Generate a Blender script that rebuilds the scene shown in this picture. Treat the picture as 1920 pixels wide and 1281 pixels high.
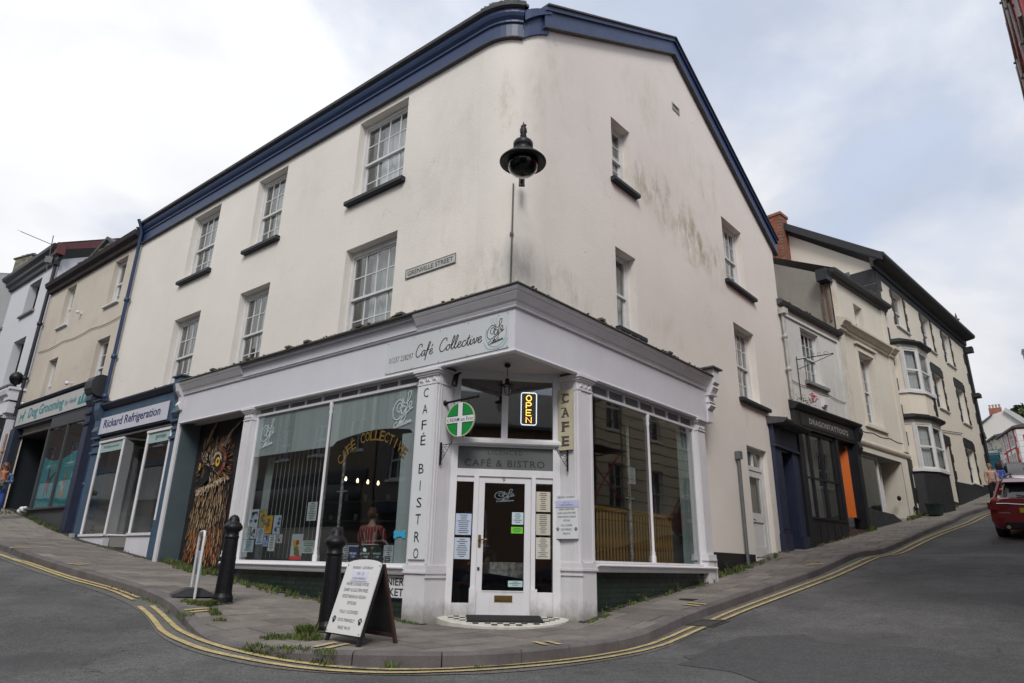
import bpy, bmesh, math, random
from mathutils import Matrix, Vector, noise
random.seed(7)
SC=bpy.context.scene; COL=SC.collection
for o in list(bpy.data.objects): bpy.data.objects.remove(o)
R_=math.radians
# ------------------------------------------------------------------ camera, sky, sun, exposure
EYE=0.75
cd=bpy.data.cameras.new('camera'); cam=bpy.data.objects.new('camera',cd); COL.objects.link(cam)
cd.sensor_width=36; cd.lens=23.096; cd.clip_start=.05; cd.clip_end=3000
_p,_r=R_(18.79),R_(1.254)
_f=Vector((0,math.cos(_p),math.sin(_p))); _u=Vector((0,-math.sin(_p),math.cos(_p))); _x=Vector((1,0,0))
_rx=_x*math.cos(_r)+_u*math.sin(_r); _ux=-_x*math.sin(_r)+_u*math.cos(_r)
cam.matrix_world=Matrix((( _rx.x,_ux.x,-_f.x,0),(_rx.y,_ux.y,-_f.y,0),(_rx.z,_ux.z,-_f.z,EYE),(0,0,0,1)))
SC.camera=cam
SUN_EL,SUN_AZ=44,182      # azimuth the light comes from, degrees clockwise from +Y
w=bpy.data.worlds.new('World'); SC.world=w; w.use_nodes=True
nt=w.node_tree; nt.nodes.clear(); N=nt.nodes.new; K=nt.links.new
out=N('ShaderNodeOutputWorld'); mx=N('ShaderNodeMixShader'); b1=N('ShaderNodeBackground'); b2=N('ShaderNodeBackground')
sky=N('ShaderNodeTexSky'); sky.sky_type='NISHITA'; sky.sun_disc=False; sky.sun_elevation=R_(SUN_EL); sky.sun_rotation=R_(SUN_AZ)
K(sky.outputs[0],b1.inputs[0]); b1.inputs[1].default_value=.11
tc=N('ShaderNodeTexCoord'); mp=N('ShaderNodeMapping'); mp.inputs['Scale'].default_value=(1.0,1.0,1.7); mp.inputs['Location'].default_value=(7.7,1.1,8.9); K(tc.outputs['Generated'],mp.inputs[0])
n1=N('ShaderNodeTexNoise'); n1.inputs['Scale'].default_value=2.1; n1.inputs['Detail'].default_value=7; n1.inputs['Roughness'].default_value=.52; n1.inputs['Distortion'].default_value=.25; K(mp.outputs[0],n1.inputs[0])
n2=N('ShaderNodeTexNoise'); n2.inputs['Scale'].default_value=3.6; n2.inputs['Detail'].default_value=5; n2.inputs['Roughness'].default_value=.5; K(mp.outputs[0],n2.inputs[0])
nb=N('ShaderNodeSeparateXYZ'); K(tc.outputs['Generated'],nb.inputs[0]); nm=N('ShaderNodeMath'); nm.operation='MULTIPLY_ADD'; nm.inputs[1].default_value=-.07; K(nb.outputs[0],nm.inputs[0]); K(n1.outputs[0],nm.inputs[2])
cr=N('ShaderNodeValToRGB'); cr.color_ramp.elements[0].position=.31; cr.color_ramp.elements[0].color=(.56,.62,.74,1); cr.color_ramp.elements[1].position=.57; cr.color_ramp.elements[1].color=(.76,.77,.79,1)
e=cr.color_ramp.elements.new(.47); e.color=(.64,.66,.71,1)
K(nm.outputs[0],cr.inputs[0])
# overcast luminance rises gently towards the zenith (CIE overcast sky)
sx=N('ShaderNodeSeparateXYZ'); K(tc.outputs['Generated'],sx.inputs[0])
mr=N('ShaderNodeMapRange'); mr.inputs['From Min'].default_value=0; mr.inputs['From Max'].default_value=1; mr.inputs['To Min'].default_value=.80; mr.inputs['To Max'].default_value=1.10; K(sx.outputs[2],mr.inputs[0])
# brighter cloud towards the west (left), thinner towards the east
me=N('ShaderNodeMath'); me.operation='MULTIPLY_ADD'; me.inputs[1].default_value=-.03; K(sx.outputs[0],me.inputs[0]); K(mr.outputs[0],me.inputs[2])
vm=N('ShaderNodeMixRGB'); vm.blend_type='MULTIPLY'; vm.inputs[0].default_value=1; K(cr.outputs[0],vm.inputs[1]); K(me.outputs[0],vm.inputs[2])
vs=N('ShaderNodeMapRange'); vs.inputs['From Min'].default_value=.3; vs.inputs['From Max'].default_value=.7; vs.inputs['To Min'].default_value=.90; vs.inputs['To Max'].default_value=1.08; K(n2.outputs[0],vs.inputs[0])
K(vm.outputs[0],b2.inputs[0]); K(vs.outputs[0],b2.inputs[1])
c2=N('ShaderNodeMapRange'); c2.inputs['From Min'].default_value=.36; c2.inputs['From Max'].default_value=.5; c2.inputs['To Min'].default_value=.72; c2.inputs['To Max'].default_value=1; K(nm.outputs[0],c2.inputs[0])
K(c2.outputs[0],mx.inputs[0]); K(b1.outputs[0],mx.inputs[1]); K(b2.outputs[0],mx.inputs[2]); K(mx.outputs[0],out.inputs[0])
sl=bpy.data.lights.new('sun','SUN'); sl.energy=1.5; sl.angle=R_(20); sl.color=(1,.96,.91)
so=bpy.data.objects.new('sun',sl); COL.objects.link(so)
_a=R_(SUN_AZ); _e=R_(SUN_EL)
so.rotation_euler=Vector((math.sin(_a)*math.cos(_e),math.cos(_a)*math.cos(_e),math.sin(_e))).to_track_quat('Z','Y').to_euler()
SC.view_settings.view_transform='Standard'; SC.view_settings.look='None'; SC.view_settings.exposure=.42; SC.view_settings.gamma=1
SC.view_settings.use_curve_mapping=False

# ------------------------------------------------------------------ ground height
_SA=[(-14,-.5),(-6,-.02),(-3.9,.03),(-2.5,.0),(-1,-.045),(0,-.04),(1.8,-.005),(6.28,.40),(10.2,.75),(14.5,1.20),(19,1.95),(30,3.2),(60,6)]
_SB=[(-14,-.8),(-7,-.30),(-2.8,-.10),(-2.1,-.055),(0,-.055),(1.25,-.02),(1.9,.10),(2.3,.16),(5.83,.56),(8.15,.85),(10.46,1.26),(12.1,1.35),(16,1.98),(19.7,2.53),(21,2.78),(27,3.57),(33.5,4.70),(45,6.6),(68,10.7),(110,15)]
def _it(T,v):
    if v<=T[0][0]: return T[0][1]
    for (a,b),(c,d) in zip(T,T[1:]):
        if v<=c: return b+(d-b)*(v-a)/(c-a)
    return T[-1][1]
def _sm(T,v): return (_it(T,v-.5)+_it(T,v)*2+_it(T,v+.5))/4
CX,CY=.0409,8.9999
DL=(math.cos(R_(141.95)),math.sin(R_(141.95))); DR=(math.cos(R_(47.89)),math.sin(R_(47.89)))
DET=DL[0]*DR[1]-DR[0]*DL[1]
def ab(x,y):
    x-=CX;y-=CY
    return (x*DR[1]-y*DR[0])/DET,(DL[0]*y-DL[1]*x)/DET
def fromab(a,b): return CX+a*DL[0]+b*DR[0],CY+a*DL[1]+b*DR[1]
def G(x,y):
    a,b=ab(x,y); return _sm(_SA,a)+_sm(_SB,b)-min(1.3,.013*max(0,-1-a)*max(0,1-b))
def RD(x,y): return G(x,y)-.14+.11*math.exp(-((x+3.1)**2+(y-7.9)**2)/1.6)

# ------------------------------------------------------------------ frames, mesh builder, objects
class Fr:
    def __init__(s,M): s.M=M
    def P(s,x,y,z=0): return s.M@Vector((x,y,z))
    def at(s,x,y,z,rz=0,rx=0,ry=0): return Fr(s.M@Matrix.Translation((x,y,z))@Matrix.Rotation(rz,4,'Z')@Matrix.Rotation(ry,4,'Y')@Matrix.Rotation(rx,4,'X'))
def frame(x,y,deg,z=0): return Fr(Matrix.Translation((x,y,z))@Matrix.Rotation(R_(deg),4,'Z'))
Wd=frame(0,0,0)
FL=frame(CX,CY,-38.05)            # Grenville Street front: x runs left(-) from the corner, y into the building
FR=frame(CX,CY,47.89)             # side street front: x runs uphill(+) from the corner
FD=frame(-.8366,10.2605,5.48)     # entrance plane
_q=FR.P(12.25,.35); FN=frame(7.98,18.303,41.2)
FQ=frame(14.493,24.006,43.3)
class MB:
    def __init__(s): s.v=[];s.f=[];s.m=[];s.sm=[]
    def add(s,vs,fs,mi=0,smooth=False):
        k=len(s.v); s.v.extend([Vector(v) for v in vs])
        for f in fs: s.f.append([k+i for i in f]); s.m.append(mi); s.sm.append(smooth)
        return s
    def box(s,fr,x0,x1,y0,y1,z0,z1,mi=0):
        vs=[fr.P(x,y,z) for z in (z0,z1) for y in (y0,y1) for x in (x0,x1)]
        return s.add(vs,[(0,2,3,1),(4,5,7,6),(0,1,5,4),(2,6,7,3),(0,4,6,2),(1,3,7,5)],mi)
    def bbox(s,fr,x0,x1,y0,y1,z0,z1,b=.01,mi=0):   # box with chamfered front-facing edges (octagonal section along the longest axis)
        dx,dy,dz=x1-x0,y1-y0,z1-z0; b=min(b,dx/3,dy/3,dz/3)
        if dx>=dy and dx>=dz: ax=0
        elif dz>=dy: ax=2
        else: ax=1
        def oc(a0,a1,c0,c1): return [(a0+b,c0),(a1-b,c0),(a1,c0+b),(a1,c1-b),(a1-b,c1),(a0+b,c1),(a0,c1-b),(a0,c0+b)]
        if ax==0: P=oc(y0,y1,z0,z1); A=[fr.P(x0,*p) for p in P]; B=[fr.P(x1,*p) for p in P]
        elif ax==2: P=oc(x0,x1,y0,y1); A=[fr.P(p[0],p[1],z0) for p in P]; B=[fr.P(p[0],p[1],z1) for p in P]
        else: P=oc(x0,x1,z0,z1); A=[fr.P(p[0],y0,p[1]) for p in P]; B=[fr.P(p[0],y1,p[1]) for p in P]
        fs=[(i,(i+1)%8,8+(i+1)%8,8+i) for i in range(8)]+[tuple(range(7,-1,-1)),tuple(range(8,16))]
        return s.add(A+B,fs,mi)
    def poly(s,pts,mi=0): return s.add(pts,[tuple(range(len(pts)))],mi)
    def quad(s,fr,x0,x1,z0,z1,y,mi=0): return s.poly([fr.P(x0,y,z0),fr.P(x1,y,z0),fr.P(x1,y,z1),fr.P(x0,y,z1)],mi)
    def prism(s,fr,pts,y0,y1,mi=0):                 # polygon in x,z extruded in y
        n=len(pts); A=[fr.P(p[0],y0,p[1]) for p in pts]; B=[fr.P(p[0],y1,p[1]) for p in pts]
        return s.add(A+B,[tuple(range(n)),tuple(range(2*n-1,n-1,-1))]+[(i,n+i,n+(i+1)%n,(i+1)%n) for i in range(n)],mi)
    def slab(s,fr,pts,z0,z1,mi=0):                  # polygon in x,y extruded in z
        n=len(pts); A=[fr.P(p[0],p[1],z0) for p in pts]; B=[fr.P(p[0],p[1],z1) for p in pts]
        return s.add(A+B,[tuple(range(n-1,-1,-1)),tuple(range(n,2*n))]+[(i,(i+1)%n,n+(i+1)%n,n+i) for i in range(n)],mi)
    def prof(s,fr,pts,x0,x1,mi=0,smooth=False):     # profile in y,z extruded in x
        n=len(pts); A=[fr.P(x0,p[0],p[1]) for p in pts]; B=[fr.P(x1,p[0],p[1]) for p in pts]
        s.add(A+B,[(i,(i+1)%n,n+(i+1)%n,n+i) for i in range(n)],mi,smooth)
        return s.add(A+B,[tuple(range(n)),tuple(range(2*n-1,n-1,-1))],mi)
    def sweep(s,path,prof,mi=0,closed=False):       # profile (outward,z) swept along a world XY polyline, outward = right of travel
        n=len(path); m=len(prof); vs=[]
        for i,(x,y) in enumerate(path):
            d=[]
            if i>0: d.append(Vector((x-path[i-1][0],y-path[i-1][1])).normalized())
            if i<n-1: d.append(Vector((path[i+1][0]-x,path[i+1][1]-y)).normalized())
            t=sum(d,Vector((0,0))).normalized(); nn=Vector((t.y,-t.x)); k=1/max(.3,t.dot(d[0]))
            for o,z in prof: vs.append((x+nn.x*o*k,y+nn.y*o*k,z(i) if callable(z) else z))
        fs=[(i*m+j,i*m+(j+1)%m,(i+1)*m+(j+1)%m,(i+1)*m+j) for i in range(n-1) for j in range(m)]
        fs+= [tuple(range(m)),tuple(range(n*m-1,(n-1)*m-1,-1))]
        return s.add(vs,fs,mi)
    def tube(s,pts,r,n=8,mi=0,caps=True,smooth=True):
        pts=[Vector(p) for p in pts]; k=len(pts); vs=[]; prev=None
        for i,p in enumerate(pts):
            t=((pts[min(i+1,k-1)]-p).normalized()+(p-pts[max(i-1,0)]).normalized()).normalized()
            if prev is None:
                u=t.cross(Vector((0,0,1)));
                if u.length<.1: u=t.cross(Vector((0,1,0)))
            else: u=prev-t*prev.dot(t)
            u.normalize(); prev=u; v=t.cross(u); rr=r[i] if isinstance(r,(list,tuple)) else r
            for j in range(n): a=2*math.pi*j/n; vs.append(p+u*rr*math.cos(a)+v*rr*math.sin(a))
        s.add(vs,[(i*n+j,(i+1)*n+j,(i+1)*n+(j+1)%n,i*n+(j+1)%n) for i in range(k-1) for j in range(n)],mi,smooth)
        if caps: s.add(vs[:n],[tuple(range(n))],mi); s.add(vs[-n:],[tuple(range(n-1,-1,-1))],mi)
        return s
    def lathe(s,fr,c,prof,n=16,mi=0,smooth=True,axis='z',caps=True):
        vs=[]
        for r,h in prof:
            for j in range(n):
                a=2*math.pi*j/n; A,B=r*math.cos(a),r*math.sin(a)
                vs.append(fr.P(c[0]+A,c[1]+B,c[2]+h) if axis=='z' else (fr.P(c[0]+A,c[1]+h,c[2]+B) if axis=='y' else fr.P(c[0]+h,c[1]+A,c[2]+B)))
        m=len(prof)
        s.add(vs,[(i*n+j,i*n+(j+1)%n,(i+1)*n+(j+1)%n,(i+1)*n+j) for i in range(m-1) for j in range(n)],mi,smooth)
        if caps and prof[0][0]>1e-4: s.add(vs[:n],[tuple(range(n-1,-1,-1))],mi)
        if caps and prof[-1][0]>1e-4: s.add(vs[-n:],[tuple(range(n))],mi)
        return s
    def ball(s,fr,c,r,n=10,mi=0,sz=1):
        m=max(5,n//2+1); return s.lathe(fr,c,[(max(1e-5,r*math.sin(math.pi*i/m)),-r*sz*math.cos(math.pi*i/m)) for i in range(m+1)],n,mi)
    def ribbon(s,fr,pts,wd,y,mi=0):                 # flat stroke in x,z
        k=len(pts); vs=[]
        for i in range(k):
            a=pts[max(0,i-1)];b=pts[min(k-1,i+1)]; dx,dz=b[0]-a[0],b[1]-a[1]; l=math.hypot(dx,dz) or 1
            ww=wd*(.75+.35*abs(dz/l)); nx,nz=-dz/l*ww/2,dx/l*ww/2
            vs+= [fr.P(pts[i][0]+nx,y,pts[i][1]+nz),fr.P(pts[i][0]-nx,y,pts[i][1]-nz)]
        return s.add(vs,[(2*i,2*i+1,2*i+3,2*i+2) for i in range(k-1)],mi)
    def text(s,fr,st,x0,x1,z0,z1,y,ext=.0,off=0,mi=0,shear=0,fit=True,spacing=1,capfit=None):
        cu=bpy.data.curves.new('t','FONT'); cu.body=st; cu.size=1; cu.resolution_u=2; cu.offset=off; cu.shear=shear; cu.space_character=spacing
        ob=bpy.data.objects.new('t',cu); me=ob.to_mesh(); V=[v.co.copy() for v in me.vertices]; F=[tuple(p.vertices) for p in me.polygons]; ob.to_mesh_clear(); bpy.data.objects.remove(ob); bpy.data.curves.remove(cu)
        if not V: return s
        a0,a1=min(v.x for v in V),max(v.x for v in V); b0,b1=min(v.y for v in V),max(v.y for v in V)
        if capfit: b0,b1=0,capfit
        def T(v): return fr.P(x0+(v.x-a0)/(a1-a0)*(x1-x0),y,z0+(v.y-b0)/(b1-b0)*(z1-z0))
        vs=[T(v) for v in V]; s.add(vs,F,mi)
        return s
def catmull(p,n=6):
    o=[]
    for i in range(len(p)-1):
        a=p[max(0,i-1)];b=p[i];c=p[i+1];d=p[min(len(p)-1,i+2)]
        for k in range(n):
            t=k/n; o.append(tuple(.5*((2*b[j])+(-a[j]+c[j])*t+(2*a[j]-5*b[j]+4*c[j]-d[j])*t*t+(-a[j]+3*b[j]-3*c[j]+d[j])*t**3) for j in range(len(b))))
    o.append(tuple(p[-1])); return o
MW={}
def _setM(o,M,parent):
    MW[o.name]=M
    if parent is not None: o.parent=parent; o.matrix_parent_inverse=Matrix.Identity(4); o.matrix_basis=MW[parent.name].inverted()@M
    else: o.matrix_basis=M
def tag(o,label=None,cat=None,group=None,kind=None):
    if label: o['label']=label
    if cat: o['category']=cat
    if group: o['group']=group
    if kind: o['kind']=kind
    return o
def thing(name,label,cat,fr,loc=(0,0,0),group=None):
    o=bpy.data.objects.new(name,None); o.empty_display_size=.2; COL.objects.link(o); _setM(o,fr.M@Matrix.Translation(loc),None); return tag(o,label,cat,group)
def part(name,mb,mat,parent=None,fr=None,loc=None,label=None,kind=None):
    if fr is not None: M=fr.M@Matrix.Translation(loc or (0,0,0))
    elif parent is not None: M=MW[parent.name]
    else: M=Matrix.Identity(4)
    I=M.inverted(); me=bpy.data.meshes.new(name); me.from_pydata([tuple(I@v) for v in mb.v],[],mb.f)
    for m in (mat if isinstance(mat,(list,tuple)) else [mat]): me.materials.append(m)
    me.polygons.foreach_set('material_index',mb.m); me.polygons.foreach_set('use_smooth',mb.sm); me.update()
    o=bpy.data.objects.new(name,me); COL.objects.link(o); _setM(o,M,parent); return tag(o,label,None,None,kind)
def solo(name,mb,mat,label,cat,fr,loc=(0,0,0),group=None,kind=None):
    o=part(name,mb,mat,None,fr,loc); return tag(o,label,cat,group,kind)
def place(src,name,M,parent,scale=None):            # copy of a mesh object sharing its data
    o=bpy.data.objects.new(name,src.data if hasattr(src,'data') else src); COL.objects.link(o); _setM(o,M,parent); return o

# ------------------------------------------------------------------ materials
def srgb(*c): return tuple(((v/255)/12.92 if v/255<=.04045 else ((v/255+.055)/1.055)**2.4) for v in c)
MATS={}
def mat(name,col,rough=.6,var=.08,scale=3,bump=0,bscale=40,metal=0,spec=.5,emit=None,stretch=(1,1,1),grime=0,coat=0):
    if name in MATS: return MATS[name]
    m=bpy.data.materials.new(name); m.use_nodes=True; nt=m.node_tree; b=nt.nodes['Principled BSDF']; N=nt.nodes.new; K=nt.links.new
    b.inputs['Roughness'].default_value=rough; b.inputs['Metallic'].default_value=metal; b.inputs['Specular IOR Level'].default_value=spec
    if coat: b.inputs['Coat Weight'].default_value=coat; b.inputs['Coat Roughness'].default_value=.05
    tc=N('ShaderNodeTexCoord'); mp=N('ShaderNodeMapping'); mp.inputs['Scale'].default_value=stretch; K(tc.outputs['Object'],mp.inputs[0])
    n=N('ShaderNodeTexNoise'); n.inputs['Scale'].default_value=scale; n.inputs['Detail'].default_value=6; n.inputs['Roughness'].default_value=.6; K(mp.outputs[0],n.inputs[0])
    r=N('ShaderNodeMapRange'); r.inputs['From Min'].default_value=.3; r.inputs['From Max'].default_value=.7; r.inputs['To Min'].default_value=1-var; r.inputs['To Max'].default_value=1+var; K(n.outputs[0],r.inputs[0])
    mxn=N('ShaderNodeMixRGB'); mxn.blend_type='MULTIPLY'; mxn.inputs[0].default_value=1; mxn.inputs[1].default_value=(*col,1); K(r.outputs[0],mxn.inputs[2])
    last=mxn.outputs[0]
    if grime:
        g=N('ShaderNodeTexNoise'); g.inputs['Scale'].default_value=1.3; g.inputs['Detail'].default_value=8; g.inputs['Roughness'].default_value=.7
        gm=N('ShaderNodeMapping'); gm.inputs['Scale'].default_value=(3,3,.5); K(tc.outputs['Object'],gm.inputs[0]); K(gm.outputs[0],g.inputs[0])
        gr=N('ShaderNodeMapRange'); gr.inputs['From Min'].default_value=.52; gr.inputs['From Max'].default_value=.75; gr.inputs['To Min'].default_value=0; gr.inputs['To Max'].default_value=grime; K(g.outputs[0],gr.inputs[0])
        g2=N('ShaderNodeMixRGB'); g2.inputs[2].default_value=(col[0]*.42,col[1]*.40,col[2]*.34,1); K(gr.outputs[0],g2.inputs[0]); K(last,g2.inputs[1]); last=g2.outputs[0]
    K(last,b.inputs['Base Color'])
    if emit: b.inputs['Emission Color'].default_value=(*emit[0],1); b.inputs['Emission Strength'].default_value=emit[1]
    if bump:
        bn=N('ShaderNodeTexNoise'); bn.inputs['Scale'].default_value=bscale; bn.inputs['Detail'].default_value=4; K(tc.outputs['Object'],bn.inputs[0])
        bp=N('ShaderNodeBump'); bp.inputs['Strength'].default_value=bump; bp.inputs['Distance'].default_value=.02; K(bn.outputs[0],bp.inputs['Height']); K(bp.outputs[0],b.inputs['Normal'])
    MATS[name]=m; return m
def plaster(name,col,stains=(),streak=.10,crack=.5,patch=.06,bump=.25):
    """painted render: mottling, rain streaks, hairline cracks and damp stains (x,z,rx,rz,strength,colour) in the wall's own metres"""
    m=bpy.data.materials.new(name); m.use_nodes=True; nt=m.node_tree; b=nt.nodes['Principled BSDF']; N=nt.nodes.new; K=nt.links.new
    b.inputs['Roughness'].default_value=.85; b.inputs['Specular IOR Level'].default_value=.25
    tc=N('ShaderNodeTexCoord'); O=tc.outputs['Object']
    def noise(sc,det,ro,st=(1,1,1),loc=(0,0,0)):
        mp=N('ShaderNodeMapping'); mp.inputs['Scale'].default_value=st; mp.inputs['Location'].default_value=loc; K(O,mp.inputs[0])
        n=N('ShaderNodeTexNoise'); n.inputs['Scale'].default_value=sc; n.inputs['Detail'].default_value=det; n.inputs['Roughness'].default_value=ro; K(mp.outputs[0],n.inputs[0]); return n.outputs[0]
    def mr(i,a,b_,c,d):
        r=N('ShaderNodeMapRange'); r.inputs['From Min'].default_value=a; r.inputs['From Max'].default_value=b_; r.inputs['To Min'].default_value=c; r.inputs['To Max'].default_value=d; K(i,r.inputs[0]); return r.outputs[0]
    def mth(op,a,c):
        q=N('ShaderNodeMath'); q.operation=op
        for k,v in enumerate((a,c)):
            if isinstance(v,(int,float)): q.inputs[k].default_value=v
            else: K(v,q.inputs[k])
        return q.outputs[0]
    def mixc(f,a,c,bl='MIX'):
        q=N('ShaderNodeMixRGB'); q.blend_type=bl
        if isinstance(f,(int,float)): q.inputs[0].default_value=f
        else: K(f,q.inputs[0])
        for k,v in ((1,a),(2,c)):
            if isinstance(v,tuple): q.inputs[k].default_value=(*v,1)
            else: K(v,q.inputs[k])
        return q.outputs[0]
    c=mixc(mr(noise(.35,5,.6),.35,.65,0,1),tuple(v*(1-patch) for v in col),tuple(v*(1+patch*.6) for v in col))
    c=mixc(mr(noise(6,6,.7),.3,.7,0,.12),c,tuple(v*.8 for v in col))
    st=mr(noise(1.0,7,.72,(4.5,4.5,.42)),.53,.78,0,1)
    st=mth('MULTIPLY',st,mr(noise(.55,3,.5,(1,1,1),(5,2,8)),.45,.62,.1,1)); c=mixc(mth('MULTIPLY',st,streak*1.6),c,(col[0]*.50,col[1]*.48,col[2]*.40))
    sx=N('ShaderNodeSeparateXYZ'); K(O,sx.inputs[0]); X,Z=sx.outputs[0],sx.outputs[2]
    fine=mth('MULTIPLY',mr(noise(1.6,8,.72,(3.4,3.4,1.1),(3,1,2)),.40,.72,0,1),mr(noise(1.8,5,.65,(1,1,.7),(7,7,7)),.40,.60,.15,1))
    for (x,z,rx,rz,s_,sc) in stains:
        dx=mth('POWER',mth('ABSOLUTE',mth('DIVIDE',mth('SUBTRACT',X,x),rx),0),2); dz=mth('POWER',mth('ABSOLUTE',mth('DIVIDE',mth('SUBTRACT',Z,z),rz),0),2)
        g=mr(mth('ADD',dx,dz),0,1,1,0)
        c=mixc(mth('MULTIPLY',mth('MULTIPLY',g,fine),s_),c,sc)
    if crack:
        mp=N('ShaderNodeMapping'); mp.inputs['Scale'].default_value=(1,1,.8); K(O,mp.inputs[0])
        v=N('ShaderNodeTexNoise'); v.inputs['Scale'].default_value=.7; v.inputs['Detail'].default_value=5; v.inputs['Roughness'].default_value=.55; K(mp.outputs[0],v.inputs[0])
        cr=mr(mth('ABSOLUTE',mth('SUBTRACT',v.outputs[0],.5),0),0,.0022,1,0)
        cr=mth('MULTIPLY',cr,mr(noise(.5,2,.5,(1,1,1),(9,9,9)),.52,.6,0,crack))
        c=mixc(cr,c,(col[0]*.5,col[1]*.48,col[2]*.45))
    # small fixings and chips scattered over the wall
    vo=N('ShaderNodeTexVoronoi'); vo.inputs['Scale'].default_value=1.15; vo.feature='F1'; K(O,vo.inputs[0])
    sp=mr(vo.outputs['Distance'],.018,.026,.75,0); c=mixc(sp,c,(col[0]*.35,col[1]*.33,col[2]*.3))
    K(c,b.inputs['Base Color'])
    bp=N('ShaderNodeBump'); bp.inputs['Strength'].default_value=bump; bp.inputs['Distance'].default_value=.02
    K(mth('ADD',noise(28,5,.6),mth('MULTIPLY',noise(1.2,3,.5),1.5)),bp.inputs['Height']); K(bp.outputs[0],b.inputs['Normal'])
    return m
def glass(name,tint=(.75,.8,.8),refl=1.0,rough=.015,base=.04):
    m=bpy.data.materials.new(name); m.use_nodes=True; nt=m.node_tree; nt.nodes.clear(); N=nt.nodes.new; K=nt.links.new
    o=N('ShaderNodeOutputMaterial'); mx=N('ShaderNodeMixShader'); t=N('ShaderNodeBsdfTransparent'); g=N('ShaderNodeBsdfGlossy'); lw=N('ShaderNodeLayerWeight'); lw.inputs[0].default_value=.5; pw=N('ShaderNodeMath'); pw.operation='POWER'; pw.inputs[1].default_value=4.2; K(lw.outputs['Facing'],pw.inputs[0]); t.inputs[0].default_value=(*tint,1); g.inputs[0].default_value=(1,1,1,1); g.inputs['Roughness'].default_value=rough
    a=N('ShaderNodeMath'); a.operation='MULTIPLY_ADD'; a.inputs[1].default_value=refl; a.inputs[2].default_value=base; a.use_clamp=True; K(pw.outputs[0],a.inputs[0])
    tc=N('ShaderNodeTexCoord'); n=N('ShaderNodeTexNoise'); n.inputs['Scale'].default_value=1.1; n.inputs['Detail'].default_value=1; K(tc.outputs['Object'],n.inputs[0])
    bp=N('ShaderNodeBump'); bp.inputs['Strength'].default_value=.12; bp.inputs['Distance'].default_value=.02; K(n.outputs[0],bp.inputs['Height']); K(bp.outputs[0],g.inputs['Normal'])
    K(a.outputs[0],mx.inputs[0]); K(t.outputs[0],mx.inputs[1]); K(g.outputs[0],mx.inputs[2]); K(mx.outputs[0],o.inputs[0]); return m
def tint_mat(name,ramp,rough=.7,scale=1.0,obj_random=True):
    """base colour picked per object from a ramp (for slabs, kerbs, bricks) with grain"""
    m=bpy.data.materials.new(name); m.use_nodes=True; nt=m.node_tree; b=nt.nodes['Principled BSDF']; N=nt.nodes.new; K=nt.links.new
    b.inputs['Roughness'].default_value=rough; b.inputs['Specular IOR Level'].default_value=.3
    oi=N('ShaderNodeObjectInfo'); r=N('ShaderNodeValToRGB'); r.color_ramp.elements[0].color=(*ramp[0],1); r.color_ramp.elements[1].color=(*ramp[-1],1)
    for i,c in enumerate(ramp[1:-1]): e=r.color_ramp.elements.new((i+1)/(len(ramp)-1)); e.color=(*c,1)
    K(oi.outputs['Random'],r.inputs[0]); ge=N('ShaderNodeNewGeometry')
    n=N('ShaderNodeTexNoise'); n.inputs['Scale'].default_value=2.2; n.inputs['Detail'].default_value=8; n.inputs['Roughness'].default_value=.68; K(ge.outputs['Position'],n.inputs[0])
    q=N('ShaderNodeMapRange'); q.inputs['From Min'].default_value=.3; q.inputs['From Max'].default_value=.7; q.inputs['To Min'].default_value=.72; q.inputs['To Max'].default_value=1.22; K(n.outputs[0],q.inputs[0])
    n2=N('ShaderNodeTexNoise'); n2.inputs['Scale'].default_value=90; n2.inputs['Detail'].default_value=3; K(ge.outputs['Position'],n2.inputs[0])
    q2=N('ShaderNodeMapRange'); q2.inputs['From Min'].default_value=.3; q2.inputs['From Max'].default_value=.7; q2.inputs['To Min'].default_value=.86; q2.inputs['To Max'].default_value=1.14; K(n2.outputs[0],q2.inputs[0])
    a=N('ShaderNodeMixRGB'); a.blend_type='MULTIPLY'; a.inputs[0].default_value=1; K(r.outputs[0],a.inputs[1]); K(q.outputs[0],a.inputs[2])
    c=N('ShaderNodeMixRGB'); c.blend_type='MULTIPLY'; c.inputs[0].default_value=1; K(a.outputs[0],c.inputs[1]); K(q2.outputs[0],c.inputs[2])
    # dark spots of gum and lichen
    vo=N('ShaderNodeTexVoronoi'); vo.inputs['Scale'].default_value=5.5; K(ge.outputs['Position'],vo.inputs[0])
    s=N('ShaderNodeMapRange'); s.inputs['From Min'].default_value=.06; s.inputs['From Max'].default_value=.1; s.inputs['To Min'].default_value=.45; s.inputs['To Max'].default_value=0; K(vo.outputs['Distance'],s.inputs[0])
    d=N('ShaderNodeMixRGB'); d.inputs[2].default_value=(.04,.038,.035,1); K(s.outputs[0],d.inputs[0]); K(c.outputs[0],d.inputs[1]); K(d.outputs[0],b.inputs['Base Color'])
    bp=N('ShaderNodeBump'); bp.inputs['Strength'].default_value=.35; bp.inputs['Distance'].default_value=.01; K(n2.outputs[0],bp.inputs['Height']); K(bp.outputs[0],b.inputs['Normal'])
    return m
CREAM=(.79,.745,.685)
M_white=mat('white_paint',(.70,.69,.715),.45,.05,2,.08,30,grime=.25)
M_white2=mat('white_board',(.66,.66,.71),.4,.04,1.2,grime=.1)
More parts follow.
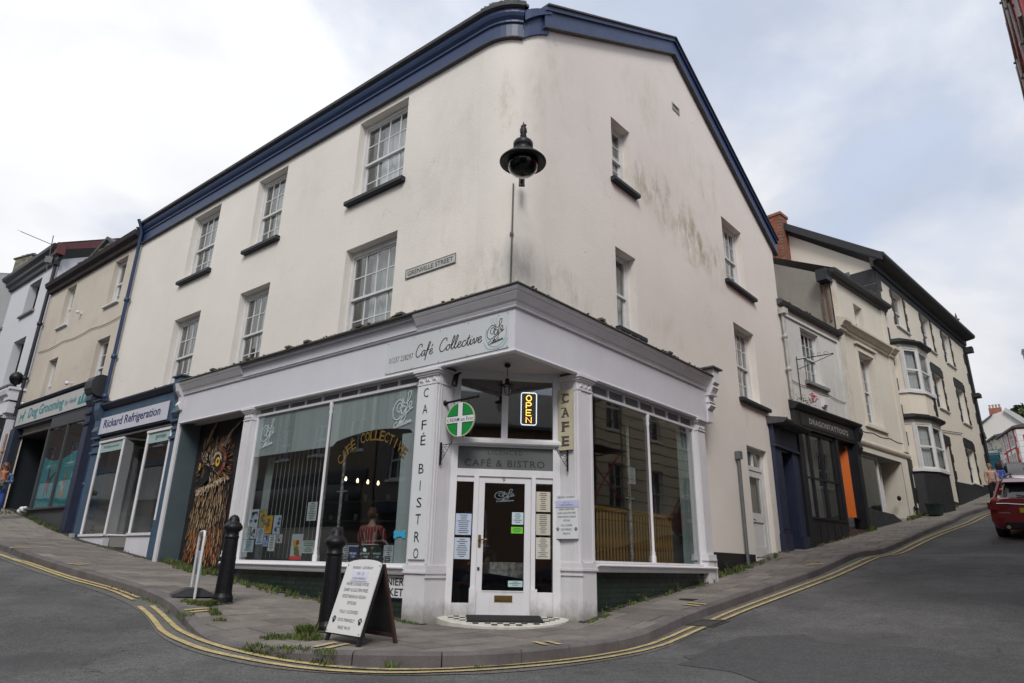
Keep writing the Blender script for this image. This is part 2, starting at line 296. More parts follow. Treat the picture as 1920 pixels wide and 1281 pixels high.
def splashed(name,col,z0,z1):
    m=mat(name,col,.45,.05,2,.08,30,grime=.25).copy(); nt=m.node_tree; N=nt.nodes.new; K=nt.links.new; b=nt.nodes['Principled BSDF']; src=b.inputs['Base Color'].links[0].from_socket
    ge=N('ShaderNodeNewGeometry'); sx=N('ShaderNodeSeparateXYZ'); K(ge.outputs['Position'],sx.inputs[0]); n=N('ShaderNodeTexNoise'); n.inputs['Scale'].default_value=5; n.inputs['Detail'].default_value=8; n.inputs['Roughness'].default_value=.7; K(ge.outputs['Position'],n.inputs[0])
    a=N('ShaderNodeMath'); a.operation='MULTIPLY_ADD'; a.inputs[1].default_value=.55; K(n.outputs[0],a.inputs[0]); K(sx.outputs[2],a.inputs[2])
    r=N('ShaderNodeMapRange'); r.inputs['From Min'].default_value=z0+.27; r.inputs['From Max'].default_value=z1+.27; r.inputs['To Min'].default_value=.75; r.inputs['To Max'].default_value=0; K(a.outputs[0],r.inputs[0])
    q=N('ShaderNodeMixRGB'); q.inputs[2].default_value=(.16,.145,.115,1); K(r.outputs[0],q.inputs[0]); K(src,q.inputs[1]); K(q.outputs[0],b.inputs['Base Color']); return m
M_splash=splashed('white_paint_splashed',(.70,.69,.715),-.02,.28)
M_sash=mat('sash_paint',(.66,.66,.66),.5,.06,5,grime=.3)
M_blue=mat('blue_paint',(.022,.046,.118),.45,.18,3,.1,30)
M_blue2=mat('slate_blue_paint',(.045,.085,.14),.5,.15,3)
M_bluedk=mat('dark_blue_paint',(.02,.028,.06),.5,.15,3)
M_black=mat('black_paint',(.016,.016,.02),.45,.2,3,.1,20)
M_iron=mat('black_iron',(.008,.008,.010),.42,.25,6,.25,25,spec=.3)
M_slate=mat('roof_slate',(.07,.07,.075),.7,.25,5,.4,12)
M_dark=mat('dark_interior',(.035,.03,.03),.8,.3,2)
M_mid=mat('interior_wall',(.10,.09,.085),.8,.3,1)
M_curtain=mat('net_curtain',(.62,.63,.65),.9,.18,1.2,stretch=(14,1,.5))
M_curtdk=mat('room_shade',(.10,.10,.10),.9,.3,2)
M_glass=glass('window_glass',(.88,.90,.90),.6,.01,.085)
M_glass2=glass('shop_glass',(.86,.88,.88),.6,.02,.11)
M_sill=mat('black_sill',(.014,.016,.022),.5,.2,4,.2,30)
M_ink=mat('black_lettering',(.012,.012,.014),.5,.02)
M_lead=mat('lead_flashing',(.085,.08,.07),.75,.4,4,.5,14)
M_moss=mat('moss',(.10,.105,.03),.95,.5,8,.8,30)
M_green=mat('green_tiles',(.018,.03,.024),.3,.3,5)
M_brick=mat('chimney_brick',(.26,.10,.065),.85,.35,9,.5,30)
# ------------------------------------------------------------------ road
def asphalt(name,col,var=.12,worn=1):
    m=bpy.data.materials.new(name); m.use_nodes=True; nt=m.node_tree; b=nt.nodes['Principled BSDF']; N=nt.nodes.new; K=nt.links.new
    b.inputs['Roughness'].default_value=.82; b.inputs['Specular IOR Level'].default_value=.35
    ge=N('ShaderNodeNewGeometry'); P=ge.outputs['Position']
    def nz(sc,d,r=.6):
        n=N('ShaderNodeTexNoise'); n.inputs['Scale'].default_value=sc; n.inputs['Detail'].default_value=d; n.inputs['Roughness'].default_value=r; K(P,n.inputs[0]); return n.outputs[0]
    def mr(i,a,b_,c,d):
        r=N('ShaderNodeMapRange'); r.inputs['From Min'].default_value=a; r.inputs['From Max'].default_value=b_; r.inputs['To Min'].default_value=c; r.inputs['To Max'].default_value=d; K(i,r.inputs[0]); return r.outputs[0]
    def mul(a,c):
        q=N('ShaderNodeMixRGB'); q.blend_type='MULTIPLY'; q.inputs[0].default_value=1
        for k,v in ((1,a),(2,c)):
            if isinstance(v,tuple): q.inputs[k].default_value=(*v,1)
            else: K(v,q.inputs[k])
        return q.outputs[0]
    c=mul(col,mr(nz(.5,5),.3,.7,1-var,1+var))
    vo=N('ShaderNodeTexVoronoi'); vo.inputs['Scale'].default_value=95; K(P,vo.inputs[0]); sp=N('ShaderNodeSeparateXYZ'); K(vo.outputs['Color'],sp.inputs[0])
    c=mul(c,mr(sp.outputs[0],0,1,.62,1.42)); c=mul(c,mr(nz(9,5,.7),.3,.7,.85,1.15))
    if worn:
        tr=mr(nz(.9,3,.5),.50,.60,0,.5); tc_=N('ShaderNodeMixRGB'); tc_.inputs[2].default_value=(col[0]*.62,col[1]*.62,col[2]*.63,1); K(tr,tc_.inputs[0]); K(c,tc_.inputs[1]); c=tc_.outputs[0]
        v2=N('ShaderNodeTexVoronoi'); v2.inputs['Scale'].default_value=1.7; K(P,v2.inputs[0]); os=N('ShaderNodeMixRGB'); os.inputs[2].default_value=(.03,.03,.03,1); K(mr(v2.outputs['Distance'],.03,.075,.6,0),os.inputs[0]); K(c,os.inputs[1]); c=os.outputs[0]
        sp2=mr(nz(38,4,.8),.66,.72,0,.45); gt=N('ShaderNodeMixRGB'); gt.inputs[2].default_value=(.22,.21,.19,1); K(sp2,gt.inputs[0]); K(c,gt.inputs[1]); c=gt.outputs[0]
        ch=N('ShaderNodeMixRGB'); ch.inputs[2].default_value=(col[0]*.42,col[1]*.42,col[2]*.42,1)
        mk=mr(nz(3.2,9,.8),.54,.64,0,.85); reg=mr(nz(.22,2,.5),.5,.6,0,1); q=N('ShaderNodeMath'); q.operation='MULTIPLY'; K(mk,q.inputs[0]); K(reg,q.inputs[1]); K(q.outputs[0],ch.inputs[0]); K(c,ch.inputs[1]); c=ch.outputs[0]
        ck=N('ShaderNodeMixRGB'); ck.inputs[2].default_value=(.012,.012,.012,1); v=nz(.55,6,.62); a=N('ShaderNodeMath'); a.operation='SUBTRACT'; a.inputs[1].default_value=.5; K(v,a.inputs[0]); a2=N('ShaderNodeMath'); a2.operation='ABSOLUTE'; K(a.outputs[0],a2.inputs[0])
        l=mr(a2.outputs[0],0,.0035,.8,0); rg=mr(nz(.35,2,.5),.44,.52,0,1); q=N('ShaderNodeMath'); q.operation='MULTIPLY'; K(l,q.inputs[0]); K(rg,q.inputs[1]); K(q.outputs[0],ck.inputs[0]); K(c,ck.inputs[1]); c=ck.outputs[0]
    K(c,b.inputs['Base Color'])
    bp=N('ShaderNodeBump'); bp.inputs['Strength'].default_value=.55; bp.inputs['Distance'].default_value=.006; K(vo.outputs['Distance'],bp.inputs['Height']); K(bp.outputs[0],b.inputs['Normal'])
    return m
M_road=asphalt('asphalt',(.100,.098,.098),.34); M_patch=asphalt('asphalt_repair',(.070,.069,.071),.08,0); M_gutter=asphalt('gutter_grit',(.125,.12,.11),.25,0)
def axis(lo,hi,fine0,fine1,f,c):
    o=[];x=lo
    while x<fine0-1e-6: o.append(x); x+=min(c,max(f,(fine0-x)*.35))
    x=fine0
    while x<fine1: o.append(x); x+=f
    x=fine1
    while x<hi: o.append(x); x+=min(c*4,max(f,(x-fine1)*.35+f))
    o.append(hi); return o
def terr(x,y):
    z=RD(x,y); return z
g=MB(); xs=axis(-400,700,-14,20,.25,30); ys=axis(-200,900,-2,28,.25,30)
g.v=[Vector((x,y,terr(x,y))) for y in ys for x in xs]; nx=len(xs)
for j in range(len(ys)-1):
    for i in range(nx-1): g.f.append([j*nx+i,j*nx+i+1,(j+1)*nx+i+1,(j+1)*nx+i]); g.m.append(0); g.sm.append(True)
road=part('road',g,M_road,kind='structure')
KERB=[(-24.4,26.3),(-18.6,21.6),(-14.3,17.9),(-11.25,15.42),(-9.75,14.20),(-8.28,13.05),(-6.95,12.05),(-6.12,11.42),(-5.38,10.76),(-4.80,10.12),(-4.27,9.38),(-3.76,8.62),(-3.30,8.05),(-2.85,7.66),(-2.35,7.40),(-1.85,7.28),(-1.35,7.22),(-.80,7.19),(-.28,7.30),(.19,7.60),(.66,8.03),(1.12,8.47),(1.52,8.89),(2.29,9.80),(3.0,10.62),(3.66,11.36),(4.4,12.18),(5.78,13.64),(7.4,15.26),(9.05,16.84),(10.75,18.46),(12.3,20.0),(14.46,22.07),(16.8,24.35),(19.25,26.72),(22.5,29.9),(26.5,34.2),(31,39.5)]
def dense(path,st=.25):
    o=[]
    for (a,b),(c,d) in zip(path,path[1:]):
        n=max(1,int(math.hypot(c-a,d-b)/st))
        for k in range(n): o.append((a+(c-a)*k/n,b+(d-b)*k/n))
    o.append(path[-1]); return o
KC=catmull(KERB,5)
def off(path,d):
    o=[];n=len(path)
    for i in range(n):
        a=path[max(0,i-1)];b=path[min(n-1,i+1)]; t=Vector((b[0]-a[0],b[1]-a[1])).normalized(); o.append((path[i][0]+t.y*d,path[i][1]-t.x*d))
    return o
def strip(mb,path,w,zf,dz,mi=0):
    A=off(path,w/2);B=off(path,-w/2); vs=[]
    for p,q in zip(A,B): vs+=[(p[0],p[1],zf(*p)+dz),(q[0],q[1],zf(*q)+dz)]
    mb.add(vs,[(2*i,2*i+2,2*i+3,2*i+1) for i in range(len(path)-1)],mi)
# gritty gutter channel beside the kerb
gm=MB(); strip(gm,dense(off(KC,.17),.25),.36,RD,.006); part('gutter',gm,M_gutter,road,kind='structure')
M_yel=mat('yellow_line_paint',(.52,.40,.15),.75,.25,7,.3,60,grime=.5)
def worn_yellow():
    m=bpy.data.materials.new('worn_yellow_paint'); m.use_nodes=True; nt=m.node_tree; N=nt.nodes.new; K=nt.links.new; b=nt.nodes['Principled BSDF']; b.inputs['Roughness'].default_value=.8
    ge=N('ShaderNodeNewGeometry')
    def nz(sc,d,r,a,b_,c,e):
        n=N('ShaderNodeTexNoise'); n.inputs['Scale'].default_value=sc; n.inputs['Detail'].default_value=d; n.inputs['Roughness'].default_value=r; K(ge.outputs['Position'],n.inputs[0]); q=N('ShaderNodeMapRange'); q.inputs['From Min'].default_value=a; q.inputs['From Max'].default_value=b_; q.inputs['To Min'].default_value=c; q.inputs['To Max'].default_value=e; K(n.outputs[0],q.inputs[0]); return q.outputs[0]
    x=N('ShaderNodeMixRGB'); x.inputs[1].default_value=(.56,.44,.19,1); x.inputs[2].default_value=(.36,.29,.15,1); K(nz(7,6,.7,.35,.65,0,1),x.inputs[0])
    y=N('ShaderNodeMixRGB'); y.inputs[2].default_value=(.10,.095,.088,1); K(nz(26,8,.8,.55,.60,0,.9),y.inputs[0]); K(x.outputs[0],y.inputs[1])
    z=N('ShaderNodeMixRGB'); z.inputs[2].default_value=(.11,.105,.10,1); K(nz(2.5,8,.75,.60,.64,0,.85),z.inputs[0]); K(y.outputs[0],z.inputs[1]); K(z.outputs[0],b.inputs['Base Color']); return m
M_yel=worn_yellow()
YL1=[(-24,24.9),(-17,19.6),(-10.79,14.77),(-9.54,13.95),(-7.89,12.63),(-6.62,11.76),(-5.68,10.96)]
YL2=[(-23.8,24.7),(-16.8,19.4),(-10.60,14.60),(-9.40,13.72),(-7.76,12.40),(-6.50,11.52),(-5.67,10.76)]
YM1=[(-5.18,10.38),(-4.76,9.85),(-4.36,9.30),(-4.03,8.83),(-3.71,8.42),(-3.42,8.07),(-2.98,7.66),(-2.44,7.36),(-1.84,7.17),(-1.30,7.08),(-0.76,7.10),(-0.28,7.28),(0.30,7.66),(0.93,8.20),(1.70,8.98),(2.62,9.92)]
YM2=[(-5.32,10.29),(-4.90,9.77),(-4.52,9.24),(-4.2,8.76),(-3.86,8.31),(-3.55,7.95),(-3.10,7.52),(-2.50,7.21),(-1.86,7.01),(-1.28,6.92),(-0.72,6.94),(-0.2,7.12),(0.40,7.52),(1.04,8.07),(1.82,8.86),(2.74,9.82)]
YR1=[(2.98,10.28),(3.30,10.69),(3.75,11.21),(5.05,12.62),(6.66,14.26),(8.52,15.99),(11.5,18.95),(14.6,21.75),(19.4,26.2),(23,29.6)]
YR2=[(3.12,10.22),(3.44,10.60),(3.88,11.10),(5.18,12.49),(6.79,14.12),(8.66,15.86),(11.64,18.80),(14.74,21.6),(19.54,26.05),(23.2,29.5)]
for L in (YL1,YL2,YM1,YM2,YR1,YR2):
    q=MB(); strip(q,dense(catmull(L,4),.12),.068,RD,.017); part('yellow_line',q,M_yel,road)
PT=[(2.02,8.22),(2.30,8.42),(2.62,8.86),(3.00,9.10),(3.45,8.98),(3.71,8.91),(3.78,8.42),(4.61,7.84),(5.2,6.6),(3.6,5.6),(2.4,6.3),(2.25,7.2),(1.82,7.68),(2.05,7.95)]
q=MB(); c0=(3.2,7.6)
ring=dense(PT,.15); vs=[(c0[0]+(x-c0[0])*t,c0[1]+(y-c0[1])*t) for t in (1,.9,.8,.7,.6,.5,.4,.3,.2,.1) for x,y in ring]; n=len(ring)
q.add([(x,y,RD(x,y)+.005) for x,y in vs]+[(c0[0],c0[1],RD(*c0)+.005)],[(k*n+i,k*n+(i+1)%n,(k+1)*n+(i+1)%n,(k+1)*n+i) for k in range(9) for i in range(n)]+[(9*n+i,9*n+(i+1)%n,10*n) for i in range(n)])
part('road_patch',q,M_patch,road,kind='structure')
# drain grating where the lines break
dg=MB(); dcx,dcy=2.86,10.10
fr=frame(dcx,dcy,45,RD(dcx,dcy)); _d=.2; _c=math.cos(R_(45)); _gx=(RD(dcx+_d*_c,dcy+_d*_c)-RD(dcx-_d*_c,dcy-_d*_c))/(2*_d); _gy=(RD(dcx-_d*_c,dcy+_d*_c)-RD(dcx+_d*_c,dcy-_d*_c))/(2*_d); fd=Fr(fr.M@Matrix.Rotation(-math.atan(_gx),4,'Y')@Matrix.Rotation(math.atan(_gy),4,'X'))
dg.box(fd,-.24,.24,-.22,-.19,-.02,.010); dg.box(fd,-.24,.24,.19,.22,-.02,.010); dg.box(fd,-.24,-.2,-.19,.19,-.02,.010); dg.box(fd,.2,.24,-.19,.19,-.02,.010)
for i in range(7): dg.box(fd,-.185+i*.056,-.155+i*.056,-.19,.19,-.02,.008)
solo('drain_grate',dg,mat('worn_iron',(.035,.033,.032),.6,.3,12),'black iron drain grate breaking the double yellow lines by the kerb','drain',fr)

# ------------------------------------------------------------------ pavement: mortar bed, slabs, kerb stones
M_bed=mat('slab_joint_grit',(.022,.021,.018),.95,.3,4,.5,40)
M_slab=tint_mat('paving_stone',[(.135,.122,.110),(.200,.181,.163),(.165,.146,.134),(.235,.212,.188)],.85)
M_kerb=tint_mat('kerb_granite',[(.120,.108,.108),(.165,.15,.147),(.14,.126,.126)],.8)
KI=off(KC,-.13)
fac=[fromab(a,b) for a,b in [(-.9,40),(-.6,33),(-.2,27),(.2,21),(.4,16),(.6,12),(.6,3),(1.6,1.9),(1.9,1.6),(3,.6),(11,.6),(20,.7),(31,.8)]]
def fclip(poly,conv):      # Sutherland-Hodgman: clip any polygon by a convex one
    out=poly
    ar=sum(conv[i][0]*conv[(i+1)%len(conv)][1]-conv[(i+1)%len(conv)][0]*conv[i][1] for i in range(len(conv)))
    if ar<0: conv=conv[::-1]
    for i in range(len(conv)):
        a,b=conv[i],conv[(i+1)%len(conv)]; inp=out; out=[]
        if not inp: break
        s=lambda p:(b[0]-a[0])*(p[1]-a[1])-(b[1]-a[1])*(p[0]-a[0])
        for j in range(len(inp)):
            p,q=inp[j-1],inp[j]; sp,sq=s(p),s(q)
            if sq>=0:
                if sp<0: t=sp/(sp-sq); out.append((p[0]+(q[0]-p[0])*t,p[1]+(q[1]-p[1])*t))
                out.append(q)
            elif sp>=0: t=sp/(sp-sq); out.append((p[0]+(q[0]-p[0])*t,p[1]+(q[1]-p[1])*t))
    return out
REG=KI+fac
bed=MB(); 
def PV(x,y):                                         # pavement height, dropped at the crossing
    return G(x,y)-.006
st=.5; 
# bed as a quad strip between kerb line and facade side, following the ground
for i in range(0,len(KI)-1):
    p,q=KI[i],KI[i+1]
    def back(P_):
        a,b=ab(*P_); 
        best=None
        if b<0.2 and a>.3: tgt=fromab(a,.6)
        elif a<.2 and b>.3: tgt=fromab(.8 if b<14 else .4-(b-14)*.045+.4,b)
        else: tgt=fromab(1.9,1.9)
        return tgt
    A,B=back(p),back(q); n=6
    for k in range(n):
        t0,t1=k/n,(k+1)/n; L=lambda u,v,t:(u[0]+(v[0]-u[0])*t,u[1]+(v[1]-u[1])*t)
        c=[L(p,A,t0),L(q,B,t0),L(q,B,t1),L(p,A,t1)]
        bed.add([(x,y,PV(x,y)-.012) for x,y in c],[(0,1,2,3)])
pave=part('pavement',bed,M_bed,kind='structure')
def slab_mesh(poly,h=.014,grow=.0):
    cx=sum(p[0] for p in poly)/len(poly); cy=sum(p[1] for p in poly)/len(poly)
    jig=random.uniform(-.003,.003); tx,ty=random.uniform(-.006,.006),random.uniform(-.006,.006)
    top=[(x,y,G(x,y)+jig+tx*(x-cx)+ty*(y-cy)) for x,y in poly]; n=len(poly)
    ins=[(cx+(x-cx)*.985,cy+(y-cy)*.985,z+.0) for x,y,z in top]; edge=[(x,y,z-.006) for x,y,z in top]; low=[(x,y,z-.03) for x,y,z in top]
    m=MB(); m.add(ins+edge+low,[tuple(range(n))]+[(i,n+i,n+(i+1)%n,(i+1)%n) for i in range(n)]+[(n+i,2*n+i,2*n+(i+1)%n,n+(i+1)%n) for i in range(n)])
    return m,cx,cy
def area(p): return abs(sum(p[i][0]*p[(i+1)%len(p)][1]-p[(i+1)%len(p)][0]*p[i][1] for i in range(len(p))))/2
slabs=[]
def lay(u0,u1,v0,v1,du,fn,cond,REG):
    u=u0; row=0
    while u<u1:
        v=v0-random.uniform(0,.5)
        while v<v1:
            l=random.choice([.45,.55,.62,.7]); j=.012
            sq=[fn(u+j,v+j),fn(u+du-j,v+j),fn(u+du-j,v+l-j),fn(u+j,v+l-j)]
            if cond(u+du/2,v+l/2):
                near=[p for p in REG]
                pc=fclip(near,sq)
                if len(pc)>=3 and area(pc)>.006:
                    # drop duplicate points
                    pp=[pc[0]]
                    for p in pc[1:]:
                        if math.hypot(p[0]-pp[-1][0],p[1]-pp[-1][1])>.008: pp.append(p)
                    if math.hypot(pp[0][0]-pp[-1][0],pp[0][1]-pp[-1][1])<.008: pp=pp[:-1]
                    if len(pp)>=3 and area(pp)>.006:
                        cx,cy=sum(p[0] for p in pp)/len(pp),sum(p[1] for p in pp)/len(pp)
                        slabs.append((math.hypot(cx,cy),pp))
            v+=l
        u+=du; row+=1
div=lambda a,b: b<.35+max(0,-a-.2)*.0
lay(-1.6,27,-3.1,.75,.42,lambda u,v:fromab(u,v),lambda a,b: b<.6,fclip(REG,[fromab(-20,-20),fromab(60,-20),fromab(60,.195),fromab(-20,.195)]))            # Grenville Street side: courses across the pavement
lay(.2,34,-3.2,.75,.42,lambda u,v:fromab(v,u),lambda b,a: b<34,fclip(REG,[fromab(-20,.205),fromab(3,.205),fromab(3,60),fromab(-20,60)]))
slabs.sort(key=lambda s:s[0]); rest=MB()
for i,(d,pp) in enumerate(slabs):
    m,cx,cy=slab_mesh(pp)
    if i<300: part('paving_slab',m,M_slab,pave,Wd,(cx,cy,G(cx,cy)))
    else:
        k=len(rest.v); rest.v+=m.v; rest.f+=[[k+a for a in f] for f in m.f]; rest.m+=m.m; rest.sm+=m.sm
part('distant_paving',rest,M_slab,pave,kind='stuff')
kd=dense(KC,.12); L=[0]
for p,q in zip(kd,kd[1:]): L.append(L[-1]+math.hypot(q[0]-p[0],q[1]-p[1]))
def pt_at(s):
    for i in range(len(L)-1):
        if L[i+1]>=s: t=(s-L[i])/(L[i+1]-L[i]); return (kd[i][0]+(kd[i+1][0]-kd[i][0])*t,kd[i][1]+(kd[i+1][1]-kd[i][1])*t)
    return kd[-1]
s=0; nk=0
while s<L[-1]-.4:
    ln=random.choice([.75,.9,.95,1.05]); e=min(L[-1],s+ln-.012); P_=[pt_at(s+(e-s)*k/6) for k in range(7)]
    I_=off(P_,-.13); m=MB(); vs=[]
    for p,q in zip(P_,I_):
        zt=G(*p)+.004; zr=RD(*p)-.05; e1=(p[0]+(q[0]-p[0])*.16,p[1]+(q[1]-p[1])*.16); zz=min(zt-.01,zt-.025)
        vs+=[(q[0],q[1],zr),(q[0],q[1],G(*q)+.004),(e1[0],e1[1],zt),(p[0],p[1],zz),(p[0],p[1],zr)]
    fs=[(i*5+j,i*5+j+1,(i+1)*5+j+1,(i+1)*5+j) for i in range(6) for j in range(4)]+[(0,1,2,3,4),(34,33,32,31,30)]
    m.add(vs,fs); cx,cy=P_[3]; part('kerb_stone',m,M_kerb,pave,Wd,(cx,cy,G(cx,cy))); s+=ln; nk+=1
# pairs of yellow loading marks painted across the kerb
for (c,d_) in [((-10.66,14.85),(-10.5,15.25)),((-8.25,13.14),(-8.12,13.62)),((-4.25,9.42),(-3.93,9.80)),((-1.93,7.45),(-1.75,7.80)),((.55,8.05),(.42,8.35)),((3.02,10.72),(2.80,11.0)),((6.7,14.62),(6.46,14.9)),((10.6,18.3),(10.36,18.6))]:
    t=Vector((d_[0]-c[0],d_[1]-c[1])).normalized(); n_=Vector((t.y,-t.x))
    for o_ in (-.085,.085):
        q=MB(); strip(q,[(c[0]+n_.x*o_+t.x*v,c[1]+n_.y*o_+t.y*v) for v in (0.03,.14,.25,.36)],.072,G,.013); part('yellow_kerb_mark',q,M_yel,pave)
mc=MB(); x0,y0=3.0,11.45; mc.slab(frame(x0,y0,45,G(x0,y0)),[(-.16,-.12),(.16,-.12),(.16,.12),(-.16,.12)],-.05,.008); solo('inspection_cover',mc,mat('worn_iron',(.035,.033,.032)),'small dark inspection cover set in the pavement below the right shop window','cover',frame(x0,y0,45,G(x0,y0)))

# grass and weeds
M_grass=mat('grass',(.085,.145,.028),.8,.5,3); M_weed=mat('weed_leaves',(.07,.11,.028),.7,.5,9); M_dry=mat('dry_moss',(.13,.125,.045),.95,.5,5)
def tuft(mb,x,y,z,n,h,r,lean=1.0):
    for _ in range(n):
        a=random.uniform(0,6.28); d=r*math.sqrt(random.random()); bx,by=x+d*math.cos(a),y+d*math.sin(a); hh=h*random.uniform(.4,1.1); wd=.004+random.random()*.005
        b=random.uniform(0,6.28); lx,ly=math.cos(b)*hh*lean*random.random(),math.sin(b)*hh*lean*random.random(); px,py=-math.sin(b)*wd,math.cos(b)*wd
        mi=0 if random.random()<.6 else 1
        mb.add([(bx-px,by-py,z-.01),(bx+px,by+py,z-.01),(bx+px*.7+lx*.5,by+py*.7+ly*.5,z+hh*.6),(bx+lx,by+ly,z+hh),(bx-px*.7+lx*.5,by-py*.7+ly*.5,z+hh*.6)],[(0,1,2,4),(4,2,3)],mi)
gr=MB()
def patch(x,y,n,h,r,k): 
    for _ in range(k):
        a=random.uniform(0,6.28); d=r*random.random(); px,py=x+d*math.cos(a),y+d*math.sin(a); tuft(gr,px,py,G(px,py) if True else 0,n,h,.035)
patch(-4.35,10.02,22,.06,.16,30); patch(-4.15,10.05,22,.075,.14,24); patch(-4.55,10.12,16,.05,.12,12)
patch(-2.36,8.42,22,.12,.12,30); patch(-2.62,8.15,16,.045,.16,22); patch(-3.82,9.35,18,.06,.07,6); patch(-3.62,9.02,16,.05,.07,5); patch(-4.12,9.2,16,.05,.1,5); patch(-3.9,9.5,14,.08,.05,6)
for i in range(80):                                   # grassy kerb front
    t=random.random(); px,py=-2.75+t*1.05,7.62-t*.36+random.uniform(-.10,.05); zz=RD(px,py)+.02 if random.random()<.6 else G(px,py); tuft(gr,px,py,zz,11,random.choice([.025,.04,.05]),.06,1.4)
for i in range(22): px,py=-2.55+random.random()*.5,7.95+random.random()*.2; tuft(gr,px,py,G(px,py),16,.07,.04)
tuft(gr,-1.12,7.16,RD(-1.12,7.16),30,.10,.06); tuft(gr,-.25,7.22,RD(-.25,7.22),20,.06,.05)
for i in range(22):
    s_=random.uniform(4.6,6.6); a=KC[min(range(len(KC)),key=lambda k:abs(KC[k][0]+s_))]; tuft(gr,a[0]-.02,a[1]-.03,RD(*a),7,.05,.05)
def along(fr,xs,y,k,h,n,sp=.08):
    for i in range(k):
        x=random.uniform(*xs); p=fr.P(x,y-random.random()*sp); tuft(gr,p.x,p.y,G(p.x,p.y),n,h,.03)
along(FL,(-6.5,-4.2),.02,60,.09,12,.28); along(FL,(-4.2,-2.1),.05,14,.10,9,.15); along(FL,(-10,-7),.2,70,.12,12,.12); along(FL,(-8.6,-7.2),.1,40,.12,12,.3); along(FL,(-15,-10.3),.25,28,.05,8,.2); along(FL,(-18.9,-15.4),.2,70,.12,10,.2); along(FL,(-21,-18.8),.0,26,.08,9,.5)
along(FR,(2.0,5.8),.06,26,.08,10,.10); along(FR,(6.2,8.0),.25,46,.14,12,.16); along(FR,(8.2,10.4),.25,24,.08,10,.14); along(FN,(.2,3.8),-.05,26,.08,9,.14); along(FN,(3.8,4.4),-.1,30,.15,11,.12); along(FN,(7.4,9.0),-.05,60,.12,12,.2); along(FQ,(4,4.8),-.1,26,.12,10,.2)
along(FL,(-2.05,-1.5),-.08,14,.05,10,.06); along(FR,(1.5,2.1),-.1,16,.05,10,.06)
part('grass',gr,[M_grass,M_dry],kind='stuff')
lf=MB()
def weed(x,y,z,h,n=16,s=.035):
    for _ in range(n):
        a=random.uniform(0,6.28); hh=h*random.random(); d=(.3+.7*random.random())*h*.55; cx,cy,cz=x+math.cos(a)*d*.7,y+math.sin(a)*d*.7,z+hh; L_=s*random.uniform(.6,1.5)
        u=Vector((math.cos(a),math.sin(a),random.uniform(-.3,.7))).normalized()*L_; v=Vector((-math.sin(a),math.cos(a),random.uniform(-.4,.4))).normalized()*L_*.45; c=Vector((cx,cy,cz))
        lf.add([c-u*.5,c+v*.6,c+u,c-v*.6],[(0,1,2,3)])
    for k in range(3): a=random.uniform(0,6.28); lf.tube([(x,y,z-.02),(x+math.cos(a)*h*.2,y+math.sin(a)*h*.2,z+h*.6)],.003,4,0)
for fr,x,y,h,n in [(FL,-2.35,-.02,.26,60),(FL,-3.55,-.02,.22,46),(FL,-3.8,-.02,.16,30),(FL,-5.0,0,.1,24),(FR,4.45,.03,.16,30),(FR,5.35,.03,.2,34),(FR,3.2,.03,.14,22),(FR,2.25,.03,.12,20),(FR,7.0,.25,.24,46),(FL,-18.1,.2,.4,50),(FL,-17.0,.2,.2,26),(FL,-16,.2,.2,24)]:
    p=fr.P(x,y); weed(p.x,p.y,G(p.x,p.y),h,n)
part('weeds',lf,M_weed,kind='stuff')
# dirt and grit where walls meet paving, and painted contact shade at the bollards
dt=MB(); M_dirt_shade=mat('dirt_and_contact_shade',(.050,.046,.034),.95,.6,16,.6,60)
def dirt_and_shade(fr,x0,x1,y,w,st=.07):
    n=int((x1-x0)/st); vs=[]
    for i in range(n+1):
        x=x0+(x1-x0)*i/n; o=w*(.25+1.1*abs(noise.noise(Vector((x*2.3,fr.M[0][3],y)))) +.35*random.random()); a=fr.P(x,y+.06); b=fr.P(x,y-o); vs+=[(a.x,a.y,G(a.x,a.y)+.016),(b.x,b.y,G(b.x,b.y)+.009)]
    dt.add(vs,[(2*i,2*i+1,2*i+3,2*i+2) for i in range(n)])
dirt_and_shade(FL,-6.7,-1.95,.08,.16); dirt_and_shade(FR,1.95,5.6,.08,.10); dirt_and_shade(FL,-9.7,-6.9,.3,.25); dirt_and_shade(FR,6.0,8.8,.31,.12); dirt_and_shade(FL,-15.3,-9.9,.12,.12); dirt_and_shade(FL,-1.98,-1.45,-.03,.07); dirt_and_shade(FR,1.5,1.98,-.03,.07); dirt_and_shade(FL,-18.6,-15.4,.1,.14); dirt_and_shade(FN,.2,3.8,-.1,.1)
for bx,by in ((-4.15,10.33),(-2.19,8.78)):  # dark ring at each bollard foot, contact shade put into the colour
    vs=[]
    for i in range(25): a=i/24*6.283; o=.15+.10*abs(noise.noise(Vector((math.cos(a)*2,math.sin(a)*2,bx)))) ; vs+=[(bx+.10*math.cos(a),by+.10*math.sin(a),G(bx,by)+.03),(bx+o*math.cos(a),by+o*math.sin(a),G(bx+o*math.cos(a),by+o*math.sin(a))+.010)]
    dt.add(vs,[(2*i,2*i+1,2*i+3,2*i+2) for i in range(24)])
part('dirt_and_shade',dt,M_dirt_shade,kind='stuff')
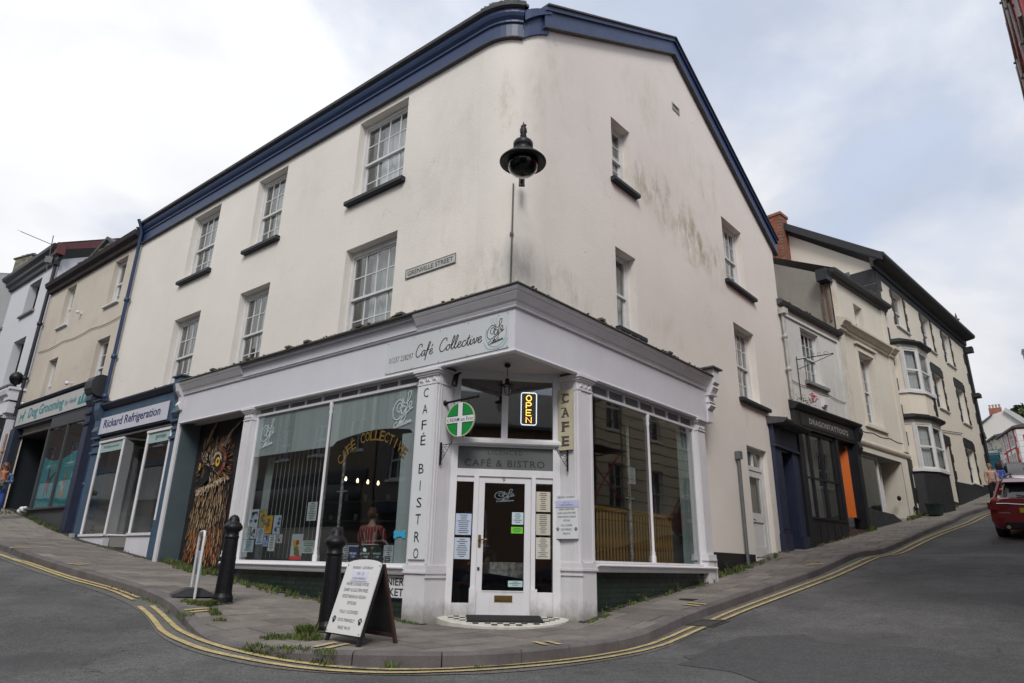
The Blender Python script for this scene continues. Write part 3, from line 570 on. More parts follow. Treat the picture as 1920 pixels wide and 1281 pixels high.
# ------------------------------------------------------------------ cafe building
def wall_cells(mb,fr,x0,x1,z0,z1,holes,y,mi=0):
    xs=sorted({x0,x1}|{v for h in holes for v in h[:2] if x0<v<x1}); zs=sorted({z0,z1}|{v for h in holes for v in h[2:4] if z0<v<z1})
    for i in range(len(xs)-1):
        for j in range(len(zs)-1):
            cx,cz=(xs[i]+xs[i+1])/2,(zs[j]+zs[j+1])/2
            if any(h[0]<cx<h[1] and h[2]<cz<h[3] for h in holes): continue
            mb.quad(fr,xs[i],xs[i+1],zs[j],zs[j+1],y,mi)
def reveals(mb,fr,holes,y,d,mi=0):
    for x0,x1,z0,z1 in [h[:4] for h in holes]:
        P=fr.P
        mb.poly([P(x0,y,z0),P(x0,y+d,z0),P(x0,y+d,z1),P(x0,y,z1)],mi); mb.poly([P(x1,y,z0),P(x1,y,z1),P(x1,y+d,z1),P(x1,y+d,z0)],mi)
        mb.poly([P(x0,y,z1),P(x0,y+d,z1),P(x1,y+d,z1),P(x1,y,z1)],mi); mb.poly([P(x0,y,z0),P(x1,y,z0),P(x1,y+d,z0),P(x0,y+d,z0)],mi)
M_curt2=mat('grey_net',(.40,.42,.42),.9,.25,1.5,stretch=(10,1,.4)); M_curt3=mat('cream_blind',(.52,.50,.44),.9,.12,1,stretch=(1,1,18))
_PM={}
def pane_obj(w,h,mt):
    k=(round(w,3),round(h,3),mt.name)
    if k not in _PM:
        m=MB(); m.box(Wd,-w/2,w/2,-.002,.002,-h/2,h/2); me=bpy.data.meshes.new('pane'); me.from_pydata([tuple(v) for v in m.v],[],m.f); me.materials.append(mt); _PM[k]=me
    return _PM[k]
def add_pane(parent,fr,x,y,z,w,h,mt=None,tilt=.9):
    M=fr.M@Matrix.Translation((x,y,z))@Matrix.Rotation(R_(random.uniform(-tilt,tilt)),4,'Z')@Matrix.Rotation(R_(random.uniform(-tilt,tilt)),4,'X')
    return place(pane_obj(w,h,mt or M_glass),'pane',M,parent)
def sash(bld,fr,x0,x1,z0,z1,y,cols=4,rows=4,panes=True,curtain='net',mat_=None,sill=None,open_=0,head=.0,bar=.022,meet=.5,label=None,dark=.25):
    """sliding sash window set at depth y; two sashes, glazing bars, panes, net curtain and the dark room behind"""
    mat_=mat_ or M_sash; f=MB(); e=.055
    f.box(fr,x0,x0+e,y-.03,y+.08,z0,z1); f.box(fr,x1-e,x1,y-.03,y+.08,z0,z1); f.box(fr,x0+e,x1-e,y-.03,y+.08,z1-e-head,z1); f.box(fr,x0+e,x1-e,y-.04,y+.08,z0,z0+.05)
    zi0,zi1=z0+.05,z1-e-head; zm=zi0+(zi1-zi0)*meet; xa,xb=x0+e,x1-e; r=.042
    win=None; L=[]
    for (a,b,yy,rr) in ((zm-.02,zi1,y,rows//2),(zi0+open_,zm+.02+open_,y+.045,rows-rows//2)):
        f.box(fr,xa,xa+r,yy,yy+.035,a,b); f.box(fr,xb-r,xb,yy,yy+.035,a,b); f.box(fr,xa+r,xb-r,yy,yy+.035,b-r,b); f.box(fr,xa+r,xb-r,yy,yy+.035,a,a+r*1.15)
        gx0,gx1,gz0,gz1=xa+r,xb-r,a+r*1.15,b-r
        for i in range(1,cols): xx=gx0+(gx1-gx0)*i/cols; f.box(fr,xx-bar/2,xx+bar/2,yy+.004,yy+.03,gz0,gz1)
        for j in range(1,rr): zz=gz0+(gz1-gz0)*j/rr; f.box(fr,gx0,gx1,yy+.006,yy+.028,zz-bar/2,zz+bar/2)
        for i in range(cols):
            for j in range(rr): L.append(((gx0+(gx1-gx0)*(i+.5)/cols),yy+.018,(gz0+(gz1-gz0)*(j+.5)/rr),(gx1-gx0)/cols-.004,(gz1-gz0)/rr-.004))
    win=part('window',f,mat_,bld,fr,((x0+x1)/2,y,z0),label=label)
    if panes:
        for l in L: add_pane(win,fr,*l)
    else:
        g=MB()
        for x,yy,z,w_,h in L: g.quad(fr,x-w_/2,x+w_/2,z-h/2,z+h/2,yy)
        part('panes',g,M_glass,win)
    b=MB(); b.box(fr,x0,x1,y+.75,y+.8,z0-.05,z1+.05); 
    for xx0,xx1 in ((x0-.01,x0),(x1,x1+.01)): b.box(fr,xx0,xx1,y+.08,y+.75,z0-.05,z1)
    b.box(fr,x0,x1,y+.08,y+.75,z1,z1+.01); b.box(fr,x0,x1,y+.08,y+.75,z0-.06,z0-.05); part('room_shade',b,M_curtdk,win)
    if curtain:
        c=MB(); n=26; w_=x1-x0; a0=x0+w_*(dark if curtain!='full' else 0); zt=z1-.1; cl=random.choice([.02,.02,.15,.3])*(1 if z1-z0<2 else .3)
        vs=[]
        for i in range(n+1):
            xx=a0+(x1-a0)*i/n; yy=y+.2+.025*math.sin(i*2.1)+.012*math.sin(i*5.3); vs+=[fr.P(xx,yy,z0+cl),fr.P(xx,yy,zt)]
        c.add(vs,[(2*i,2*i+2,2*i+3,2*i+1) for i in range(n)],0,True); part('curtain',c,random.choice([M_curtain,M_curtain,M_curt2,M_curt3]),win)
    if sill: 
        s=MB(); s.bbox(fr,sill[0],sill[1],sill[2],y,z0-sill[3],z0,.015); part('sill',s,sill[4] if len(sill)>4 else M_sill,win)
    return win
YW=.35; T_=1.15
# corner arc between the two wall planes
pl=FL.P(-T_,YW); pr=FR.P(T_,YW); d1=Vector((FL.P(1,0)-FL.P(0,0))[:2]); d2=Vector((FR.P(1,0)-FR.P(0,0))[:2])
ctrl=None
def _isect(p,d,q,e):
    t=((q.x-p.x)*e.y-(q.y-p.y)*e.x)/(d.x*e.y-d.y*e.x); return Vector((p.x+d.x*t,p.y+d.y*t))
P0=Vector(pl[:2]); P2=Vector(pr[:2]); P1=_isect(P0,d1,P2,d2)
ARC=[tuple((P0*(1-t)**2+P1*2*t*(1-t)+P2*t*t)) for t in [i/12 for i in range(13)]]   # smooth bulging corner
OL=(.30,.28,.15); OG=(.42,.39,.30); DK=(.16,.14,.12)
bld=thing('corner_building','cream rendered three storey corner building with blue eaves above the white cafe shopfront','building',FL,(0,0,0))
M_wl=plaster('render_left',CREAM,[(-1.6,7.2,1.6,1.9,.35,OG),(-1.6,5.1,1.7,.8,.55,OG),(-4.3,5.3,.5,.5,.3,OG),(-6.4,8.8,.7,1.3,.3,OG),(-1.7,9.2,1.0,1.0,.3,OG),(-2.6,5.15,.35,.30,.35,DK)],.03,.5)
M_wc=plaster('render_corner',tuple(v*.97 for v in CREAM),[(0,5.2,1.4,.75,.7,(.27,.25,.18)),(.35,8.8,.3,1.5,.45,OG),(.2,7.2,.8,1.6,.15,OG),(-.15,8.6,.18,.9,.8,(.26,.26,.15))],.05,.3)
M_wr=plaster('render_right',CREAM,[(1.3,5.0,1.5,.9,.8,(.25,.23,.14)),(1.6,9.6,1.3,1.2,.4,OG),(5.9,8.7,2.4,.9,.9,OL),(6.9,8.2,2.1,.7,1.3,OL),(5.2,8.9,1.0,.5,1.2,OL),(4.9,9.0,1.0,.8,.6,OL),(7.6,7.7,1.2,.5,.7,OL),(7.6,10.5,1.6,1.4,.55,OG),(4.9,11.0,1.6,1.2,.45,OG),(5.3,5.5,1.2,.5,.4,OL),(9.3,4.2,.9,.6,.4,OG),(12,5,.6,3.5,.4,OG),(1.3,7.2,.5,1.6,.25,OG)],.03,.5)
WU=[(-4.68,-3.16),(-8.6,-7.35),(-11.83,-10.4)]
HL=[(a,b,7.90,9.86) for a,b in WU]+[(-4.68,-3.16,4.72,6.77),(-8.62,-7.38,4.72,6.77),(-11.82,-10.45,4.72,6.77)]
m=MB(); wall_cells(m,FL,-15.1,-T_,4.0,10.1,HL,YW); reveals(m,FL,HL,YW,.24); wall_cells(m,FL,-15.1,-14.9,.6,4.0,[],YW); part('wall',m,M_wl,bld,FL,(0,0,0))
m=MB(); vs=[]
for i,p in enumerate(ARC):
    t=i/12; zt=10.1 if t<.45 else 10.1+(t-.45)/.55*.60; vs+=[(p[0],p[1],4.0),(p[0],p[1],zt)]
m.add(vs,[(2*i,2*i+2,2*i+3,2*i+1) for i in range(12)],0,True); part('wall',m,M_wc,bld,Fr(Matrix.Translation((ARC[6][0],ARC[6][1],0))@Matrix.Rotation(R_(5),4,'Z')),(0,0,0))
HR=[(3.30,4.04,8.32,9.84),(3.31,4.06,5.06,6.77),(8.60,9.87,7.88,9.77),(8.75,10.03,4.78,6.77),(8.85,10.08,1.02,3.62),(10.86,11.66,1.2,3.78),(6.17,6.54,11.77,11.97)]
m=MB(); wall_cells(m,FR,T_,5.95,4.0,10.1,HR,YW); wall_cells(m,FR,5.95,12.25,-.3,10.1,HR,YW); reveals(m,FR,HR[:5],YW,.26)
ap=(6.34,13.62)
def rk(x): return 10.1+(ap[1]-10.1)*((x-T_+.75)/(ap[0]-T_+.75)) if x<ap[0] else ap[1]-(ap[1]-10.15)*(x-ap[0])/(12.25-ap[0])
xs=[T_,3,5,6.17,6.34,6.54,8,10,12.25]
for a,b in zip(xs,xs[1:]):
    if 6.1<a<6.5:
        m.poly([FR.P(a,YW,10.1),FR.P(b,YW,10.1),FR.P(b,YW,11.77),FR.P(a,YW,11.77)]); m.poly([FR.P(a,YW,11.97),FR.P(b,YW,11.97),FR.P(b,YW,rk(b)),FR.P(a,YW,rk(a))])
    else: m.poly([FR.P(a,YW,10.1),FR.P(b,YW,10.1),FR.P(b,YW,rk(b)),FR.P(a,YW,rk(a))])
part('wall',m,M_wr,bld,FR,(0,0,0))
m=MB(); m.add([FR.P(12.25,YW,-.3),FR.P(12.25,YW,10.15),FR.P(12.25,12,10.15),FR.P(12.25,12,-.3)],[(0,1,2,3)]); m.add([FL.P(-15.1,YW,.3),FL.P(-15.1,YW,10.1),FL.P(-15.1,12,14),FL.P(-15.1,12,.3)],[(0,1,2,3)]); part('rear_wall',m,M_wr,bld)
# sash windows
SL=(-.2,)
for i,(a,b) in enumerate(WU):
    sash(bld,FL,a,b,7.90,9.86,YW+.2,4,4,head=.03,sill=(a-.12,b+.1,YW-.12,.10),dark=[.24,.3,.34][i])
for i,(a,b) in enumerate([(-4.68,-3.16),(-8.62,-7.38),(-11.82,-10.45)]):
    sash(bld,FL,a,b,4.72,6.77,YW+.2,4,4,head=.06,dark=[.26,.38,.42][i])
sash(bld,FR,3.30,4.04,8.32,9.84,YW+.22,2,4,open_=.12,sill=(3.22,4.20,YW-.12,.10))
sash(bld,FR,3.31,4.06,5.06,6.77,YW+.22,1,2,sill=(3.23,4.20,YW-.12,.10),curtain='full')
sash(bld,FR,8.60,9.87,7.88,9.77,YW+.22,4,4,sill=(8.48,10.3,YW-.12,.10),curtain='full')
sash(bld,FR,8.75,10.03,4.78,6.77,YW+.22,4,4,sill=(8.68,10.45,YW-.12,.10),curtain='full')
v=MB(); v.box(FR,6.17,6.54,YW-.02,YW+.02,11.77,11.80); v.box(FR,6.17,6.20,YW-.02,YW+.02,11.8,11.97); v.box(FR,6.51,6.54,YW-.02,YW+.02,11.8,11.97); v.box(FR,6.2,6.51,YW-.02,YW+.02,11.945,11.97)
for i in range(6): v.box(FR,6.215+i*.05,6.24+i*.05,YW,YW+.03,11.8,11.945)
v.box(FR,6.17,6.54,YW+.03,YW+.05,11.77,11.97,1); part('air_vent',v,[mat('vent_metal',(.3,.3,.28),.6,.1,4),M_dark],bld)
# eaves: blue cornice round the corner, black gutter, barge boards
LP_=[tuple(FL.P(-15.12,YW)[:2]),tuple(FL.P(-8,YW)[:2])]+ARC[:8]
prof=[(-.02,10.02),(.05,10.02),(.05,10.05),(.035,10.06),(.035,10.34),(.07,10.36),(.07,10.40),(.12,10.46),(.15,10.52),(.15,10.60),(-.02,10.60)]
m=MB(); m.sweep(LP_,prof); part('cornice',m,M_blue,bld)
m=MB(); m.sweep(LP_,[(-.02,9.995),(.085,9.995),(.085,10.017),(-.02,10.017)]); m.sweep(LP_,[(.0,10.603),(.17,10.603),(.22,10.62),(.23,10.68),(.20,10.71),(.0,10.80)]); part('gutter',m,M_slate,bld)
# corner piece of the blue eaves climbing to the verge
m=MB(); CP=ARC[7:]
for o0,o1,za,zb,ra,rb in ((-.02,.05,10.02,10.36,10.42,10.86),(-.02,.13,10.362,10.60,10.862,10.95)):
    n=len(CP); vs=[]
    for i,p in enumerate(CP):
        t=i/(n-1); d=Vector((p[0]-P1.x*0-ARC[6][0]+d1.y*0,0)); 
        tn=(Vector(CP[min(n-1,i+1)])-Vector(CP[max(0,i-1)])).normalized(); nn=Vector((tn.y,-tn.x)); z0_=za+(ra-za)*t; z1_=zb+(rb-zb)*t
        for o,z in ((o0,z0_),(o1,z0_),(o1,z1_),(o0,z1_)): vs.append((p[0]+nn.x*o,p[1]+nn.y*o,z))
    m.add(vs,[(i*4+j,i*4+(j+1)%4,(i+1)*4+(j+1)%4,(i+1)*4+j) for i in range(n-1) for j in range(4)])
part('eaves_corner',m,M_blue,bld)
def rake(x0,z0,x1,z1,lo,hi,y0,y1,mi=0,mb=None): mb.prism(FR,[(x0,z0+lo),(x1,z1+lo),(x1,z1+hi),(x0,z0+hi)],y0,y1,mi)
RK=[(.96,10.46,6.34,13.56),(6.34,13.56,12.45,10.05)]
m=MB(); k=MB()
for a in RK:
    rake(*a,0,.36,YW-.10,YW+.02,mb=m); rake(*a,.362,.46,YW-.15,YW+.02,mb=m); rake(*a,-.03,0,YW-.115,YW+.02,mb=k); rake(*a,.462,.50,YW-.19,YW+.1,mb=k)
part('barge_board',m,M_blue,bld); part('barge_board_edge',k,M_slate,bld)
# slate roof
m=MB(); RZ=14.0
A=[FR.P(.6,YW+.1,10.74),FR.P(6.34,YW-.15,RZ+.03),FR.P(6.34,15.3,RZ+.03),FR.P(-.55,15.4,10.72)]; m.poly(A); B=[FR.P(6.34,YW-.15,RZ+.03),FR.P(12.5,YW-.15,10.5),FR.P(12.5,15.3,10.5),FR.P(6.34,15.3,RZ+.03)]; m.poly(B)
m.poly([Vector((*ARC[6],10.62)),FR.P(.6,YW+.1,10.74),FR.P(-.55,15.4,10.72),FL.P(-15.1,YW-.1,10.70),FL.P(-1.2,YW-.05,10.66)])
part('roof',m,M_slate,bld)
m=MB()
for i in range(26):     # ragged lead and slates over the rounded corner
    t=(i+.5)/26; p=Vector(ARC[1])*(1-t)+Vector(ARC[7])*t; q=ARC[min(12,1+int(t*6))]; fr=frame(q[0],q[1],random.uniform(-30,40)); m.box(fr,-.12,.12,-.20,.1,10.66,10.715+random.uniform(0,.03))
part('roof_slates',m,M_slate,bld,kind='stuff')
# downpipe boundary
def downpipe(name,label,fr,x,y,z0,z1,r,mt,collars=(),hop=None,cat='drainpipe',bend=None):
    t=thing(name,label,cat,fr,(x,y,z0)); m=MB(); pts=[fr.P(x,y,z0),fr.P(x,y,z1)]
    if bend: pts+= [fr.P(x+b[0],y+b[1],z1+b[2]) for b in bend]
    m.tube(pts,r,10); part('pipe',m,mt,t)
    for c in collars: k=MB(); k.lathe(fr,(x,y,c),[(r*1.0,-.07),(r*1.45,-.06),(r*1.45,.05),(r*1.0,.06)],10); k.box(fr,x-r*2.2,x+r*2.2,y+r*.2,y+r*1.2,c-.02,c+.02); part('collar',k,mt,t)
    if hop: k=MB(); k.prism(fr,[(x-hop,z1+.0),(x+hop,z1+.0),(x+hop,z1+.18),(x-hop,z1+.18)],y-hop,y+hop*.8); part('hopper',k,mt,t)
    return t
downpipe('drainpipe','navy blue downpipe between the cream corner building and the dog grooming shop',FL,-15.05,.24,1.18,10.35,.05,M_blue,(2.6,5.1,6.3,8.1),bend=[(.02,-.1,.25),(.02,-.18,.4)])
downpipe('drainpipe','short grey pipe standing against the right wall beside the white door',FR,8.17,.28,.75,3.18,.04,mat('grey_plastic',(.13,.14,.145),.5,.1,4),(),hop=.07)
# ------------------------------------------------------------------ cafe shopfront (parts of the corner building)
def bpart(name,fn,mt,loc=(0,0,0),fr=None,label=None,kind=None,parent=None):
    m=MB(); fn(m); return part(name,m,mt,parent or bld,fr,loc if fr is not None else None,label,kind)
C0=tuple(FL.P(0,0)[:2]); RE=tuple(FR.P(6.1,0)[:2])
# fascia board: behind plane y=0, mitred round the corner
LE=tuple(FL.P(-9.72,0)[:2])
bpart('fascia_board',lambda m:m.sweep([LE,C0,RE],[(-.06,3.70),(0,3.70),(0,4.37),(-.06,4.37)]),M_white2)
bpart('lower_bead',lambda m:m.sweep([LE,C0,RE],[(-.06,3.665),(.022,3.665),(.03,3.68),(.022,3.698),(-.06,3.698)]),M_white); bpart('upper_bead',lambda m:(m.sweep([LE,C0,RE],[(0.002,4.345),(.03,4.345),(.04,4.36),(.03,4.378),(.002,4.378)])),M_white)
full=[(.0,4.38),(.035,4.38),(.05,4.41),(.05,4.43),(.085,4.45),(.12,4.50),(.145,4.535),(.145,4.55),(.165,4.56),(.185,4.59),(.185,4.62),(.0,4.62)]
bpart('cornice_moulding',lambda m:m.sweep([tuple(FL.P(-2.0,0)[:2]),C0,RE],full),M_white); bpart('cornice_moulding',lambda m:m.sweep([LE,tuple(FL.P(-7.2,0)[:2])],full),M_white)
bpart('boxed_cornice',lambda m:(m.box(FL,-7.19,-2.01,-.055,0,4.38,4.57),m.box(FL,-7.19,-2.01,-.12,0,4.572,4.622)),M_white2)
def leadtop(m):
    pth=[LE,tuple(FL.P(-5,0)[:2]),C0,tuple(FR.P(3,0)[:2]),RE]
    m.sweep(pth,[(-.5,4.80),(-.5,4.85),(.19,4.662),(.215,4.64),(.215,4.624),(-.4,4.624)])
bpart('lead_top',leadtop,M_lead)
lm=MB()
for i in range(230):          # moss and broken slate edge along the shopfront roof
    if random.random()<.66: fr=FL; x=-random.uniform(.1,9.6)
    else: fr=FR; x=random.uniform(.1,6)
    s_=random.uniform(.012,.04); y=-.2+random.random()*.12; lm.ball(fr,(x,y,4.66+random.random()*.012),s_,6,0 if random.random()<.5 else 1,.6)
for x in (-8.3,-6.9,-5.5,-4.9,-3.4,-2.35): lm.box(FL,x,x+.14,-.235,-.1,4.66,4.70,0)
for x in (1.9,4.2): lm.box(FR,x,x+.12,-.235,-.1,4.66,4.70,0)
part('edge_moss',lm,[M_lead,M_moss],bld,kind='stuff')
# soffit over the entrance and window heads
def sof(m):
    z=3.72
    m.poly([FL.P(0,.03,z),FL.P(-9.7,.03,z),FL.P(-9.7,.6,z),FL.P(-1.5,.6,z),FR.P(1.5,.6,z),FR.P(6.1,.6,z),FR.P(6.1,.03,z)])
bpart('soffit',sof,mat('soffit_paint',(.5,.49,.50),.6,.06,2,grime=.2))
# pilasters
def pil(m,fr,x0,x1,zb,zt=3.66,y=0,plinth=.66,d=.47,fl=True):
    m.box(fr,x0,x1,y,y+d,plinth,zt)                     # shaft
    m.box(fr,x0-.0,x1+.0,y-.03,y+d,zb,plinth-.012); m.box(fr,x0-.03,x1+.02,y-.055,y+d,plinth-.012,plinth+.02)
    m.box(fr,x0-.02,x1+.02,y-.045,y+d,plinth+.02,plinth+.10)
    m.box(fr,x0-.012,x1+.012,y-.02,y+d,3.42,3.44); m.box(fr,x0-.02,x1+.02,y-.03,y+d,3.56,3.585); m.box(fr,x0-.04,x1+.04,y-.05,y+d,3.587,3.62); m.box(fr,x0-.06,x1+.06,y-.075,y+d,3.622,3.668)
    if fl:
        for s0,s1 in ((x0+.0,x0+.045),(x1-.045,x1)): m.box(fr,s0,s1,y-.012,y-.001,plinth+.12,3.41)
    for k in range(3): cx=x0+(x1-x0)*(k+.5)/3; m.prism(fr,[(cx-.045,3.47),(cx-.02,3.5),(cx,3.47),(cx+.02,3.5),(cx+.045,3.47),(cx,3.54)],y-.022,y-.001)
bpart('pilaster',lambda m:pil(m,FL,-1.93,-1.5,-.2,plinth=.62),M_splash)
bpart('pilaster',lambda m:pil(m,FR,1.55,1.90,-.2,plinth=.70,d=.47),M_splash)
bpart('pilaster',lambda m:pil(m,FL,-6.96,-6.68,.1,plinth=.8,d=.3),M_white)
bpart('pilaster',lambda m:pil(m,FR,5.62,5.92,.2,plinth=.92,d=.3,fl=False),M_white)
# mouldings down the entrance returns
def retm(m,side):
  if side==0:
    for y0,y1 in ((.03,.06),(.085,.10),(.39,.42)): m.box(FL,-1.5,-1.488,y0,y1,.7,3.55)
    m.box(FL,-1.5,-1.48,-.05,.47,.55,.57); m.box(FL,-1.5,-1.485,0,.47,3.42,3.44)
  else:
    for y0,y1 in ((.03,.06),(.085,.10),(.39,.42)): m.box(FR,1.538,1.55,y0,y1,.7,3.55)
    m.box(FR,1.53,1.55,-.05,.47,.62,.64)
bpart('return_moulding',lambda m:retm(m,0),M_white); bpart('return_moulding',lambda m:retm(m,1),M_white)
# console bracket at the uphill end
def console(m):
    pr=[(0,3.95),(-.05,3.95),(-.10,4.02),(-.06,4.10),(-.06,4.22),(-.13,4.30),(-.19,4.40),(-.17,4.46),(-.22,4.50),(-.22,4.80),(0,4.80),(.3,4.80),(.3,3.95)]
    m.prof(FR,pr,6.10,6.34); m.box(FR,6.08,6.36,-.10,.3,4.08,4.11); m.box(FR,6.08,6.36,-.16,.3,4.235,4.25); m.box(FR,6.1,6.34,-.02,.3,3.68,3.95)
bpart('console_bracket',console,M_white); bpart('bracket_cap',lambda m:m.box(FR,6.0,6.44,-.27,.33,4.80,4.835),M_slate)
bpart('console_bracket',lambda m:(m.prof(FL,[(0,4.0),(-.05,4.0),(-.12,4.1),(-.06,4.2),(-.07,4.3),(-.16,4.42),(-.2,4.6),(0,4.62),(.3,4.62),(.3,4.0)],-9.86,-9.73)),M_white)
# narrow white post and grey reveal left of the owl
bpart('door_post',lambda m:(m.box(FL,-9.86,-9.73,.02,.3,.4,3.99)),M_white)
bpart('reveal_panel',lambda m:m.box(FL,-9.73,-9.68,.06,.5,.3,3.7),mat('grey_reveal',(.085,.115,.13),.5,.1,2,grime=.2))
# shop windows
def shopwin(fr,x0,x1,z0,z1,xm,y=.12,zh=3.66,name_lbl=None):
    f=MB(); e=.05
    f.bbox(fr,x0-e,x0,y-.03,y+.05,z0,z1,.012); f.bbox(fr,x1,x1+e,y-.03,y+.05,z0,z1,.012)
    f.box(fr,x0-e,x1+e,y-.03,y+.05,z1,z1+.045); f.box(fr,x0-e,x1+e,y-.05,y+.05,z0-.035,z0)
    f.box(fr,x0-e,x1+e,y-.015,y+.05,zh-.02,zh+.03)
    n=int((x1-x0)/.5)
    for i in range(n+1): xx=x0+(x1-x0)*i/n; f.box(fr,xx-.016,xx+.016,y-.02,y+.04,z1+.045,zh-.02)
    w_=part('shop_window',f,M_white,bld,fr,((x0+x1)/2,y,z0))
    k=MB(); prf=[(.045,0),(.045,.10),(.03,.13),(.036,.16),(.024,.20),(.024,z1-z0-.22),(.036,z1-z0-.18),(.026,z1-z0-.12),(.04,z1-z0-.08),(.04,z1-z0)]
    k.lathe(fr,(xm,y-.01,z0),prf,12); part('mullion',k,M_white,w_)
    for a,b in ((x0,xm),(xm,x1)): 
        g=MB(); g.box(fr,a+.003,b-.003,y+.006,y+.012,z0,z1); part('pane',g,M_glass2,w_)
    t=MB(); t.quad(fr,x0,x1,z1+.045,zh-.02,y+.02); part('fanlight_strip',t,mat('frieze_grille',(.20,.20,.21),.6,.4,60,.3,90),w_)
    return w_
W1=shopwin(FL,-6.62,-2.0,.74,3.49,-4.27); W2=shopwin(FR,2.05,5.58,.84,3.44,3.83)
def sill(m,fr,x0,x1,zt):
    m.prof(fr,[(.1,zt),(-.06,zt),(-.085,zt-.02),(-.085,zt-.035),(-.05,zt-.05),(-.035,zt-.10),(-.02,zt-.125),(.1,zt-.125)],x0,x1)
bpart('shop_sill',lambda m:sill(m,FL,-6.96,-1.93,.705),M_white); bpart('shop_sill',lambda m:sill(m,FR,1.90,5.90,.80),M_white)
# glazed green tile stall risers: each tile a piece, joined
def tiles(m,fr,x0,x1,zb,zt):
    z=zt; row=0
    m.box(fr,x0,x1,.10,.16,zb,zt,1)
    while z>zb:
        x=x0-(.1 if row%2 else 0)
        while x<x1:
            a,b=max(x0,x),min(x1,x+.2)
            if b-a>.03: m.box(fr,a+.003,b-.003,.088+random.random()*.004,.1,z-.072,z-.003,0)
            x+=.2
        z-=.075; row+=1
bpart('tiled_stall_riser',lambda m:tiles(m,FL,-6.7,-1.93,-.1,.58),[M_green,M_dark],kind='stuff'); bpart('tiled_stall_riser',lambda m:tiles(m,FR,1.9,5.62,.0,.67),[M_green,M_dark],kind='stuff')
bpart('plinth_end',lambda m:m.box(FL,-6.98,-6.66,-.02,.3,-.1,.1),M_white); bpart('plinth_end',lambda m:m.box(FR,5.86,5.98,-.03,.35,.1,.93),M_white)
# entrance screen
def ent(m):
    y=0
    B=lambda x0,x1,z0,z1,y0=-.04,y1=.06:m.box(FD,x0,x1,y0,y1,z0,z1)
    B(-.06,.035,-.1,3.72); B(1.525,1.64,-.1,3.72); B(.035,1.525,3.60,3.72,-.03)
    B(.035,1.525,2.50,2.63,-.03); B(.70,.80,2.63,3.60,-.03)
    m.prof(FD,[(-.03,2.53),(-.09,2.53),(-.11,2.55),(-.11,2.59),(-.09,2.61),(-.03,2.64)],-.06,1.64)
    B(.035,1.525,2.04,2.15,-.035); 
    B(.30,.375,-.05,2.04); B(1.19,1.255,-.05,2.04)
    B(.035,.30,1.955,2.04,-.01); B(1.255,1.525,1.955,2.04,-.01)
    B(.035,.30,-.05,.215,-.015); B(1.255,1.525,-.05,.375,-.015)
    for x in (.285,1.185): m.box(FD,x,x+.10,-.065,-.04,-.05,.42)
bpart('entrance_frame',ent,M_splash)
for x0,x1,z0,z1 in ((.035,.70,2.63,3.60),(.80,1.525,2.63,3.60),(.035,.30,.215,1.955),(1.255,1.525,.375,1.955)):
    g=MB(); g.box(FD,x0,x1,.01,.016,z0,z1); part('pane',g,M_glass2,bld)
door=bpart('door',lambda m:(m.box(FD,.378,.47,-.01,.035,-.0,2.035),m.box(FD,1.09,1.187,-.01,.035,-.0,2.035),m.box(FD,.47,1.09,-.01,.035,1.945,2.035),m.box(FD,.47,1.09,-.01,.035,.0,.375),m.box(FD,.47,1.09,-.018,-.0,.375,.39)),M_white,(.4,0,0),FD)
g=MB(); g.box(FD,.472,1.088,.01,.016,.39,1.945); part('door_glass',g,M_glass2,door)
M_brass=mat('aged_brass',(.20,.13,.05),.4,.2,8,metal=.8)
g=MB(); g.bbox(FD,.66,.925,-.022,-.01,.235,.325,.004); g.box(FD,.68,.905,-.028,-.022,.255,.305); part('letter_plate',g,M_brass,door)
g=MB(); g.lathe(FD,(.415,-.012,1.085),[(.001,-.004),(.026,-.003),(.026,.0)],10,axis='y'); g.box(FD,.395,.435,-.02,-.01,.99,1.17); g.tube([FD.P(.415,-.02,1.10),FD.P(.415,-.055,1.10),FD.P(.52,-.055,1.105)],.009,8); part('door_handle',g,M_brass,door)
g=MB(); g.box(FD,.395,.43,-.018,-.01,.665,.71); part('lock',g,M_dark,door)
g=MB(); g.text(FD,'9',.735,.785,1.965,2.025,-.014,off=.01); part('house_number',g,mat('gold_figure',(.30,.22,.06),.4,.1,5,metal=.4),door)
# frosted panel over the door with cut-out lettering
M_frost=mat('frosted_film_grey',(.105,.115,.115),.5,.06,3); M_frdk=mat('frost_letter',(.03,.03,.032),.5,.05,3)
g=MB(); g.box(FD,.035,1.525,.008,.014,2.15,2.50); lp=part('lettered_panel',g,M_frost,bld)
g=MB(); g.text(FD,'LICENCED',.50,1.05,2.385,2.45,.004,off=.0,spacing=1.25); g.text(FD,'CAFÉ & BISTRO',.14,1.40,2.195,2.33,.004,off=.012,spacing=1.15); part('lettering',g,M_frdk,lp)
# threshold: tiled step and mat
M_tw=mat('white_floor_tile',(.55,.54,.48),.6,.15,9); M_tb=mat('black_floor_tile',(.03,.03,.035),.6,.2,9)
st=MB(); cx_,cy_=.79,.02
FS_=FD.at(0,0,.014,rx=.125)
arc=[(cx_+.98*math.cos(a),cy_-.74*math.sin(a)) for a in [math.pi*i/20 for i in range(21)]]
st.slab(FS_,arc+[(cx_-.98,.1),(cx_+.98,.1)],-.12,.028)
n=19
for i in range(n):
    for j in range(7):
        x=cx_-.80+i*.085; y=-.02-.085*j
        if ((x+.04-cx_)/.84)**2+((y-.04)/.62)**2<1: st.box(FS_,x+.003,x+.082,y-.082,y-.003,.028,.034,1 if (i+j)%2 else 0)
bpart('entrance_step',lambda m:m.__dict__.update(st.__dict__),[M_tw,M_tb])
mt=MB(); mt.bbox(FS_,.26,1.33,-.44,-.045,.036,.052,.006)
for i in range(52): mt.box(FS_,.27+i*.0202,.282+i*.0202,-.432,-.052,.052,.057)
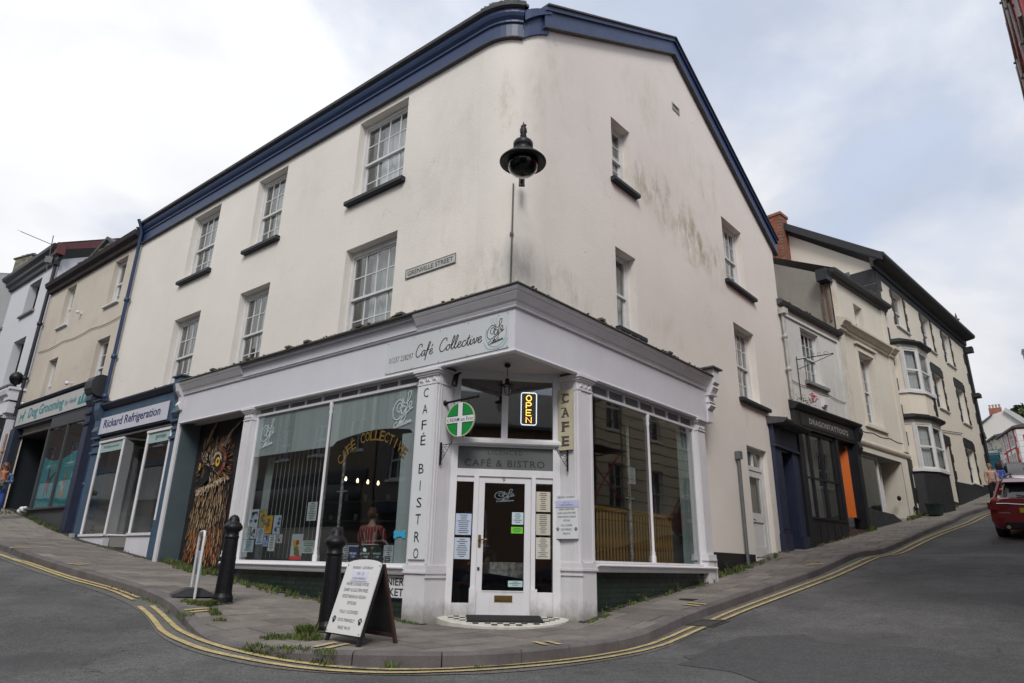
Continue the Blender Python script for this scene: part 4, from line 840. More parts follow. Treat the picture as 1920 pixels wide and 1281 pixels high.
solo('door_mat',mt,mat('rubber_mat',(.014,.014,.015),.85,.3,30,.4,80),'black ribbed doormat on the chequered step below the cafe door','mat',FD,(.8,-.15,.03))
# interior shell of the cafe
def shell(m):
    m.poly([FD.P(0,.1,.02),FL.P(-1.6,.5,.02),FL.P(-1.9,.2,.02),FL.P(-6.8,.2,.02),FL.P(-6.8,5.2,.02),FL.P(-.55,5.2,.02),FR.P(5.85,.2,.02),FR.P(1.9,.2,.02),FR.P(1.6,.5,.02),FD.P(1.55,.1,.02)],2)
    m.poly([FL.P(-.3,.62,3.725),FL.P(-6.8,.16,3.725),FL.P(-6.8,5.2,3.725),FL.P(-.55,5.2,3.725),FR.P(5.85,.16,3.725)],1)
    m.add([FL.P(-6.8,.14,0),FL.P(-6.8,.14,3.73),FL.P(-6.8,6.5,3.73),FL.P(-6.8,6.5,0)],[(0,1,2,3)],0)
    m.add([FL.P(-6.8,5.2,0),FL.P(-6.8,5.2,3.73),FL.P(-.55,5.2,3.73),FL.P(-.55,5.2,0)],[(0,1,2,3)],0)
    m.add([FR.P(5.85,.14,0),FR.P(5.85,.14,3.73),FR.P(5.85,6,3.73),FR.P(5.85,6,0)],[(0,1,2,3)],1)
    m.add([FR.P(5.85,4.6,0),FR.P(5.85,4.6,3.73),FR.P(4.9,4.6,3.73),FR.P(4.9,4.6,0)],[(0,1,2,3)],0)
bpart('interior',shell,[M_mid,mat('interior_ceiling',(.16,.15,.14),.8,.1,1),mat('interior_floor',(.06,.045,.035),.6,.2,2)])
# wall behind owl recess, plinth, right-hand doors
bpart('recess_wall',lambda m:(m.box(FL,-9.68,-6.96,.50,.56,.2,3.75)),mat('mural_ground',(.018,.016,.018),.6,.2,2),label='black painted panel carrying the owl mural')
bpart('black_plinth',lambda m:m.box(FR,5.96,8.72,YW-.03,YW+.02,-.3,1.09),M_black); bpart('black_plinth',lambda m:m.box(FR,10.2,10.42,YW-.03,YW+.02,.4,1.2),M_black)
# white door
wd=bpart('door',lambda m:(m.box(FR,8.85,8.95,YW+.12,YW+.2,1.02,3.62),m.box(FR,9.98,10.08,YW+.12,YW+.2,1.02,3.62),m.box(FR,8.95,9.98,YW+.12,YW+.2,3.08,3.18),m.box(FR,8.95,9.98,YW+.12,YW+.2,3.54,3.62),m.box(FR,9.45,9.49,YW+.12,YW+.18,3.18,3.54),
  m.box(FR,8.95,9.10,YW+.14,YW+.19,1.05,3.08),m.box(FR,9.83,9.98,YW+.14,YW+.19,1.05,3.08),m.box(FR,9.1,9.83,YW+.14,YW+.19,2.92,3.08),m.box(FR,9.1,9.83,YW+.14,YW+.19,1.05,1.28),m.box(FR,9.1,9.83,YW+.14,YW+.19,1.85,2.06),m.box(FR,9.1,9.83,YW+.165,YW+.185,1.28,1.85)),M_sash,(9.4,.4,1),FR,label='white door with a tall glazed panel in the right wall')
g=MB(); g.box(FR,9.1,9.83,YW+.165,YW+.172,2.06,2.92); part('door_glass',g,M_glass,wd)
g=MB(); g.box(FR,8.95,9.98,YW+.165,YW+.172,3.18,3.54); part('fanlight',g,M_glass,wd)
g=MB(); vs=[]
for i in range(21): vs+=[FR.P(9.1+.73*i/20,YW+.26+.02*math.sin(i*2.2),2.0),FR.P(9.1+.73*i/20,YW+.26+.02*math.sin(i*2.2),2.95)]
g.add(vs,[(2*i,2*i+2,2*i+3,2*i+1) for i in range(20)]); part('curtain',g,mat('beige_curtain',(.36,.33,.28),.9,.2,2,stretch=(14,1,.4)),wd)
g=MB(); g.box(FR,8.8,10.1,YW+.3,YW+.34,1,3.65); part('room_shade',g,M_curtdk,wd)
g=MB(); g.tube([FR.P(9.16,YW+.14,1.9),FR.P(9.16,YW+.10,1.9),FR.P(9.24,YW+.10,1.88)],.012,6); part('door_handle',g,M_iron,wd)
# blue side doorway
def bl(m):
    y=YW
    m.box(FR,10.42,10.86,y-.10,y+.02,1.6,3.85); m.box(FR,10.38,10.88,y-.15,y+.02,.6,1.62); m.box(FR,10.44,10.84,y-.115,y-.10,1.75,3.6)
    m.box(FR,11.66,12.1,y-.10,y+.02,1.6,3.85); m.box(FR,11.64,12.14,y-.15,y+.02,.8,1.62)
    m.box(FR,10.40,12.12,y-.12,y+.02,3.86,4.38); m.box(FR,10.40,12.12,y-.16,y+.02,3.80,3.86)
    m.box(FR,10.86,10.9,y-.02,y+.5,1.1,3.8); m.box(FR,11.62,11.66,y-.02,y+.5,1.1,3.8)
dd=bpart('doorway',bl,M_bluedk,(11,.3,1),FR,label='deep dark blue doorway with a slate hood')
g=MB(); g.prof(FR,[(.4,4.38),(-.08,4.38),(.0+YW-.5,4.42),(YW-.52,4.47),(YW-.4,4.52),(.4,4.60)],10.30,12.22); part('door_hood',g,M_slate,dd)
g=MB(); g.box(FR,10.9,11.62,YW+.42,YW+.46,1.15,3.8)
for z0,z1 in ((1.35,2.1),(2.25,3.0),(3.1,3.65)):
    for x0,x1 in ((10.98,11.22),(11.3,11.54)): g.box(FR,x0,x1,YW+.40,YW+.42,z0,z1)
part('door',g,mat('royal_blue_door',(.012,.03,.10),.4,.15,3),dd)
g=MB(); g.box(FR,10.86,11.66,YW-.1,YW+.42,1.0,1.2); part('step',g,mat('worn_step',(.12,.10,.085),.8,.3,6),dd)
g=MB(); g.box(FR,10.55,11.98,YW-.128,YW-.12,3.93,4.28); part('panel',g,M_bluedk,dd)
g=MB()
for i in range(16): g.ball(FR,(10.42+random.random()*1.6,-.12+random.random()*.25,4.50+random.random()*.05),random.uniform(.02,.05),6)
part('hood_moss',g,M_lead,dd,kind='stuff')

# ------------------------------------------------------------------ owl mural: paint strokes lying on the black panel
M_o=[mat('owl_paint_%s'%n,c,.6,.2,8) for n,c in (('umber',(.10,.055,.03)),('brown',(.20,.115,.06)),('tan',(.38,.27,.15)),('straw',(.52,.41,.26)),('rust',(.30,.085,.03)),('orange',(.44,.16,.05)),('black',(.012,.01,.01)),('amber',(.75,.42,.02)),('white',(.6,.55,.5)),('red',(.28,.05,.04)))]
ow=MB(); yo=[.497]
def owl(x,z): return x+.26,.75+(z-.75)*.99
def feather(x,z,ang,l,w_,mi):
    yo[0]-=.00004; x,z=owl(x,z); c,s=math.cos(ang),math.sin(ang); P=[(0,0),(.25,.45),(.6,.5),(.88,.3),(1,0),(.88,-.3),(.6,-.5),(.25,-.45)]
    pts=[FL.P(x+c*u*l-s*v*w_,yo[0],z+s*u*l+c*v*w_) for u,v in P]; ow.poly(pts,mi)
def blob(pts,mi): yo[0]-=.0001; ow.poly([FL.P(owl(x,z)[0],yo[0],owl(x,z)[1]) for x,z in pts],mi)
rnd=random.Random(3)
blob([(-9.74,.62),(-9.78,1.6),(-9.74,2.1),(-9.65,2.5),(-9.70,3.15),(-9.5,3.38),(-9.1,3.36),(-8.75,3.34),(-8.45,3.15),(-8.35,2.8),(-8.25,2.3),(-8.15,1.9),(-8.25,1.3),(-8.2,.62)],6)
# body feathers: from fine and pale under the ruff to long rust-coloured ones at the foot
z=.66; row=0
while z<2.16:
    f_=(z-.66)/1.5; l0=.42-.22*f_; k=15
    for i in range(k):
        x=-9.64+1.42*(i+(.5 if row%2 else 0))/k+rnd.uniform(-.04,.04); zz=z+rnd.uniform(-.05,.05); l=l0*rnd.uniform(.8,1.15)
        edge=x>-8.42 or x<-9.58
        if f_<.22: mi=rnd.choice([4,5,4,0,5])
        elif f_<.45: mi=rnd.choice([4,1,1,0,5])
        else: mi=rnd.choice([1,1,2,1,0])
        if edge: mi=rnd.choice([0,0,6,1])
        an=-1.57+(x+8.95)*.30+rnd.uniform(-.10,.10)-.12; w_=.105-.035*f_
        feather(x,zz+l*.5+.12,an,l*1.1,w_,6); feather(x+.004,zz+l*.5+.11,an,l*.96,w_*.62,mi); feather(x+.010,zz+l*.5+.05,an,l*.70,w_*.26,{0:1,1:2,2:3,4:5,5:2,6:0}[mi])
    z+=.118; row+=1
# head plumage: brown crown, pale brow and muzzle strokes, dark at the sides
for i in range(420):
    x=rnd.uniform(-9.66,-8.32); zz=rnd.uniform(2.42,3.30)
    d=math.hypot((x+8.86)/.9,zz-2.80)
    if d<.20 or (-9.56<x<-9.12 and zz<2.72): continue
    a=math.atan2(zz-2.72,x+9.18)+rnd.uniform(-.2,.2)
    if zz>2.98: a=1.35-.35*(x+9.2)+rnd.uniform(-.2,.2)
    brow=abs((zz-2.92)-.62*(x+9.15))<.13 and -9.3<x<-8.5
    muzz=abs(x+9.24)<.16 and zz<3.0
    mi=rnd.choice([2,3,3,8]) if (brow or muzz) else rnd.choice([1,1,2,0,1])
    if x>-8.55 and not brow: mi=rnd.choice([0,6,4,0])
    feather(x,zz,a,rnd.uniform(.08,.15),rnd.uniform(.012,.024),mi)
for (bx,bz,tx,tz) in ((-9.48,3.22,-9.20,3.68),(-8.95,3.08,-8.10,3.70)):
    for i in range(60):
        t=rnd.random()**.8*.9; w_=.085*(1-t); x=bx+(tx-bx)*t+rnd.uniform(-w_,w_); zz=bz+(tz-bz)*t+rnd.uniform(-w_,w_)*.7; feather(x,zz,math.atan2(tz-bz,tx-bx)+rnd.uniform(-.08,.08),.20*(1.1-t)+.06,.022,rnd.choice([2,1,3,2,1,4]))
# dark eye disc, eyes, beak, ruff
blob([(-8.72+.30*math.cos(a)*.8,2.83+.30*math.sin(a)) for a in [i*.35 for i in range(18)]],6)
for i in range(46): a=rnd.uniform(-1.5,1.7); feather(-8.80+.17*math.cos(a),2.80+.21*math.sin(a),a,.12,.02,rnd.choice([4,9,0,1,4]))
def eye(x,z,r,sq):
    el=lambda k:[(x+r*k*sq*math.cos(a),z+r*k*math.sin(a)) for a in [i*.393 for i in range(16)]]
    blob(el(1.45),6); blob(el(1.0),7); blob([(p[0]+r*.05,p[1]+r*.12) for p in el(.5)],6); blob([(x+r*.3*sq+.01*math.cos(a)*1.2,z+r*.45+.014*math.sin(a)) for a in [0,1,2,3,4,5]],8)
eye(-8.86,2.80,.105,.85); eye(-9.61,2.74,.085,.45)
for i in range(14): a=.4+i*.16; feather(-8.90+.13*math.cos(a),2.84+.13*math.sin(a),a-1.2,.11,.016,rnd.choice([8,3,2]))
blob([(-9.40,2.80),(-9.28,2.68),(-9.15,2.56),(-9.10,2.44),(-9.28,2.34),(-9.46,2.16),(-9.53,2.36),(-9.52,2.6),(-9.46,2.74)],6); blob([(-9.42,2.72),(-9.36,2.62),(-9.40,2.45),(-9.46,2.5)],0)
for i in range(150):
    t=rnd.random(); x=-9.60+1.22*t; zz=2.16+.30*t+rnd.uniform(-.06,.07)*(1.2-t); feather(x,zz,-.2+rnd.uniform(-1.3,.5),rnd.uniform(.09,.16),.020,rnd.choice([3,2,2,8,1,1]))
solo('owl_mural',ow,M_o,'large painted mural of an orange-eyed brown owl on the black panel beside the cafe window','mural',FL,(-8.6,.49,.6))
# ------------------------------------------------------------------ lettering helpers
SCR={'C':([[(.60,.74),(.62,.90),(.50,1.0),(.28,.92),(.10,.66),(.02,.36),(.08,.10),(.26,-.02),(.48,.06),(.66,.26)]],.60),
'a':([[(.42,.38),(.28,.43),(.11,.32),(.05,.12),(.13,0),(.27,.06),(.38,.26),(.43,.40),(.38,.14),(.42,.01),(.52,.04),(.60,.15)]],.54),
'f':([[(-.02,.10),(.14,.36),(.30,.74),(.36,.96),(.28,1.02),(.20,.86),(.10,.40),(.02,-.10),(-.06,-.38)],[(-.04,.36),(.14,.38),(.34,.44)]],.34),
'e':([[(0,.14),(.20,.22),(.33,.34),(.26,.44),(.12,.36),(.06,.16),(.13,.01),(.28,.02),(.42,.16)]],.40),
'é':([[(0,.14),(.20,.22),(.33,.34),(.26,.44),(.12,.36),(.06,.16),(.13,.01),(.28,.02),(.42,.16)],[(.22,.58),(.34,.78)]],.40),
'o':([[(.28,.42),(.12,.34),(.05,.15),(.14,0),(.28,.04),(.36,.22),(.29,.40),(.38,.34),(.50,.38)]],.44),
'l':([[(0,.12),(.16,.38),(.30,.80),(.30,.98),(.22,.98),(.12,.66),(.07,.22),(.13,.0),(.24,.04),(.34,.16)]],.30),
'c':([[(.36,.34),(.28,.44),(.12,.34),(.05,.14),(.13,0),(.28,.02),(.42,.16)]],.38),
't':([[(0,.12),(.14,.36),(.26,.78),(.14,.26),(.15,.02),(.26,.02),(.36,.16)],[(.04,.50),(.36,.56)]],.32),
'i':([[(0,.12),(.12,.42),(.08,.10),(.14,0),(.26,.06),(.34,.16)],[(.17,.60),(.185,.65)]],.28),
'v':([[(-.02,.22),(.08,.42),(.14,.28),(.17,.02),(.30,.16),(.36,.42),(.44,.36)]],.40)}
def script(mb,fr,st,x0,z0,h,y,wd,mi=0,rise=0,shear=.08,xs=1):
    x=0
    for ch in st:
        if ch==' ': x+=.42; continue
        S,adv=SCR[ch]
        for k in S: mb.ribbon(fr,[(x0+(x+u+shear*v)*h*xs,z0+v*h+rise*(x+u)*h) for u,v in catmull(k,5)],wd,y,mi)
        x+=adv
    return x*h*xs
def logo(mb,fr,x0,x1,z0,z1,y,wd,mi=0):
    W=x1-x0;H=z1-z0; T=lambda k:[(x0+u*W,z0+v*H) for u,v in k]
    S=[[(.36,.52),(.44,.62),(.36,.70),(.24,.64),(.22,.50),(.34,.44),(.48,.56),(.46,.72),(.30,.80),(.10,.68),(.02,.46),(.10,.28),(.30,.24),(.46,.34)],
       [(.62,.56),(.52,.60),(.44,.48),(.48,.38),(.58,.42),(.66,.56),(.63,.42),(.70,.40)],
       [(.46,.82),(.56,.68),(.72,.70),(.84,.84),(.86,.98),(.76,.98),(.72,.80),(.70,.50),(.66,.28),(.52,.16),(.44,.24),(.58,.34),(.80,.44),(.92,.54)],
       [(.80,.54),(.92,.60),(.90,.70),(.82,.66),(.80,.54),(.90,.48),(1.0,.54)]]
    for k in S: mb.ribbon(fr,T(catmull(k,5)),wd,y,mi)
    script(mb,fr,'Collective',x0+.10*W,z0+.0*H,H*.155,y,wd*.75,mi,rise=.20,xs=W/(H*.155)/3.9*.86)
M_signg=mat('pale_grey_board',(.60,.63,.64),.4,.04,2,grime=.08); M_wp=mat('sign_white',(.72,.74,.76),.4,.03,2,grime=.08); M_grey=mat('grey_lettering',(.07,.08,.09),.5,.02)
M_paleb=mat('pale_blue_print',(.30,.45,.52),.5,.05)
# fascia sign
t=thing('fascia_sign','pale grey cafe name board with black script and a round cup logo on the fascia','sign',FL,(-1.4,0,3.75))
g=MB(); g.box(FL,-2.74,-.11,-.016,-.002,3.745,4.29); part('board',g,M_signg,t)
g=MB(); script(g,FL,'Café',-2.03,3.92,.21,-.019,.016,xs=.98); script(g,FL,'Collective',-1.50,3.92,.21,-.019,.016,xs=1.10); part('lettering',g,M_ink,t)
g=MB(); g.text(FL,'01237 238297',-2.66,-2.09,3.915,4.01,-.019,off=-.004,spacing=1.1); part('phone_number',g,M_grey,t)
g=MB(); logo(g,FL,-.52,-.19,3.84,4.22,-.020,.010); part('logo',g,M_ink,t)
g=MB(); cup=[(-.53,4.10),(-.54,3.98),(-.50,3.88),(-.42,3.81),(-.30,3.80),(-.20,3.86),(-.15,3.96),(-.15,4.08)]; g.ribbon(FL,catmull(cup,5),.014,-.0185); g.ribbon(FL,catmull([(-.58,3.90),(-.50,3.79),(-.34,3.765),(-.20,3.79),(-.125,3.90)],5),.016,-.0185)
for k in (-.44,-.39,-.34): g.ribbon(FL,catmull([(k,4.12),(k+.015,4.17),(k-.01,4.21),(k+.01,4.26)],4),.006,-.0185)
part('cup_outline',g,M_paleb,t)
g=MB()
for x in (-2.72,-2.1,-1.5,-.9,-.3,-.13):
    for z in (3.757,4.277): g.ball(FL,(x,-.016,z),.009,6)
part('fixing_screws',g,mat('screw_metal',(.2,.2,.2),.4,.1,5,metal=.6),t,kind='stuff')
# pilaster sign
t=thing('pilaster_sign','tall narrow white sign lettered downwards on the pilaster left of the cafe door','sign',FL,(-1.71,-.01,.8))
g=MB(); g.box(FL,-1.885,-1.545,-.030,-.014,.80,3.40); part('board',g,M_wp,t)
g=MB()
for ch,z,h in zip('CAFÉBISTRO',(3.19,2.93,2.68,2.44,2.01,1.76,1.51,1.27,1.02,.77+.02),(.145,.145,.145,.19,.145,.145,.145,.145,.145,.145)):
    z+=.02; wd=.105 if ch!='I' else .016; g=MB(); g.text(FL,ch,-1.715-wd/2,-1.715+wd/2,z,z+h,-.034,off=-.004); part('letter',g,M_ink,t)
# cream CAFE sign and hours board on the right pilaster return (face turned to Grenville Street)
FP=Fr(Matrix.Translation((*FR.P(1.535,0)[:2],0))@Matrix.Rotation(R_(-38.05),4,'Z'))   # x to the right along that face; 0 at the outer edge
t=thing('vertical_sign','cream wooden board with four ornate outlined capitals above the right hand bracket','sign',FP,(-.22,0,2.47))
g=MB(); g.box(FP,-.36,-.09,-.03,-.012,2.47,3.44); part('board',g,mat('cream_board',(.55,.50,.36),.6,.12,3,grime=.3),t)
g=MB()
def slab_letter(ch,z,mi=0):
    g.text(FP,ch,-.29,-.155,z,z+.155,-.034,off=.03); 
    for a in (0,.145): g.box(FP,-.305,-.235,-.034,-.031,z+a,z+a+.014)
for ch,z in zip('CAFE',(3.22,2.99,2.76,2.53)): g=MB(); slab_letter(ch,z); part('letter',g,mat('faded_letter',(.09,.08,.07),.6,.3,20),t)
t=thing('opening_hours_board','small white opening hours board screwed low on the right entrance pilaster','sign',FP,(-.21,0,1.14))
g=MB(); g.box(FP,-.42,-.01,-.028,-.012,1.14,1.72); part('board',g,M_wp,t)
g=MB(); g.box(FP,-.44,0,-.036,-.029,1.60,1.70); part('pasted_strip',g,mat('lilac_paper',(.55,.56,.78),.6,.03),t)
LN=['MONDAY - SATURDAY','HOME COOKED FOOD','DAIRY & GLUTEN FREE','VEGETARIAN & VEGAN','OPTIONS','FULLY LICENSED','DOG FRIENDLY','FREE Wi Fi']
g=MB(); 
for s_,z,w_ in zip(LN,(1.735,1.555,1.50,1.445,1.39,1.32,1.26,1.20),(.30,.28,.32,.32,.12,.2,.2,.13)):
    if z>1.71: g.box(FP,-.41,-.02,-.0285,-.012,1.72,1.78)
    g.text(FP,s_,-.215-w_/2,-.215+w_/2,z,z+.028,-.0305,off=.004,mi=1)
g.text(FP,'10 - 3',-.26,-.17,1.655,1.68,-.038,mi=2); g.text(FP,'CLOSED WEDNESDAY',-.34,-.09,1.62,1.642,-.038,mi=2)
def paw(m,fr,x,z,s,y,mi=0):
    ci=lambda a,b,r,k=1:m.poly([fr.P(x+(a+r*math.cos(t))*s,y,z+(b+r*k*math.sin(t))*s) for t in [i*.785 for i in range(8)]],mi)
    ci(0,-.12,.30,.85); ci(-.34,.16,.12,1.3); ci(-.13,.36,.12,1.4); ci(.13,.36,.12,1.4); ci(.34,.16,.12,1.3)
paw(g,FP,-.375,1.275,.06,-.0305,1); paw(g,FP,-.05,1.275,.06,-.0305,1)
part('lettering',g,[M_wp,M_grey,mat('violet_ink',(.12,.1,.4),.5,.02)],t)
# hanging basket brackets
def bracket(fr,x,z,sx,label):
    t=thing('basket_bracket',label,'bracket',fr,(x,0,z-.3)); m=MB(); y=-.02
    m.box(fr,x-.008,x+.008,y-.01,y+.02,z-.30,z+.04); part('wall_bar',m,M_iron,t); m=MB()
    A=lambda u,v:fr.P(x+sx*u*.55,y-u*.85,z+v)
    m.tube([A(0,0),A(.22,0),A(.25,.02),A(.24,.04)],.006,6); m.tube([A(v[0],v[1]) for v in catmull([(0,-.24),(.05,-.2),(.14,-.10),(.22,-.0)],5)],.005,6); part('arm',m,M_iron,t)
    m=MB()
    for cx,cz,r in ((.05,-.05,.03),(.12,-.05,.025),(.05,-.13,.03),(.02,-.19,.018)): m.tube([A(cx+r*math.cos(a),cz+r*math.sin(a)) for a in [i*.6 for i in range(10)]],.004,5)
    part('scrollwork',m,M_iron,t)
FPL=Fr(Matrix.Translation((*FL.P(-1.49,0)[:2],0))@Matrix.Rotation(R_(51.95),4,'Z'))      # left return face, x inward
bracket(FPL,.12,2.46,-.0,'scrolled black iron basket bracket left of the entrance on the inner face of the pilaster')
bracket(FP,-.20,2.44,-.6,'scrolled black iron basket bracket right of the entrance under the cream board')
# round hanging sign
t=thing('hanging_sign','round green and white hanging sign on a black arm beside the cafe door','sign',Wd,(-.78,9.88,2.57))
FH=frame(-.76,9.89,-33,2.84); m=MB(); m.tube([Wd.P(-1.03,10.07,3.13),Wd.P(-.50,9.73,3.17)],.018,8); m.lathe(Fr(Matrix.Translation((-1.045,10.085,3.13))@Matrix.Rotation(R_(-33),4,'Z')),(0,0,0),[(.055,-.0),(.05,.02),(.02,.08)],10,axis='x'); m.ball(Wd,(-.5,9.73,3.17),.028,8); m.tube([FH.P(-.13,0,.32),FH.P(-.13,0,.22)],.005,5); m.tube([FH.P(.13,0,.33),FH.P(.13,0,.22)],.005,5); part('arm',m,M_iron,t)
m=MB(); m.lathe(FH,(0,0,0),[(.001,-.012),(.262,-.012),(.262,.012),(.001,.012)],40,axis='y',smooth=False); part('disc',m,mat('sign_green',(.005,.24,.045),.4,.03),t)
m=MB(); bw=.042
for a,b,c,d in ((-bw,bw,-.26,.26),): m.box(FH,a,b,-.0155,.0155,c,d,0)
m.box(FH,-.258,-bw,-.0155,.0155,-.05,.05,0); m.box(FH,bw,.258,-.0155,.0155,-.05,.05,0)
for a,b,c,d in ((-bw-.012,-bw,.05,.25),(bw,bw+.012,.05,.25),(-bw-.012,-bw,-.25,-.05),(bw,bw+.012,-.25,-.05),(-.25,-bw-.012,.05,.062),(bw+.012,.25,.05,.062),(-.25,-bw-.012,-.062,-.05),(bw+.012,.25,-.062,-.05)): m.box(FH,a,b,-.014,.014,c,d,1)
m.text(FH,'CREAM on First',-.245,.245,-.030,.028,-.0165,off=.004,mi=1); m.lathe(FH,(0,0,0),[(.255,-.0135),(.268,-.0135),(.268,.0135),(.255,.0135)],40,2,axis='y',smooth=False,caps=False)
part('cross_print',m,[M_wp,M_ink,mat('pale_rim',(.5,.55,.35),.5,.05)],t)
# lantern, flood lamp, neon
t=thing('porch_lantern','small caged glass lantern hanging on a chain under the entrance soffit','lantern',Wd,(-.06,9.78,3.2)); m=MB()
m.lathe(Wd,(-.06,9.78,3.20),[(.045,.50),(.05,.49),(.045,.46),(.015,.45)],12); 
for i in range(6): m.tube([Wd.P(-.06+.01*math.cos(a),9.78+.01*math.sin(a)*(i%2),3.645-.027*i+.014*math.sin(a)) if i%2==0 else Wd.P(-.06+.002,9.78+.01*math.cos(a),3.645-.027*i+.014*math.sin(a)) for a in [k*.9 for k in range(8)]],.004,5)
m.lathe(Wd,(-.06,9.78,3.20),[(.004,.28),(.03,.27),(.035,.22),(.03,.20),(.105,.165),(.11,.155),(.03,.165)],16)
for i in range(6): a=i*1.047; m.tube([Wd.P(-.06+r*math.cos(a),9.78+r*math.sin(a),3.2+h) for r,h in ((.075,.16),(.075,.08),(.05,.02),(.005,0))],.004,5)
part('cage',m,M_iron,t); m=MB(); m.lathe(Wd,(-.06,9.78,3.20),[(.05,.16),(.06,.10),(.045,.04),(.001,.02)],14); part('glass_jar',m,glass('lantern_glass',(.75,.72,.7),1.2),t)
t=thing('flood_lamp','small black cylindrical lamp fixed high on the frame left of the entrance','lamp',Wd,(-.86,10.05,3.45)); m=MB(); m.tube([Wd.P(-.86,10.1,3.60),Wd.P(-.875,10.03,3.56),Wd.P(-.89,10.0,3.40)],[.035,.045,.05],10); m.tube([Wd.P(-.86,10.1,3.62),Wd.P(-.8,10.05,3.62)],.015,6); part('body',m,M_iron,t)
M_neon=mat('neon_amber',(.8,.5,.1),.5,0,emit=((1.0,.50,.06),3.2)); M_neonw=mat('neon_white',(.8,.8,.8),.5,0,emit=((.85,.93,1.0),1.3))
t=thing('neon_sign','lit amber neon sign in a white rounded outline in the right window above the door','neon sign',FD,(1.15,.06,2.89))
m=MB(); rr=.035; xa,xb,za,zb=1.02,1.27,2.89,3.42; pts=[]
for cx,cz,a0 in ((xb-rr,zb-rr,0),(xa+rr,zb-rr,90),(xa+rr,za+rr,180),(xb-rr,za+rr,270)):
    for k in range(5): a=R_(a0+k*22.5); pts.append(FD.P(cx+rr*math.cos(a),.07,cz+rr*math.sin(a)))
pts.append(pts[0]); m.tube(pts,.008,6); part('outline_tube',m,M_neonw,t)
m=MB(); cx=1.145; w2=.042; h=.092
def nl(pp): m.tube([FD.P(cx+u*w2,.07,z+v*h) for u,v in pp],.0075,6)
z=3.285; nl([(math.cos(a),.5+.5*math.sin(a)) for a in [i*.4488 for i in range(15)]])
z=3.165; nl([(-1,0),(-1,1),(.5,1),(1,.8),(.8,.55),(.4,.45),(-1,.45)])
z=3.045; nl([(1,0),(-1,0),(-1,1),(1,1)]); nl([(-1,.5),(.7,.5)])
z=2.925; nl([(-1,0),(-1,1),(1,0),(1,1)])
part('letter_tubes',m,M_neon,t)
# street name plate
M_plate=mat('name_plate',(.50,.50,.47),.5,.08,4,grime=.3)
t=thing('street_name_plate','white street name plate with black raised letters high on the left wall','sign',FL,(-2.2,YW,5.65))
m=MB(); m.bbox(FL,-2.82,-1.58,YW-.02,YW-.002,5.645,5.825,.006); part('plate',m,M_plate,t); m=MB()
m.text(FL,'GRENVILLE STREET',-2.76,-1.64,5.69,5.78,YW-.023,off=.008)
for a,b,c,d in ((-2.82,-1.58,5.645,5.655),(-2.82,-1.58,5.815,5.825),(-2.82,-2.81,5.655,5.815),(-1.59,-1.58,5.655,5.815)): m.box(FL,a,b,YW-.024,YW-.02,c,d)
part('lettering',m,M_ink,t)
# market sign on stall riser
t=thing('market_sign','white PANNIER MARKET sign low on the green tiles, half hidden by the A-board','sign',FL,(-2.35,.05,.25)); m=MB(); m.box(FL,-2.75,-1.98,.05,.07,.25,.575,0); m.box(FL,-2.75,-1.98,.048,.052,.565,.578,1); m.box(FL,-2.75,-1.98,.048,.052,.247,.262,1); part('board',m,[M_wp,mat('navy_edge',(.02,.03,.12),.4,.02)],t)
m=MB(); m.text(FL,'PANNIER',-2.72,-2.0,.43,.535,.045,off=.01); m.text(FL,'MARKET',-2.68,-2.0,.285,.39,.045,off=.01); part('lettering',m,M_ink,t)
# window vinyls: frosted film band and lettering (parts of the left shop window)
M_film=mat('frosted_film',(.42,.48,.48),.45,.05,1.2,stretch=(1,1,.4)); M_vin=mat('white_vinyl',(.62,.68,.70),.5,.05)
m=MB(); yv=.132
def zf(x):
    if x<-4.1: return 2.70
    t=(x+3.05)/1.05; return 2.70+.18*max(0,math.cos(max(-1.57,min(1.57,t*1.2)))**1.0) if x<-2.1 else 2.70
for a,b in ((-6.62,-4.30),(-4.24,-2.0)):
    n=24; vs=[]
    for i in range(n+1): x=a+(b-a)*i/n; vs+=[FL.P(x,yv,zf(x)-.02),FL.P(x,yv,3.49)]
    m.add(vs,[(2*i,2*i+2,2*i+3,2*i+1) for i in range(n)])
m.quad(FL,-2.36,-2.0,.74,2.72,yv); m.quad(FL,-6.62,-6.36,.74,2.70,yv+.3)
part('frosted_film',m,M_film,W1)
m=MB(); logo(m,FL,-6.46,-6.0,2.83,3.40,.112,.013); part('window_logo',m,M_vin,W1); m=MB(); logo(m,FL,-2.62,-2.14,2.83,3.42,.112,.014); part('window_logo',m,M_vin,W1)
m=MB(); txt='CAFÉ COLLECTIVE'; R0=1.55; cx0,cz0=-3.08,2.68-R0
for i,ch in enumerate(txt):
    if ch==' ': continue
    a=R_(38-(76)*i/(len(txt)-1)); ca,sa=math.sin(-a),math.cos(a); x=cx0+R0*ca*.78; z=cz0+R0*sa+.0
    f2=FL.at(x,.118,z,ry=a*-1.0 if False else -a*-1.0*-1.0); hh=.17 if ch!='É' else .215
    w_=.115 if ch!='I' else .03; m.text(f2,ch,-w_/2,w_/2,0,hh,0,off=.012)
part('gold_lettering',m,mat('gold_leaf',(.20,.12,.025),.4,.1,6,metal=.2),W1)
